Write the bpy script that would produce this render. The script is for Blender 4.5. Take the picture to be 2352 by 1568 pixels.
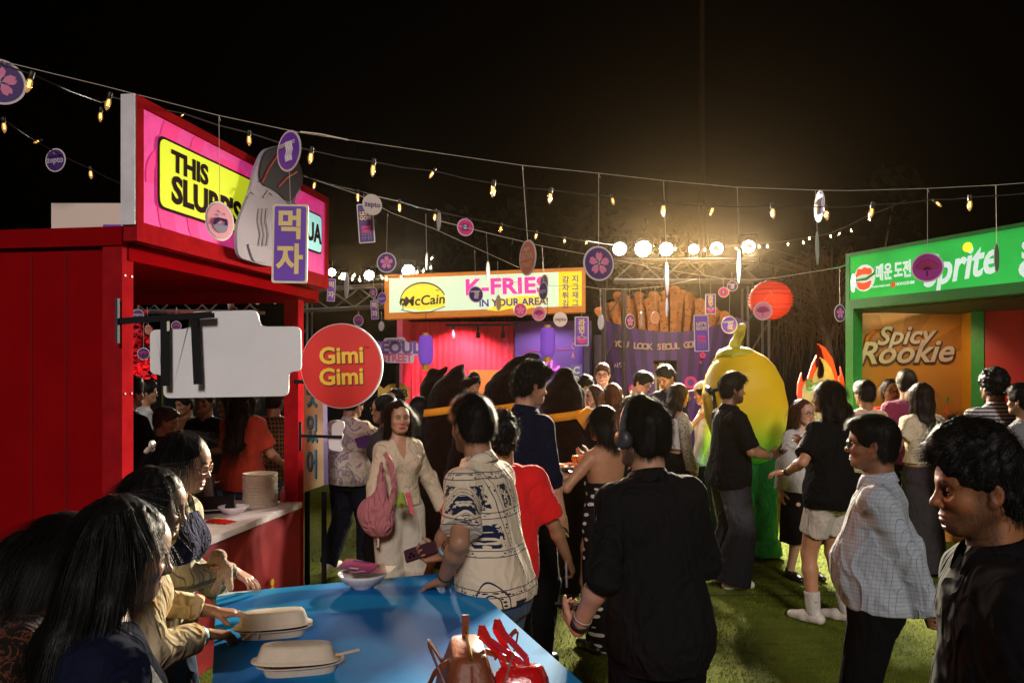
import bpy, bmesh, math, random
import numpy as np
from mathutils import Vector, Matrix, Euler

random.seed(7); rng = np.random.default_rng(7)
for _o in list(bpy.data.objects): bpy.data.objects.remove(_o)
SC = bpy.context.scene
COL = SC.collection
R = math.radians

# ---------------------------------------------------------------- camera
CAM_H = 1.83
FPX, U0, V0 = 1829.0, 1176.0, 845.0        # focal length, principal column, horizon row of the 2352 px wide photo
cam = bpy.data.cameras.new('camera'); camo = bpy.data.objects.new('camera', cam); COL.objects.link(camo)
camo.location = (0, 0, CAM_H); camo.rotation_euler = (R(90), 0, 0)
cam.sensor_width = 36; cam.lens = 28; cam.shift_y = 0.026; cam.clip_start = 0.05; cam.clip_end = 500
SC.camera = camo
def P(u, v, d):
    """where the thing seen at column u, row v stands when it is d metres away"""
    return Vector(((u - U0) / FPX * d, d, CAM_H - (v - V0) / FPX * d))

# ---------------------------------------------------------------- light and exposure
W = bpy.data.worlds.new('World'); SC.world = W; W.use_nodes = True
_bg = W.node_tree.nodes['Background']
_bg.inputs[0].default_value = (0.35, 0.22, 0.16, 1); _bg.inputs[1].default_value = 0.001
SC.view_settings.view_transform = 'Standard'; SC.view_settings.look = 'None'
SC.view_settings.exposure = 0.35; SC.view_settings.gamma = 1.0; SC.view_settings.use_curve_mapping = False
SC.cycles.use_denoising = True
SC.cycles.max_bounces = 6; SC.cycles.diffuse_bounces = 3; SC.cycles.glossy_bounces = 3
SC.cycles.transmission_bounces = 4; SC.cycles.volume_bounces = 0; SC.cycles.transparent_max_bounces = 8
SC.cycles.sample_clamp_indirect = 4.0; SC.cycles.caustics_reflective = False; SC.cycles.caustics_refractive = False
def lamp(name, kind, loc, energy, col, target=None, size=0.2, spot=60, blend=0.5, label=None, cat='lamp', parent=None):
    l = bpy.data.lights.new(name, kind); l.energy = energy; l.color = col
    if kind == 'SPOT': l.spot_size = R(spot); l.spot_blend = blend; l.shadow_soft_size = size
    elif kind == 'AREA': l.size = size
    elif kind == 'SUN': l.angle = R(size)
    else: l.shadow_soft_size = size
    o = bpy.data.objects.new(name, l); COL.objects.link(o); o.location = loc
    if target is not None:
        o.rotation_euler = (Vector(target) - Vector(loc)).to_track_quat('-Z', 'Y').to_euler()
    return o
_front_key = lamp('sun_lamp', 'SUN', (.6, -6, 5.3), 1.5, (1, .88, .80), (0.0, 3.5, .5), 10)  # key light standing in for unseen venue floodlights behind the lens


# ---------------------------------------------------------------- materials
_M = {}
def mat(name, col=(.5, .5, .5), rough=.6, metal=0, spec=.5, emit=0, ecol=None, bump=None, var=0, vscale=20, trans=0, alpha=1, sheen=0, attr=None, coat=0):
    """plain procedural material: colour with an optional noise variation and noise bump"""
    key = name
    if key in _M: return _M[key]
    m = bpy.data.materials.new(name); m.use_nodes = True; nt = m.node_tree; N = nt.nodes; L = nt.links
    b = N['Principled BSDF']
    b.inputs['Base Color'].default_value = (*col, 1); b.inputs['Roughness'].default_value = rough
    b.inputs['Metallic'].default_value = metal; b.inputs['Specular IOR Level'].default_value = spec
    if coat: b.inputs['Coat Weight'].default_value = coat; b.inputs['Coat Roughness'].default_value = .15
    if sheen: b.inputs['Sheen Weight'].default_value = sheen
    if trans: b.inputs['Transmission Weight'].default_value = trans
    if alpha < 1: b.inputs['Alpha'].default_value = alpha
    if emit:
        b.inputs['Emission Color'].default_value = (*(ecol or col), 1); b.inputs['Emission Strength'].default_value = emit
    tc = N.new('ShaderNodeTexCoord')
    src = None
    if attr:
        a = N.new('ShaderNodeAttribute'); a.attribute_name = attr; src = a.outputs['Color']
        L.new(src, b.inputs['Base Color'])
    if var:
        n = N.new('ShaderNodeTexNoise'); n.inputs['Scale'].default_value = vscale; n.inputs['Detail'].default_value = 6
        L.new(tc.outputs['Object'], n.inputs['Vector'])
        mp = N.new('ShaderNodeMapRange'); mp.inputs[1].default_value = .3; mp.inputs[2].default_value = .7
        mp.inputs[3].default_value = 1 - var; mp.inputs[4].default_value = 1 + var
        L.new(n.outputs['Fac'], mp.inputs[0])
        mx = N.new('ShaderNodeVectorMath'); mx.operation = 'SCALE'
        if src is None: mx.inputs[0].default_value = col
        else: L.new(src, mx.inputs[0])
        L.new(mp.outputs[0], mx.inputs['Scale']); L.new(mx.outputs[0], b.inputs['Base Color'])
        if emit: L.new(mx.outputs[0], b.inputs['Emission Color'])
    if bump:
        sc, st = bump
        n = N.new('ShaderNodeTexNoise'); n.inputs['Scale'].default_value = sc; n.inputs['Detail'].default_value = 5
        L.new(tc.outputs['Object'], n.inputs['Vector'])
        bp = N.new('ShaderNodeBump'); bp.inputs['Strength'].default_value = st; bp.inputs['Distance'].default_value = .01
        L.new(n.outputs['Fac'], bp.inputs['Height']); L.new(bp.outputs[0], b.inputs['Normal'])
    _M[key] = m
    return m

def cloth_mat(name, col, wr=.5, sc=9, rough=.9, pat=None, fine=.15):
    """fabric: wrinkles and weave as bump; pat(nt, coordinates) -> colour socket"""
    if name in _M: return _M[name]
    m = mat(name, col, rough, spec=.12, sheen=0 if max(col) < .06 else .08); nt = m.node_tree; N = nt.nodes; L = nt.links; b = N['Principled BSDF']
    tc = next(n for n in N if n.type == 'TEX_COORD')
    mp = N.new('ShaderNodeMapping'); mp.inputs['Scale'].default_value = (1, 1, .55); L.new(tc.outputs['Object'], mp.inputs[0])
    n1 = N.new('ShaderNodeTexNoise'); n1.inputs['Scale'].default_value = sc; n1.inputs['Detail'].default_value = 2; n1.inputs['Distortion'].default_value = .9
    L.new(mp.outputs[0], n1.inputs['Vector'])
    rd = N.new('ShaderNodeMath'); rd.operation = 'PINGPONG'; rd.inputs[1].default_value = .5; L.new(n1.outputs['Fac'], rd.inputs[0])
    b1 = N.new('ShaderNodeBump'); b1.inputs['Strength'].default_value = wr; b1.inputs['Distance'].default_value = .10; L.new(rd.outputs[0], b1.inputs['Height'])
    n2 = N.new('ShaderNodeTexNoise'); n2.inputs['Scale'].default_value = 420; n2.inputs['Detail'].default_value = 1; L.new(tc.outputs['Object'], n2.inputs['Vector'])
    b2 = N.new('ShaderNodeBump'); b2.inputs['Strength'].default_value = fine; b2.inputs['Distance'].default_value = .003
    L.new(n2.outputs['Fac'], b2.inputs['Height']); L.new(b1.outputs[0], b2.inputs['Normal']); L.new(b2.outputs[0], b.inputs['Normal'])
    if pat: L.new(pat(nt, tc.outputs['Object']), b.inputs['Base Color'])
    return m

# ---------------------------------------------------------------- objects
def tag(o, label=None, cat=None, group=None, kind=None):
    if label: o['label'] = label
    if cat: o['category'] = cat
    if group: o['group'] = group
    if kind: o['kind'] = kind
    return o
def thing(name, loc, label, cat, group=None, rz=0):
    o = bpy.data.objects.new(name, None); COL.objects.link(o); o.location = loc; o.rotation_euler = (0, 0, rz)
    o.empty_display_size = .1
    return tag(o, label, cat, group)
def mesh_obj(name, V, F, mats, parent=None, smooth=False, loc=None, mi=None, attrs=None):
    me = bpy.data.meshes.new(name)
    V = np.asarray(V, dtype=np.float32)
    if isinstance(F, np.ndarray):
        n = len(F); k = F.shape[1]
        me.vertices.add(len(V)); me.vertices.foreach_set('co', V.ravel())
        me.loops.add(n * k); me.loops.foreach_set('vertex_index', F.astype(np.int32).ravel())
        me.polygons.add(n); me.polygons.foreach_set('loop_start', np.arange(0, n * k, k, dtype=np.int32))
        me.update(calc_edges=True)
    else:
        me.from_pydata([tuple(map(float, v)) for v in V], [], F); me.update()
    if not isinstance(mats, (list, tuple)): mats = [mats]
    for m in mats: me.materials.append(m)
    if mi is not None: me.polygons.foreach_set('material_index', np.asarray(mi, dtype=np.int32))
    if smooth: me.polygons.foreach_set('use_smooth', np.ones(len(me.polygons), dtype=bool))
    if attrs:
        for k, c in attrs.items():
            a = me.color_attributes.new(k, 'FLOAT_COLOR', 'POINT')
            a.data.foreach_set('color', np.concatenate([c, np.ones((len(c), 1))], 1).astype(np.float32).ravel())
    o = bpy.data.objects.new(name, me); COL.objects.link(o)
    if parent is not None: o.parent = parent
    if loc is not None: o.location = loc
    return o
def inst(o, parent=None, loc=None, rot=None, name=None):
    c = o.copy(); COL.objects.link(c)
    if parent is not None: c.parent = parent
    if loc is not None: c.location = loc
    if rot is not None: c.rotation_euler = rot
    return c
class MB:
    """collects plain shapes into one mesh"""
    def __init__(s): s.v = []; s.f = []; s.m = []
    def add(s, V, F, m=0):
        n = len(s.v); s.v += [tuple(v) for v in V]; s.f += [tuple(i + n for i in f) for f in F]; s.m += [m] * len(F); return s
    def box(s, lo, hi, m=0, M=None):
        x0, y0, z0 = lo; x1, y1, z1 = hi
        V = [(x0,y0,z0),(x1,y0,z0),(x1,y1,z0),(x0,y1,z0),(x0,y0,z1),(x1,y0,z1),(x1,y1,z1),(x0,y1,z1)]
        if M is not None: V = [M @ Vector(v) for v in V]
        return s.add(V, [(0,3,2,1),(4,5,6,7),(0,1,5,4),(1,2,6,5),(2,3,7,6),(3,0,4,7)], m)
    def bar(s, a, b, w, h=None, m=0, up=(0,0,1)):
        a = Vector(a); b = Vector(b); h = h or w
        d = (b - a).normalized(); up = Vector(up)
        if abs(d.dot(up)) > .98: up = Vector((1,0,0))
        x = d.cross(up).normalized(); z = x.cross(d)
        V = []
        for p in (a, b):
            for sx, sz in ((-1,-1),(1,-1),(1,1),(-1,1)): V.append(p + x*sx*w/2 + z*sz*h/2)
        return s.add(V, [(0,1,2,3),(7,6,5,4),(0,4,5,1),(1,5,6,2),(2,6,7,3),(3,7,4,0)], m)
    def tube(s, pts, r, n=8, m=0, caps=True):
        pts = [Vector(p) for p in pts]; rs = r if isinstance(r, (list, tuple)) else [r] * len(pts)
        base = len(s.v); px = None
        for i, p in enumerate(pts):
            d = (pts[min(i+1, len(pts)-1)] - pts[max(i-1, 0)]).normalized()
            if px is None:
                u = Vector((0,0,1)) if abs(d.z) < .9 else Vector((1,0,0)); px = d.cross(u).normalized()
            else:
                px = (px - d * px.dot(d)).normalized()
            py = d.cross(px)
            for k in range(n):
                a = 2*math.pi*k/n; s.v.append(tuple(p + px*math.cos(a)*rs[i] + py*math.sin(a)*rs[i]))
        for i in range(len(pts)-1):
            for k in range(n):
                k2 = (k+1) % n
                s.f.append((base+i*n+k, base+i*n+k2, base+(i+1)*n+k2, base+(i+1)*n+k)); s.m.append(m)
        if caps:
            s.f.append(tuple(base+k for k in reversed(range(n)))); s.m.append(m)
            s.f.append(tuple(base+(len(pts)-1)*n+k for k in range(n))); s.m.append(m)
        return s
    def lathe(s, prof, n=24, c=(0,0,0), m=0, M=None, sx=1, sy=1):
        base = len(s.v); c = Vector(c)
        for (r, z) in prof:
            for k in range(n):
                a = 2*math.pi*k/n; v = Vector((math.cos(a)*r*sx, math.sin(a)*r*sy, z))
                if M is not None: v = M @ v
                s.v.append(tuple(v + c))
        for i in range(len(prof)-1):
            for k in range(n):
                k2 = (k+1) % n
                s.f.append((base+i*n+k, base+i*n+k2, base+(i+1)*n+k2, base+(i+1)*n+k)); s.m.append(m)
        return s
    def poly(s, pts, t, m=0, M=None, m_side=None):
        """pts in the x-z plane (front faces -y), thickness t along +y"""
        n = len(pts); m_side = m if m_side is None else m_side
        f = [Vector((p[0], 0, p[1])) for p in pts]; b = [Vector((p[0], t, p[1])) for p in pts]
        # triangulate front with bmesh for concave shapes
        bm = bmesh.new(); vs = [bm.verts.new(v) for v in f]; fc = bm.faces.new(vs)
        r = bmesh.ops.triangulate(bm, faces=[fc]); bm.verts.index_update(); bm.normal_update()
        tris = [tuple(v.index for v in q.verts) for q in bm.faces]; ny = sum(q.normal.y * q.calc_area() for q in bm.faces); bm.free()
        if ny > 0: tris = [tuple(reversed(q)) for q in tris]
        V = f + b
        if M is not None: V = [M @ v for v in V]
        base = len(s.v); s.v += [tuple(v) for v in V]
        for q in tris: s.f.append(tuple(base+i for i in q)); s.m.append(m)
        if t:
            for q in tris: s.f.append(tuple(base+n+i for i in reversed(q))); s.m.append(m_side)
            for i in range(n):
                j = (i+1) % n
                q = (base+i, base+n+i, base+n+j, base+j)
                s.f.append(q if ny <= 0 else tuple(reversed(q))); s.m.append(m_side)
        return s
    def obj(s, name, mats, parent=None, smooth=False, loc=None):
        o = mesh_obj(name, s.v, s.f, mats, parent, smooth, loc, mi=s.m)
        return o
def tri_fan_circle(cx, cz, rx, rz, n=40, a0=0, a1=2*math.pi):
    return [(cx + rx*math.cos(a0+(a1-a0)*i/n), cz + rz*math.sin(a0+(a1-a0)*i/n)) for i in range(n if abs(a1-a0-2*math.pi) < 1e-6 else n+1)]
def rrect(x0, z0, x1, z1, r, k=5):
    out = []
    for cx, cz, a in ((x1-r,z1-r,0),(x0+r,z1-r,90),(x0+r,z0+r,180),(x1-r,z0+r,270)):
        for i in range(k+1):
            t = R(a + 90*i/k); out.append((cx+r*math.cos(t), cz+r*math.sin(t)))
    return out
def round_poly(pts, r, k=4):
    """rounds the corners of a polygon"""
    out = []; n = len(pts)
    for i in range(n):
        p0 = Vector(pts[i-1]); p = Vector(pts[i]); p1 = Vector(pts[(i+1) % n])
        a = (p0-p); b = (p1-p); rr = min(r, a.length*.45, b.length*.45)
        A = p + a.normalized()*rr; B = p + b.normalized()*rr
        for j in range(k+1):
            t = j/k; q = A*(1-t)**2 + p*2*t*(1-t) + B*t*t; out.append((q.x, q.y))
    return out

_TXT = {}
def text_mesh(s, size=1, bold=0.0, ext=0.0, align='CENTER', sx=1, shear=0, space=1.0):
    key = (s, size, bold, ext, align, sx, shear, space)
    if key in _TXT: return _TXT[key]
    c = bpy.data.curves.new('t', 'FONT'); c.body = s; c.size = size; c.align_x = align; c.align_y = 'CENTER'
    c.offset = bold * size; c.extrude = ext; c.shear = shear; c.space_character = space; c.resolution_u = 3
    o = bpy.data.objects.new('t', c); COL.objects.link(o)
    dg = bpy.context.evaluated_depsgraph_get(); me = bpy.data.meshes.new_from_object(o.evaluated_get(dg))
    bpy.data.objects.remove(o); bpy.data.curves.remove(c)
    M = Matrix(((sx,0,0,0),(0,0,-1,0),(0,1,0,0),(0,0,0,1)))     # text lies in x-z, faces -y
    me.transform(M); _TXT[key] = me
    return me
def text(s, name, m, parent, loc, size=1, bold=.02, ext=0.0, align='CENTER', sx=1, shear=0, rot=(0,0,0), space=1.0):
    me = text_mesh(s, size, bold, ext, align, sx, shear, space).copy(); me.materials.clear(); me.materials.append(m)
    o = bpy.data.objects.new(name, me); COL.objects.link(o); o.parent = parent; o.location = loc; o.rotation_euler = rot
    return o
# ---------------------------------------------------------------- implicit bodies: smooth unions of round cones and lofts, meshed by surface nets
class SDF:
    def __init__(s, lo, hi, h):
        s.h = h; s.lo = np.array(lo, float); n = np.ceil((np.array(hi) - s.lo) / h).astype(int) + 1
        s.n = n; s.D = np.full(n, .12, np.float32)
        s.ax = [s.lo[i] + h * np.arange(n[i]) for i in range(3)]
    def _reg(s, lo, hi):
        a = np.maximum(np.floor((np.array(lo) - s.lo) / s.h).astype(int), 0)
        b = np.minimum(np.ceil((np.array(hi) - s.lo) / s.h).astype(int) + 1, s.n)
        if np.any(b <= a): return None
        sl = tuple(slice(a[i], b[i]) for i in range(3))
        X = s.ax[0][sl[0]][:, None, None]; Y = s.ax[1][sl[1]][None, :, None]; Z = s.ax[2][sl[2]][None, None, :]
        return sl, X, Y, Z
    def _mix(s, sl, d, k, sub=False):
        A = s.D[sl]
        if sub:
            d = -d
            if k > 0:
                hh = np.maximum(k - np.abs(A - d), 0) / k; s.D[sl] = np.maximum(A, d) + hh * hh * k * .25
            else: s.D[sl] = np.maximum(A, d)
        elif k > 0:
            hh = np.maximum(k - np.abs(A - d), 0) / k; s.D[sl] = np.minimum(A, d) - hh * hh * k * .25
        else: s.D[sl] = np.minimum(A, d)
    def cone(s, a, b, ra, rb, k=.02, sub=False):
        a = np.array(a, float); b = np.array(b, float); m = max(ra, rb) + k + 2 * s.h
        q = s._reg(np.minimum(a, b) - m, np.maximum(a, b) + m)
        if q is None: return s
        sl, X, Y, Z = q; ba = b - a; L2 = max(ba @ ba, 1e-9)
        t = np.clip(((X - a[0]) * ba[0] + (Y - a[1]) * ba[1] + (Z - a[2]) * ba[2]) / L2, 0, 1)
        d = np.sqrt((X - a[0] - t * ba[0])**2 + (Y - a[1] - t * ba[1])**2 + (Z - a[2] - t * ba[2])**2) - (ra + (rb - ra) * t)
        s._mix(sl, d.astype(np.float32), k, sub); return s
    def chain(s, pts, rs, k=.02):
        for i in range(len(pts) - 1): s.cone(pts[i], pts[i+1], rs[i], rs[i+1], k)
        return s
    def ell(s, c, r, M=None, k=.02, sub=False):
        c = np.array(c, float); r = np.array(r, float); m = r.max() + k + 2 * s.h
        q = s._reg(c - m, c + m)
        if q is None: return s
        sl, X, Y, Z = q; X = X - c[0]; Y = Y - c[1]; Z = Z - c[2]
        if M is not None:                       # columns of M are the ellipsoid's axes
            M = np.array(M); x = X*M[0,0]+Y*M[1,0]+Z*M[2,0]; y = X*M[0,1]+Y*M[1,1]+Z*M[2,1]; z = X*M[0,2]+Y*M[1,2]+Z*M[2,2]
        else: x, y, z = X, Y, Z
        k0 = np.sqrt((x/r[0])**2 + (y/r[1])**2 + (z/r[2])**2); k1 = np.sqrt((x/r[0]**2)**2 + (y/r[1]**2)**2 + (z/r[2]**2)**2)
        d = k0 * (k0 - 1) / np.maximum(k1, 1e-6)
        s._mix(sl, d.astype(np.float32), k, sub); return s
    def loft(s, p0, p1, Rt, Fw, tab, k=.03, cut=None, sub=False):
        """tab rows: t, half width, half depth front, half depth back; ends cut flat (cut = True) or rounded"""
        p0 = np.array(p0, float); p1 = np.array(p1, float); A = p1 - p0; L = np.linalg.norm(A); A = A / L
        Rt = np.array(Rt, float); Rt = Rt - A * (Rt @ A); Rt /= np.linalg.norm(Rt); Fw = np.cross(A, Rt)
        tab = np.array(tab, float); m = tab[:, 1:].max() + k + 2 * s.h
        q0 = p0 + A * L * tab[0, 0]; q1 = p0 + A * L * tab[-1, 0]
        q = s._reg(np.minimum(q0, q1) - m, np.maximum(q0, q1) + m)
        if q is None: return s
        sl, X, Y, Z = q; X = X - p0[0]; Y = Y - p0[1]; Z = Z - p0[2]
        t = (X*A[0] + Y*A[1] + Z*A[2]) / L; x = X*Rt[0] + Y*Rt[1] + Z*Rt[2]; y = X*Fw[0] + Y*Fw[1] + Z*Fw[2]
        w = np.interp(t, tab[:, 0], tab[:, 1]); f = np.interp(t, tab[:, 0], tab[:, 2]); b = np.interp(t, tab[:, 0], tab[:, 3])
        dp = np.where(y > 0, f, b)
        rr = np.power(np.abs(x / w)**2.3 + np.abs(y / dp)**2.3, 1/2.3)
        d = (rr - 1) * np.minimum(w, dp)
        e = np.maximum((tab[0, 0] - t) * L, (t - tab[-1, 0]) * L)
        if cut: d = np.maximum(d, e)
        else: d = np.where(e > 0, np.sqrt(np.maximum(d, 0)**2 + e**2), d) + np.where((e > 0) & (d < 0), 0, 0)
        s._mix(sl, d.astype(np.float32), k, sub); return s
    def plane(s, p, n, soft=0):
        """keeps the side the normal points away from"""
        p = np.array(p, float); n = np.array(n, float); n = n / np.linalg.norm(n)
        X = s.ax[0][:, None, None]; Y = s.ax[1][None, :, None]; Z = s.ax[2][None, None, :]
        s.D = np.maximum(s.D, ((X-p[0])*n[0] + (Y-p[1])*n[1] + (Z-p[2])*n[2]).astype(np.float32)); return s
    def disp(s, f):
        m = np.abs(s.D) < .05
        i = np.nonzero(m)
        s.D[m] += f(s.ax[0][i[0]], s.ax[1][i[1]], s.ax[2][i[2]]).astype(np.float32); return s
    def mesh(s):
        D = s.D; D[0] = D[-1] = .1; D[:, 0] = D[:, -1] = .1; D[:, :, 0] = D[:, :, -1] = .1
        S = D < 0
        C = S[:-1,:-1,:-1].astype(np.int8)
        for dx, dy, dz in ((0,0,1),(0,1,0),(0,1,1),(1,0,0),(1,0,1),(1,1,0),(1,1,1)):
            C = C + S[dx:dx+D.shape[0]-1, dy:dy+D.shape[1]-1, dz:dz+D.shape[2]-1]
        act = (C > 0) & (C < 8); ijk = np.array(np.nonzero(act)).T
        if len(ijk) == 0: return np.zeros((0,3)), np.zeros((0,4), int)
        idx = np.full(act.shape, -1, np.int64); idx[act] = np.arange(len(ijk))
        i, j, k = ijk.T; acc = np.zeros((len(ijk), 3)); cnt = np.zeros(len(ijk))
        co = [(0,0,0),(1,0,0),(0,1,0),(1,1,0),(0,0,1),(1,0,1),(0,1,1),(1,1,1)]
        val = [D[i+a, j+b, k+c] for a, b, c in co]
        for p, q in ((0,1),(2,3),(4,5),(6,7),(0,2),(1,3),(4,6),(5,7),(0,4),(1,5),(2,6),(3,7)):
            a, b = val[p], val[q]; cr = (a < 0) != (b < 0)
            t = np.where(cr, a / np.where(cr, a - b, 1), 0)[:, None]
            A = np.array(co[p], float); B = np.array(co[q], float)
            acc += np.where(cr[:, None], A + (B - A) * t, 0); cnt += cr
        V = s.lo + s.h * (ijk + acc / cnt[:, None])
        Q = []
        for ax in range(3):
            a0 = [slice(None)]*3; a1 = [slice(None)]*3; a0[ax] = slice(0, -1); a1[ax] = slice(1, None)
            E = S[tuple(a0)] != S[tuple(a1)]; e = np.array(np.nonzero(E)).T
            u, w = [(1,2),(2,0),(0,1)][ax]
            ok = (e[:, u] > 0) & (e[:, w] > 0) & (e[:, u] < act.shape[u]) & (e[:, w] < act.shape[w]); e = e[ok]
            def cell(du, dw):
                c = e.copy(); c[:, u] -= du; c[:, w] -= dw; return idx[c[:,0], c[:,1], c[:,2]]
            q = np.stack([cell(1,1), cell(0,1), cell(0,0), cell(1,0)], 1)
            inside = S[tuple(e.T)]
            q[~inside] = q[~inside][:, ::-1]; Q.append(q)
        F = np.concatenate(Q); F = F[(F >= 0).all(1)]
        return V, F
def wob(sc, amp, seed=0, stretch=(1,1,1)):
    r = np.random.default_rng(seed); K = r.normal(size=(7, 3)); K /= np.linalg.norm(K, axis=1)[:, None]
    K = K * sc * np.array(stretch) * r.uniform(.6, 1.7, (7, 1)); ph = r.uniform(0, 6.28, 7)
    def f(x, y, z):
        o = 0; wx = 0
        for (a, b, c), p in zip(K, ph):
            wx = np.sin(a*x + b*y + c*z + p + 1.3*wx); o = o + wx
        return o * amp / 3
    return f
def relax(V, F, n=2, lam=.5):
    """evens out the voxel steps"""
    if len(V) == 0: return V
    e = np.concatenate([F[:, [0,1]], F[:, [1,2]], F[:, [2,3]], F[:, [3,0]]]); e = np.concatenate([e, e[:, ::-1]])
    cnt = np.bincount(e[:,0], minlength=len(V))[:, None].clip(1)
    for it in range(n):
        for l in (lam, -lam*.98):
            A = np.stack([np.bincount(e[:,0], weights=V[e[:,1], c], minlength=len(V)) for c in range(3)], 1) / cnt
            V = V + (A - V) * l
    return V
# ---------------------------------------------------------------- people
def v3(*a): return np.array(a, float)
def nrm(v): v = np.array(v, float); return v / max(np.linalg.norm(v), 1e-9)
class WP:
    def __init__(s, u, v, d): s.p = P(u, v, d)
def ik(S, T, l1, l2, pole):
    d = T - S; L = np.linalg.norm(d); L2 = min(L, (l1 + l2) * .995); d = d / max(L, 1e-6)
    T = S + d * L2; a = (l1*l1 - l2*l2 + L2*L2) / (2*L2); h = math.sqrt(max(l1*l1 - a*a, 0))
    p = np.array(pole, float); p = p - d * (p @ d); p = nrm(p)
    return S + d*a + p*h, T
SKINS = {'fair': (.52,.30,.21), 'light': (.40,.22,.14), 'tan': (.30,.155,.09), 'brown': (.20,.095,.052), 'deep': (.13,.06,.034)}
def skin_mat():
    if 'skin' in _M: return _M['skin']
    m = mat('skin', rough=.48, spec=.4, attr='tint', var=.07, vscale=45, bump=(140, .12))
    b = m.node_tree.nodes['Principled BSDF']
    b.inputs['Subsurface Weight'].default_value = .08; b.inputs['Subsurface Radius'].default_value = (.012, .005, .003); b.inputs['Subsurface Scale'].default_value = .6
    return m
def hair_mat(kind='black'):
    c = {'black': (.0045,.004,.004), 'brown': (.040,.019,.010), 'auburn': (.070,.024,.012), 'grey': (.055,.048,.045), 'darkbrown': (.013,.007,.005)}[kind]
    m = mat('hair_' + kind, c, rough=.50, spec=.14, var=.5, vscale=60)
    if m.get('k'): return m
    m['k'] = 1; nt = m.node_tree; tc = next(n for n in nt.nodes if n.type == 'TEX_COORD'); mp = nt.nodes.new('ShaderNodeMapping'); mp.inputs['Scale'].default_value = (1,1,.10); nt.links.new(tc.outputs['Object'], mp.inputs[0])
    nz = nt.nodes.new('ShaderNodeTexNoise'); nz.inputs['Scale'].default_value = 330; nz.inputs['Detail'].default_value = 2; nt.links.new(mp.outputs[0], nz.inputs['Vector'])
    bp = nt.nodes.new('ShaderNodeBump'); bp.inputs['Strength'].default_value = .35; bp.inputs['Distance'].default_value = .003; nt.links.new(nz.outputs['Fac'], bp.inputs['Height']); nt.links.new(bp.outputs[0], nt.nodes['Principled BSDF'].inputs['Normal'])
    m.node_tree.nodes['Principled BSDF'].inputs['Anisotropic'].default_value = .4
    return m

def head_sdf(h, sex, jaw=1.0, nose=1.0, lo=(-.115, -.135, -.17), hi=(.115, .150, .14)):
    g = SDF(lo, hi, h); f = sex == 'f'
    g.ell((0, -.012, .034), (.0765, .097, .084), k=0)
    g.ell((0, .022, .020), (.066, .072, .070), k=.03)               # forehead
    g.ell((0, .030, -.035), (.060, .058, .060), k=.03)              # mid face
    g.ell((0, .052, -.088), ((.030 if f else .036)*jaw, .034, .027), k=.035)   # chin
    for sx in (-1, 1):
        g.cone((sx*.056*jaw, -.005, -.045), (sx*.030*jaw, .058, -.090), .019, .014, k=.03)   # jaw line
        g.ell((sx*.040, .055, -.028), (.022, .022, .018), k=.025)   # cheek
        g.cone((sx*.012, .083, .020), (sx*.046, .066, .022), .008 if f else .011, .009, k=.014)  # brow
    g.ell((0, .067, -.072), (.027, .019, .026), k=.022)             # muzzle
    for sx in (-1, 1): g.ell((sx*.031, .088, -.001), (.019, .017, .013), k=.014, sub=True)   # eye sockets
    if h < .0052:
        for sx in (-1, 1):
            g.ell((sx*.031, .070, -.001), (.0150, .0150, .0130), k=.005)
            g.ell((sx*.031, .0865, -.003), (.0125, .0105, .0028), k=.002, sub=True)
    # nose
    g.cone((0, .081, .014), (0, .101, -.027), .0075, .0090*nose, k=.013)
    g.ell((0, .103, -.033), (.0110*nose, .0115, .0095), k=.010)
    for sx in (-1, 1):
        g.ell((sx*.0122*nose, .093, -.037), (.0080, .0095, .0072), k=.006)
        if h < .0052: g.ell((sx*.0072, .099, -.0455), (.0032, .0050, .0036), k=.003, sub=True)
    # lips
    g.ell((0, .0865, -.0625), (.0225, .0085, .0046), k=.006); g.ell((0, .0855, -.0730), (.0190, .0090, .0058), k=.006)
    if h < .0052: g.ell((0, .0960, -.0678), (.0240, .0075, .0014), k=.003, sub=True)
    g.ell((0, .0855, -.084), (.016, .006, .005), k=.008, sub=True)
    for sx in (-1, 1):                                              # ears
        a = R(20) * sx; M = np.array([[math.cos(a), -math.sin(a), 0], [math.sin(a), math.cos(a), 0], [0, 0, 1]])
        g.ell((sx*.080, -.010, -.006), (.0085, .0165, .0265), M, k=.007); g.ell((sx*.077, -.002, -.028), (.0075, .010, .012), M, k=.007)
        if h < .0062:
            g.ell((sx*.0885, -.007, -.004), (.0055, .0105, .0180), M, k=.004, sub=True)
            g.ell((sx*.0835, -.013, .001), (.0032, .0040, .0135), M, k=.003)
    return g
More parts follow.
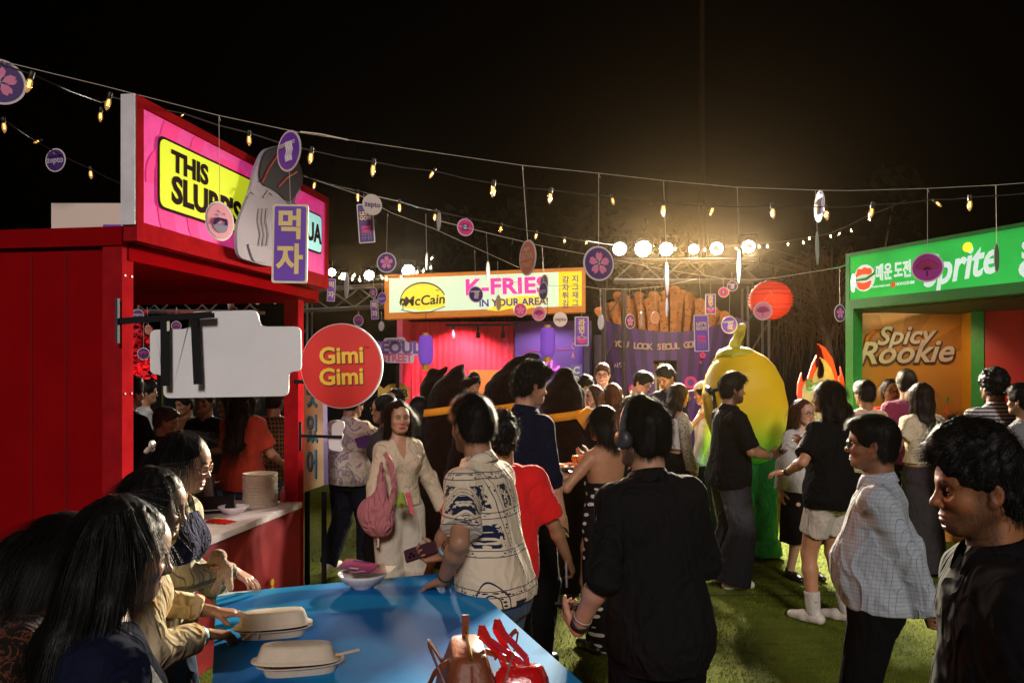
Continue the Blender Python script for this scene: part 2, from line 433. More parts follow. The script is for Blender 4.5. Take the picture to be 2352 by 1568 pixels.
def face_tint(V, skin, sex, beard=0, hair=(.012,.01,.01), lip=None, brow=1.0, sc=1.0):
    x = V[:,0]/sc; y = V[:,1]/sc; z = V[:,2]/sc; c = np.tile(np.array(skin), (len(V), 1)); ax = np.abs(x)
    def mixc(m, col):
        nonlocal c; c = c * (1 - m[:, None]) + np.array(col) * m[:, None]
    def el(cx, cy, cz, rx, ry, rz, soft=.35):
        q = np.sqrt(((ax-cx)/rx)**2 + ((y-cy)/ry)**2 + ((z-cz)/rz)**2); return np.clip((1 + soft - q) / soft, 0, 1)
    mixc(el(.038, .07, -.034, .024, .04, .02, 1) * .25, (skin[0]*1.15, skin[1]*.8, skin[2]*.75))
    mixc(el(0, .112, -.034, .016, .02, .013, 1) * .25, (skin[0]*1.15, skin[1]*.8, skin[2]*.75))
    mixc(el(.080, -.01, -.01, .018, .03, .035, .5) * .3, (skin[0]*1.15, skin[1]*.75, skin[2]*.65))
    if beard:
        b = np.clip((-.030 - z + .35*np.clip(.03 - y, -1, .05))/.025, 0, 1) * np.clip((y + .030)/.02, 0, 1)
        b *= 1 - el(0, .10, -.040, .03, .06, .018, .3)*.9
        b *= 1 - el(0, .095, -.068, .019, .03, .010, .3)
        b = np.maximum(b * (z > -.16), el(0, .095, -.0535, .026, .02, .0048, .5) * .95)
        side = np.clip((.045 - y)/.02, 0, 1) * np.clip((.02 - z)/.02, 0, 1) * np.clip((y + .012)/.01, 0, 1) * (ax > .05)
        b = np.maximum(b, side*.9)
        n = .75 + .25*np.sin(x*900 + 3*np.sin(z*700))*np.sin(z*1100 + y*800)
        mixc(np.clip(b * beard * n, 0, 1), hair)
    bz = .0215 + .004*np.sin(np.clip((ax - .014)/.034, 0, 1)*math.pi)
    bw = np.clip((.0048 - np.abs(z - bz) - .05*np.clip(ax-.03, 0, 1))/.0018, 0, 1) * np.clip((ax - .011)/.004, 0, 1) * np.clip((.050 - ax)/.008, 0, 1) * (y > .04)
    mixc(bw * .93 * brow, hair)
    lid = el(.031, .085, .0035, .0145, .03, .0022, .6) * (y > .05); mixc(lid * .85, (.02,.012,.01))
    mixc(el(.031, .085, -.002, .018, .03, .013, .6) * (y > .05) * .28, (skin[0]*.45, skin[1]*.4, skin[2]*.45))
    L = el(0, .09, -.0680, .0225, .03, .0098, .25) * (y > .065)
    lc = lip or ((skin[0]*.95, skin[1]*.55, skin[2]*.55) if sex == 'm' else (skin[0]*.9, skin[1]*.38, skin[2]*.4))
    mixc(L * .85, lc); mixc(el(0, .09, -.0680, .024, .03, .0013, .8) * .8 * (y > .06), (.03,.012,.01))
    return c
def flow_strands(V, F, n, steps, step, flow, w, curl=0, lift=.0, seed=1, keep=None, bad=None):
    r = np.random.default_rng(seed)
    a = V[F[:,1]] - V[F[:,0]]; b = V[F[:,3]] - V[F[:,0]]; N = np.cross(a, b); ar = np.linalg.norm(N, axis=1); N /= ar[:, None].clip(1e-12)
    Cn = V[F].mean(1)
    if keep is not None: ar = ar * keep(Cn)
    i = r.choice(len(F), n, p=ar/ar.sum()); p = Cn[i] + N[i]*.0006 + r.normal(size=(n,3))*.0012; nn = N[i]
    ph = r.uniform(0, 6.28, (n, 3)); pts = [p]; 
    for s_ in range(steps):
        f = flow(p); t = f - nn * np.sum(f*nn, 1)[:, None] * (1 - s_/steps*.6)
        t /= np.linalg.norm(t, axis=1)[:, None].clip(1e-6)
        cu = np.sin(ph + s_ * (1.1 + .4*np.sin(ph[:, :1]*7))) * curl
        t = t + cu + nn * lift * (1 + .8*np.sin(ph[:, :1]*5)) * (1 if steps < 7 else .7**s_)
        t /= np.linalg.norm(t, axis=1)[:, None].clip(1e-6)
        p = p + t * step; pts.append(p)
    pts = np.stack(pts, 1)
    if bad is not None:
        ok = ~bad(pts.reshape(-1, 3)).reshape(pts.shape[:2]).any(1); pts = pts[ok]; nn = nn[ok]; n = len(pts)
    d = np.gradient(pts, axis=1); side = np.cross(d, nn[:, None, :]); side /= np.linalg.norm(side, axis=2)[..., None].clip(1e-9)
    tap = np.linspace(1, .12, steps+1)[None, :, None]; wd = w * r.uniform(.5, 1.4, (n,1,1)) * tap
    VV = np.stack([pts - side*wd/2, pts + side*wd/2], 2).reshape(-1, 3)
    m = steps + 1; base = (np.arange(n) * m * 2)[:, None] + np.arange(steps)[None, :] * 2; base = base.ravel()
    FF = np.stack([base, base+1, base+3, base+2], 1)
    return VV, FF

def make_hair(style, h, sc, near, length=.3, vol=1.0, curl=0, seed=0, part=0.0, fringe=.0, back_only=False, down=(0,0,-1)):
    """all in the head's own frame, metres before scaling"""
    L = length
    lo = (-.16, -.22, -.20 if style in ('short','curly','afro','bun','fade') else -L - .06); hi = (.16, .17, .24)
    dn = nrm(down); dn = nrm(dn * v3(.5, .35, 1))
    if style in ('long', 'bob', 'pony'): lo = tuple(np.minimum(lo, dn*L - .12)); hi = tuple(np.maximum(hi, dn*L*v3(1,1,0) + v3(.14, .02, .24)))
    def D(pts): return [tuple(v3(x, y, max(z, 0)) + (dn * -z if z < 0 else 0)) for x, y, z in pts]
    g = SDF(lo, hi, h); c0 = v3(0, -.014, .036)
    t = .010 if style in ('fade',) else .014
    if style in ('long', 'bob', 'pony'): t = .015
    if style in ('long', 'bob', 'bun', 'pony'): c0 = v3(0, -.019, .036)
    ty = t*1.1 if style not in ('long', 'bob', 'bun', 'pony') else .006
    g.ell(c0, (.0765 + t, .097 + ty, .084 + t), k=0)
    if ty < .01: g.ell((0, -.040, .030), (.0765 + t, .085, .084 + t), k=.02)
    g.ell((0, -.050, -.030), (.066 + t*.6, .050 + t*.5, .060), k=.03)          # back of the head down to the nape
    if style in ('short', 'fade', 'curly'):
        g.ell((0, .012, .070 + .018*vol), (.068, .092, .038 + .016*vol), k=.03)
        if style == 'fade' and vol > 1: g.ell((0, .050, .100), (.062, .070, .030 + .012*vol), k=.03)
        if fringe: g.ell((0, .085, .095), (.055, .028, .022 + .02*fringe), k=.03)
    if style == 'afro': g.ell((0, -.015, .06), (.105*vol, .115*vol, .10*vol), k=.02)
    # clear the face and below the ears
    fz = -.036 if style in ('short','fade','curly','afro') else -.04
    g.ell((0, .105, fz), (.070, .085, (.103 if style in ('long','bob','bun','pony') else .098) if not fringe else .088), k=.012, sub=True)
    if style == 'fade' and vol > 1: g.ell((0, .050, -.050), (.13, .062, .082), k=.012, sub=True)
    if style in ('short', 'fade', 'curly', 'afro', 'bun'):
        g.ell((0, .040, -.100), (.13, .068, .104), k=.015, sub=True)
        g.ell((0, -.02, -.155), (.12, .11, .075), k=.012, sub=True)
    if style in ('long', 'bob'):
        for sx in (-1, 1):
            g.chain(D([(sx*.066, .014, .055), (sx*.080, -.004, -.03), (sx*.082, -.026, -.12), (sx*.080, -.034, -L*.8), (sx*.072, -.040, -L)]), [.017, .018, .022, .024*vol, .012], k=.03)
            g.chain(D([(sx*.045, -.060, .03), (sx*.050, -.080, -.08), (sx*.054, -.105, -.22 if L > .3 else -L*.7), (sx*.052, -.112, -L*.87), (sx*.040, -.11, -L-.01)]), [.045, .036, .034*vol, .033*vol, .010], k=.04)
        g.chain(D([(0, -.075, .03), (0, -.094, -.1), (0, -.122, -.24 if L > .3 else -L*.7), (0, -.13, -L*.9), (0, -.125, -L-.02)]), [.045, .036, .033*vol, .032*vol, .010], k=.04)
    if style == 'bun': g.ell((0, -.125, -.01), (.042*vol, .036*vol, .040*vol), k=.012)
    if style == 'pony': g.chain([(0, -.11, .02), (0, -.15, -.02), (0, -.14, -.12), (0, -.12, -L)], [.03, .03, .03, .012], k=.03)
    if part and style in ('long', 'bob', 'bun'): g.ell((part*.02, .05, .130), (.004, .06, .012), k=.012, sub=True)
    amp = .0022 + .0055*curl
    g.disp(wob(55 + 40*curl, amp, seed, (1.3, 1.3, .35 if style in ('long','bob') else .8)))
    if style in ('long', 'bob'): g.disp(wob(130, .0022, seed + 5, (1, 1, .12)))
    V, F = g.mesh()
    if len(V) == 0: return V, F
    V = relax(V, F, 1)
    crown = v3(0, -.045, .12)
    fz2 = .055 if not fringe else .035
    def bad(p):
        x, y, z = p.T; return ((np.abs(x) < .070) & (y > .035) & (z < fz2) & (z > -.16)) | ((np.abs(x) < .1) & (y > -.005) & (z < .012) & (z > -.16) & (style not in ('long', 'bob'))) | (np.sqrt(x*x + (y+.01)**2) > .2)
    if style in ('short', 'fade', 'curly', 'afro'):
        if style == 'fade' and vol > 1: curl = max(curl, .4)
        def flow(p):
            d = p - crown; f = d * v3(1, .6, 1) + v3(0, .05, -.02) * (p[:, 2:3] > .06); return f
        n = {0: 500, 1: 2600, 2: 8000}[near]; st = 5; ln = .0065 if style != 'afro' else .004
        if style == 'curly': ln = .0085
        SV, SF = flow_strands(V, F, n, st, ln, flow, .0011 if near == 2 else .0016 if near else .003, curl=.25 + curl*.9, lift=.22 + .35*curl, seed=seed, bad=bad)
    else:
        def flow(p):
            d = (p - crown) * v3(1, 1, .2); return d * np.clip((p[:, 2:3] + .02) * 9, 0, 1) * 8 + dn * np.clip(1.15 - p[:, 2:3]*8, .1, 1)
        n = {0: 500, 1: 2500, 2: 11000}[near]
        SV, SF = flow_strands(V, F, n, 9, .022 if L > .2 else .012, flow, .0011 if near == 2 else .0018 if near else .0035, curl=.05 + curl*.5, lift=.02 + curl*.2, seed=seed, bad=bad)
    F2 = np.concatenate([F, SF + len(V)])
    return np.concatenate([V, SV]), F2

def glasses(parent, M, sc, m, lens_r=.021, round_=False, w=.0022):
    mb = MB()
    for sx in (-1, 1):
        pts = []
        for i in range(20):
            a = 2*math.pi*i/19; ca, sa = math.cos(a), math.sin(a)
            e = 1 if round_ else .55
            px = (abs(ca)**e)*math.copysign(1, ca)*lens_r*1.12; pz = (abs(sa)**e)*math.copysign(1, sa)*lens_r*.85
            pts.append(M @ Vector((sx*.033 + px, .104 - abs(sx*.033 + px)*.18, -.003 + pz)))
        mb.tube(pts, w*sc, 6, caps=False)
        mb.tube([M @ Vector((sx*.058, .092, .006)), M @ Vector((sx*.078, .05, .006)), M @ Vector((sx*.080, .0, .004)), M @ Vector((sx*.080, -.018, -.012))], w*sc*.8, 6)
    mb.tube([M @ Vector((-.010, .103, .002)), M @ Vector((0, .106, .005)), M @ Vector((.010, .103, .002))], w*sc, 6)
    return mb.obj('glasses', m, parent, smooth=True)

def hand_prims(g, W, d, n, side, s, curl=.35, spread=.0, thumb=.5, k=.0022, fcurl=None):
    d = nrm(d); n = np.array(n, float); n = nrm(n - d * (n @ d)); t = np.cross(d, n) * (1 if side == 'R' else -1)
    W = np.array(W, float); s = s * .98
    kx = (.030, .0105, -.0095, -.0285); ky = (.086, .091, .086, .077)
    for i in range(4):
        K = W + d*ky[i]*s + t*kx[i]*s
        g.cone(W + t*kx[i]*.55*s, K, .0165*s, .0115*s, k=.010)
    g.cone(W + t*.022*s + d*.02*s + n*.006*s, W + t*.030*s + d*.055*s + n*.006*s, .016*s, .012*s, k=.01)
    ln = (.072, .080, .075, .058); out = []
    for i in range(4):
        K = W + d*ky[i]*s + t*kx[i]*s; c = fcurl[i] if fcurl else curl * (1 + .12*i)
        dd = nrm(d + t * (kx[i]/.03) * (.11 + spread)); a = 0; p = K
        for j, (fr, am) in enumerate(((.46, .9), (.30, 1.1), (.24, .7))):
            a += c * am; q = p + (dd*math.cos(a) + n*math.sin(a)) * ln[i]*fr*s
            r0 = (.0088, .0080, .0070)[j]*s; r1 = (.0080, .0071, .0060)[j]*s
            g.cone(p, q, r0, r1, k=k); p = q
        out.append(p)
    p = W + d*.022*s + t*.026*s + n*.008*s; td = nrm(t*(.95 - .5*thumb) + d*.75 + n*(.15 + .6*thumb))
    for j, l in enumerate((.040, .032, .026)):
        q = p + td*l*s; g.cone(p, q, (.0135, .0112, .0100)[j]*s, (.0112, .0100, .0078)[j]*s, k=.006); p = q
        td = nrm(td + d*.25*thumb - t*.35*thumb + n*.12)
    out.append(p)
    return out, t

def torso_tab(sex, w=1.0, fat=0.0, loose=0.0, hem=-.12, waist=None):
    if sex == 'f':
        T = [(-.22,.110,.07,.08),(-.12,.155,.095,.115),(0,.166,.100,.122),(.15,.150,.098,.108),(.36,.122,.088,.090),(.55,.132,.102,.095),(.70,.148,.118,.100),(.84,.150,.098,.095),(.93,.118,.072,.080),(1.0,.060,.052,.055)]
    else:
        T = [(-.22,.120,.08,.09),(-.12,.150,.095,.112),(0,.158,.098,.118),(.15,.150,.100,.106),(.36,.138,.098,.094),(.55,.148,.106,.102),(.72,.162,.112,.108),(.84,.156,.096,.102),(.93,.122,.072,.082),(1.0,.064,.056,.058)]
    out = []
    for t, a, f, b in T:
        bell = math.exp(-((t - .28)/.26)**2)
        ex = fat * bell
        low = max(0, min(1, (.72 - t)/.5))
        out.append([t, a*w + ex*.35 + loose*low*.9, f*(.5+.5*w) + ex + loose*low*1.0, b*(.5+.5*w) + ex*.15 + loose*low*.9])
    return out
def crop_tab(T, lo, hi):
    T = np.array(T); ts = [lo] + [t for t in T[:,0] if lo < t < hi] + [hi]
    return [[t] + [float(np.interp(t, T[:,0], T[:,c])) for c in (1,2,3)] for t in ts]

SHOE_N = 0
def person(loc, face, H=1.72, sex='m', skin='tan', lean=(0, 0), twist=0, head=(0, 0, 0), L=None, Rr=None, feet=None,
           top=None, bottom=None, shoes=None, hair=None, hair_col='black', beard=0, lip=None, eyeglass=None, near=1, w=1.0, fat=0.0,
           label='', cat='person', jaw=1.0, nose=1.0, group=None, h=None, lowres=False, headscale=1.0, nofold=False, neck=1.0, hq=None):
    """near 2: within arm's reach of the lens, 1: middle ground, 0: far"""
    s = (H - .02) / 1.75; root = thing('person', loc, label, cat, group, R(face))
    hb = h or {2: .007, 1: .009, 0: .013}[near]; hh = hq or {2: .0032, 1: .0046, 0: .0065}[near]; hn = {2: .0031, 1: .0040, 0: .0056}[near]
    skc = SKINS[skin] if isinstance(skin, str) else skin
    # skeleton: size and place the figure so that the crown of the head comes where loc and H say
    lf, ls = R(lean[0]), R(lean[1]); up = nrm(v3(math.sin(ls), math.sin(lf), math.cos(lf)*math.cos(ls)))
    for _ in range(2):
        hz0 = (.92*s + up[2]*(.56 + .06*neck)*s) + (.105 + .118)*s**.5*headscale; s *= (H - .02)/hz0
    hx = up*(.56 + .06*neck)*s; hx = Vector((hx[0], hx[1] + .035*s, 0)); hx.rotate(Euler((0, 0, R(face))))
    loc = (loc[0] - hx.x, loc[1] - hx.y, 0); root.location = loc
    hip = v3(0, 0, .92*s)
    lf, ls = R(lean[0]), R(lean[1])
    up = nrm(v3(math.sin(ls), math.sin(lf), math.cos(lf)*math.cos(ls)))
    Ls = .56*s; nb = hip + up*Ls
    tw = R(twist); rt0 = v3(1, 0, 0); rt = v3(math.cos(tw), math.sin(tw), 0); rt = nrm(rt - up*(rt @ up)); fw = np.cross(up, rt)
    sw = (.148 if sex == 'm' else .132) * s * w
    sh = {'L': nb - rt*sw - up*.074*s, 'R': nb + rt*sw - up*.074*s}
    ua, fa = .285*s, .255*s
    arms = {}
    for sd, A in (('L', L), ('R', Rr)):
        A = dict(A or {}); sg = -1 if sd == 'L' else 1
        T = A.get('w', (sg*.25*s, .06*s, .80*s))
        if isinstance(T, WP): q = T.p - Vector(loc); q.rotate(Euler((0, 0, -R(face)))); T = tuple(q)
        T = np.array(T, float)
        E, Wp = ik(sh[sd], T, ua, fa, A.get('pole', (sg*.5, -1, -.1)))
        fd = nrm(Wp - E); A['E'] = E; A['W'] = Wp; A['d'] = nrm(A.get('d', fd)); A['n'] = A.get('n', (-sg, 0, 0)); arms[sd] = A
    feet = feet or ((-.10, .02, 0), (.10, .0, 0)); hj = {'L': hip - rt0*.088*s, 'R': hip + rt0*.088*s}; legs = {}
    for sd, ft in (('L', feet[0]), ('R', feet[1])):
        lift = ft[3] if len(ft) > 3 else 0
        ank = v3(ft[0], ft[1] - .03, .085*s + lift); K, A_ = ik(hj[sd], ank, .43*s, .425*s, (0, 1, 0)); legs[sd] = (K, A_, ft[2])
    # head frame
    hy, hp, hr = (R(a) for a in head); hsz = s**.5 * (1.0 if sex == 'm' else .955) * headscale
    tors = Matrix(((rt[0], fw[0], up[0]), (rt[1], fw[1], up[1]), (rt[2], fw[2], up[2])))
    base = Matrix.Identity(3) if abs(lean[0]) > 0 or True else tors
    HM3 = Euler((0, 0, tw), 'XYZ').to_matrix() @ Euler((-lf*.35, 0, 0)).to_matrix() @ Euler((0, 0, hy)).to_matrix() @ Euler((-hp, 0, 0)).to_matrix() @ Euler((0, hr, 0)).to_matrix()
    piv = Vector(nb) + Vector(fw)*.012*s + Vector(up)*.06*s*neck
    HC = piv + HM3 @ Vector((0, .018*s, .105*hsz))
    HM = Matrix.Translation(HC) @ HM3.to_4x4() @ Matrix.Scale(hsz, 4)
    iHM = HM.inverted()
    # body
    lo = np.minimum.reduce([hj['L'], hj['R'], nb, *[arms[a]['E'] for a in 'LR'], *[arms[a]['W'] for a in 'LR'], *[legs[a][1] for a in 'LR']]) - .22
    hi = np.maximum.reduce([hj['L'], hj['R'], nb, *[arms[a]['E'] for a in 'LR'], *[arms[a]['W'] for a in 'LR'], *[legs[a][1] for a in 'LR']]) + .22
    hi[2] = max(nb[2] + .12, hi[2] - .1); lo[2] = -.01
    g = SDF(lo, hi, hb)
    TT = [[t, a*s, f*s, b*s] for t, a, f, b in torso_tab(sex, w, fat)]
    g.loft(hip, nb, rt, fw, TT, k=0)
    if sex == 'f':
        for sx in (-1, 1): g.ell(hip + up*.385*s + rt*sx*.070*s + fw*.088*s, (.055*s, .050*s, .055*s), k=.03)
    for sd, sg in (('L', -1), ('R', 1)):
        A = arms[sd]; S = sh[sd]; q = .92 if sex == 'f' else 1.0
        g.cone(nb - up*.03*s + rt*sg*.05*s, S, .046*s, .052*s*q, k=.04)
        g.chain([S, S*.55 + A['E']*.45, A['E'], A['E']*.7 + A['W']*.3, A['W']], [.054*s*q*w, .047*s*q*w, .037*s*q, .040*s*q, .0265*s*q], k=.02)
        K, An, ya = legs[sd]; J = hj[sd]
        g.chain([J, J*.6 + K*.4, K, K*.7 + An*.3, An], [.092*s*q*w, .083*s*w, .054*s, .055*s, .036*s], k=.02)
        fd = v3(math.sin(-R(ya)), math.cos(R(ya)), 0); g.cone(An - v3(0,0,.04*s), An + fd*.14*s - v3(0,0,.06*s), .035*s, .026*s, k=.02)
    g.cone(nb - up*.05*s, nb + up*.08*s, .062*s, .055*s, k=.03)
    Vb, Fb = g.mesh(); Vb = relax(Vb, Fb, 2)
    parts = [(Vb, Fb, np.tile(np.array(skc), (len(Vb), 1)))]
    # head
    gh = head_sdf(hh, sex, jaw, nose)
    nbl = iHM @ Vector(nb - up*.01*s)
    nr = (.058 if sex == 'm' else .047) * (w*.5 + .5)
    gh.cone((0, -.028, -.055), tuple(nbl), nr, nr*1.12, k=.022)
    Vh, Fh = gh.mesh(); Vh = relax(Vh, Fh, 1)
    hcol = tuple(hair_mat(hair_col).node_tree.nodes['Principled BSDF'].inputs['Base Color'].default_value[:3])
    hcol = {'black': (.012,.01,.009), 'brown': (.03,.016,.01), 'darkbrown': (.018,.011,.008)}.get(hair_col, (.03,.018,.012))
    tint = face_tint(Vh, skc, sex, beard, hcol, lip)
    HMa = np.array(HM); Vh = Vh @ HMa[:3,:3].T + HMa[:3,3]
    parts.append((Vh, Fh, tint))
    # hands
    tips = {}
    for sd in 'LR':
        A = arms[sd]; hs_ = s * (.9 if sex == 'f' else 1.0)
        C = A['W'] + A['d']*.09*s; gg = SDF(C - .145*s, C + .145*s, hn)
        gg.cone(A['W'] - nrm(A['W'] - A['E'])*.05*s, A['W'], .0275*s*(.92 if sex == 'f' else 1), .0235*s*(.92 if sex == 'f' else 1), k=.01)
        tp, tv = hand_prims(gg, A['W'], A['d'], A['n'], sd, hs_, A.get('curl', .35), A.get('spread', 0), A.get('thumb', .5), fcurl=A.get('fcurl'))
        Vg, Fg = gg.mesh(); Vg = relax(Vg, Fg, 1)
        c = np.tile(np.array(skc), (len(Vg), 1)) * np.array([1.02, .93, .92])
        parts.append((Vg, Fg, c)); tips[sd] = (A['W'], A['d'], nrm(np.array(A['n'], float)), tv)
    off = 0; VV = []; FF = []; CC = []
    for V_, F_, C_ in parts: VV.append(V_); FF.append(F_ + off); CC.append(C_); off += len(V_)
    mesh_obj('body', np.concatenate(VV), np.concatenate(FF), skin_mat(), root, smooth=True, attrs={'tint': np.concatenate(CC)})
    # eyes
    if near >= 1:
        for sx in (-1, 1):
            mb = MB(); r = .0128
            prof = [(r*math.sin(a), r*math.cos(a)) for a in [i*math.pi/10 for i in range(11)]]
            Mx = HM @ Matrix.Translation((sx*.031, .0695, -.003)) @ Euler((R(-90), 0, 0)).to_matrix().to_4x4()
            mb.lathe(prof, 14, M=Mx)
            mb.m = [2 if i < 14 else (1 if i < 14*3 else 0) for i in range(len(mb.f))]
            mb.obj('eye', [mat('eye_white', (.34,.30,.28), .25), mat('iris', (.03,.015,.01), .1), mat('pupil', (.003,.003,.003), .08)], root, smooth=True)
    # hair
    if hair:
        hd = dict(hair); st = hd.pop('style'); hd['down'] = tuple(HM3.transposed() @ Vector((0,0,-1))); Vq, Fq = make_hair(st, {2: .005, 1: .0075, 0: .0105}[near], 1, near, **hd)
        Vq = Vq @ HMa[:3,:3].T + HMa[:3,3]
        mesh_obj('hair', Vq, Fq, hair_mat(hair_col), root, smooth=True)
    if eyeglass: glasses(root, HM, hsz, mat('glasses_' + eyeglass, {'black': (.01,.01,.01), 'gold': (.7,.5,.2), 'silver': (.6,.6,.62), 'clear': (.55,.35,.25)}[eyeglass], .25, metal=1 if eyeglass in ('gold','silver') else 0))
    # clothes
    def cloth(name, m, build, zlo=None, zhi=None, hx=None, fold=(18, .0045), seed=0, sm=2):
        gl = lo.copy(); gh_ = hi.copy()
        if zlo is not None: gl[2] = zlo
        if zhi is not None: gh_[2] = zhi
        q = SDF(gl, gh_, hx or hb); build(q)
        V_, F_ = q.mesh()
        if len(V_) == 0: return None
        V_ = relax(V_, F_, sm)
        return mesh_obj(name, V_, F_, m, root, smooth=True)
    sd0 = int(abs(loc[0]*977 + loc[1]*131)) % 1000
    if top:
        T = dict(top); loose = T.get('loose', .02); hem = T.get('hem', -.08); slv = T.get('sleeve', .55); open_ = T.get('neck', .09)
        tl = T.get('strapless', None); hi_t = 1.0 if tl is None else tl
        def bt(q):
            tab = [[t, a*s + .012, f*s + .012, b*s + .012] for t, a, f, b in torso_tab(sex, w, fat, loose)]
            tab = crop_tab(tab, hem, hi_t)
            q.loft(hip, nb, rt, fw, tab, k=0, cut=True)
            if sex == 'f' and hem < .4:
                for sx in (-1, 1): q.ell(hip + up*.385*s + rt*sx*.070*s + fw*.088*s, (.066*s, .062*s, .064*s), k=.035)
            if slv is not None and tl is None:
                for sd, sg in (('L', -1), ('R', 1)):
                    A = arms[sd]; S = sh[sd]; e = A['E']; wv = A['W']
                    q.cone(nb - up*.038*s + rt*sg*.045*s, S, .048*s + .007, .050*s + .009, k=.04)
                    lr = T.get('sl', 1.0) * .008
                    if slv <= 1:
                        en = S + (e - S)*slv
                        q.loft(S, en, fw, rt, [[-.02,.053*s*w+lr,.053*s*w+lr,.053*s*w+lr],[1,.050*s*w+lr*1.8,.050*s*w+lr*1.8,.050*s*w+lr*1.8]], k=.035, cut=True)
                        if slv < .95: q.cone(S, S, .054*s*w + lr, .054*s*w, k=.03)
                    else:
                        q.chain([S, e], [.053*s*w + lr, .043*s + lr*1.3], k=.035)
                        en = e + (wv - e)*(slv - 1)
                        q.loft(e, en, fw, up, [[-.1,.044*s+lr*1.2,.044*s+lr*1.2,.044*s+lr*1.2],[.9,.033*s+lr*1.3,.033*s+lr*1.3,.033*s+lr*1.3],[1,.034*s+lr,.034*s+lr,.034*s+lr]], k=.02, cut=True)
            q.disp(wob(T.get('fs', 16), T.get('fa', .0055), sd0, (1, 1, .55))); q.disp(wob(38, .0022, sd0+3, (1, 1, .7))); q.D -= np.float32(T.get('fa', .0055)*.7)
            if tl is None:
                vn = T.get('vneck', 0)
                q.cone(nb - up*.006*s + fw*.016*s, nb + up*.12*s + fw*.03*s, .056*s, .064*s, k=.006, sub=True)
                if vn: q.cone(nb + fw*.055*s + up*.03*s, nb + fw*.115*s - up*vn*s, .050*s, .012*s, k=.006, sub=True)
        cloth(T.get('name', 'shirt'), T['m'], bt, zlo=min((hip + up*hem*Ls)[2] - .14, arms['L']['W'][2]-.1 if slv and slv > 1 else 9, arms['R']['W'][2]-.1 if slv and slv > 1 else 9))
        if T.get('collar'):
            mb = MB(); n = 28; rows = [(.066, .045, 0), (.062, .060, -.004), (.066, .066, -.004), (.078, .045, 0), (.092, .018, .004)]
            for (r_, z_, b_) in rows:
                for i in range(n + 1):
                    a = R(-90 + 22 + (360 - 44) * i / n) ; 
                    fr = (1 - math.sin(a)) / 2           # 1 in front (a = -90), 0 behind
                    px, py = math.cos(a)*r_*s*1.02, math.sin(a)*r_*s*.95
                    zz = z_*s - fr*.030*s - (.012*s if r_ > .09 else 0)*fr*2
                    p = nb + rt*px - fw*py + up*(zz - .012*s); mb.v.append(tuple(p + fw*(.016*s*fr)))
            for r_ in range(len(rows) - 1):
                for i in range(n): mb.f.append((r_*(n+1)+i, r_*(n+1)+i+1, (r_+1)*(n+1)+i+1, (r_+1)*(n+1)+i)); mb.m.append(0)
            co = mb.obj('collar', T.get('cm', T['m']), root, smooth=True); md = co.modifiers.new('s', 'SOLIDIFY'); md.thickness = .0025
    if bottom:
        B = dict(bottom); kind = B['kind']; ln = B.get('len', 1.0); lo_ = B.get('loose', .018); wst = B.get('waist', .12)
        def bb(q):
            tab = [[t, a*s + .009 + lo_*.3, f*s + .009 + lo_*.3, b*s + .009 + lo_*.3] for t, a, f, b in torso_tab(sex, w, fat*.8)]
            q.loft(hip, nb, rt0, (0,1,0), crop_tab(tab, -.20, wst), k=0, cut=True)
            if kind in ('trousers', 'shorts'):
                for sd in 'LR':
                    K, An, ya = legs[sd]; J = hj[sd]; fl = B.get('flare', 0)
                    if ln > 1:
                        q.chain([J, K], [.098*s*w + lo_*.6, .064*s + lo_], k=.03)
                        e = K + (An - K)*(ln - 1)*1.06
                        q.loft(K, e, (1,0,0), (0,1,0), [[-.05,.062*s+lo_,.062*s+lo_,.064*s+lo_],[.5,.060*s+lo_+fl*.5,.060*s+lo_+fl*.5,.064*s+lo_+fl*.5],[1,.050*s+lo_+fl,.055*s+lo_+fl,.058*s+lo_+fl]], k=.02, cut=True)
                    else:
                        e = J + (K - J)*ln
                        q.loft(J, e, (1,0,0), (0,1,0), [[-.05,.094*s*w+lo_*.5,.102*s+lo_*.5,.108*s+lo_*.5],[1,.070*s*w+lo_*1.2,.082*s+lo_*1.2,.082*s+lo_*1.2]], k=.015, cut=True)
            else:
                e = hip - v3(0, 0, ln); fl = B.get('flare', .05)
                q.loft(e, hip + v3(0,0,.02), (1,0,0), (0,1,0), [[0,.150*s+fl,.110*s+fl,.120*s+fl],[.5,.165*s+fl*.55,.115*s+fl*.5,.130*s+fl*.5],[1,.168*s+.012,.106*s+.012,.125*s+.012]], k=.02, cut=True)
            q.disp(wob(B.get('fs', 15), B.get('fa', .006), sd0 + 9, (1.3, 1.3, .35 if kind != 'shorts' else .6)))
        cloth(B.get('name', kind), B['m'], bb, zlo=-.01, zhi=(hip + up*wst*Ls)[2] + .12)
    if shoes:
        for sd in 'LR':
            K, An, ya = legs[sd]; fd = v3(math.sin(-R(ya)), math.cos(R(ya)), 0); A2 = v3(An[0], An[1], max(An[2] - .085*s, 0))
            gl_ = A2 - .2*s; gu = A2 + .25*s; gl_[2] = -.01
            q = SDF(gl_, gu, max(.006, hn*1.4))
            q.chain([A2 - fd*.045*s + v3(0,0,.04*s), A2 + fd*.08*s + v3(0,0,.036*s), A2 + fd*.175*s + v3(0,0,.028*s)], [.040*s, .044*s, .034*s], k=.02)
            q.cone(A2 + v3(0,0,.09*s) - fd*.01, A2 + v3(0,0,.05*s), .040*s, .042*s, k=.02)
            q.plane((0,0,A2[2] + .006), (0,0,-1))
            V_, F_ = q.mesh(); V_ = relax(V_, F_, 1)
            so = mesh_obj('shoe', V_, F_, shoes, root, smooth=True)
    root['_'] = 0; del root['_']
    return dict(root=root, HM=HM, hand=tips, nb=nb, up=up, rt=rt, fw=fw, s=s, arms=arms, hip=hip, sh=sh, hsz=hsz, legs=legs)
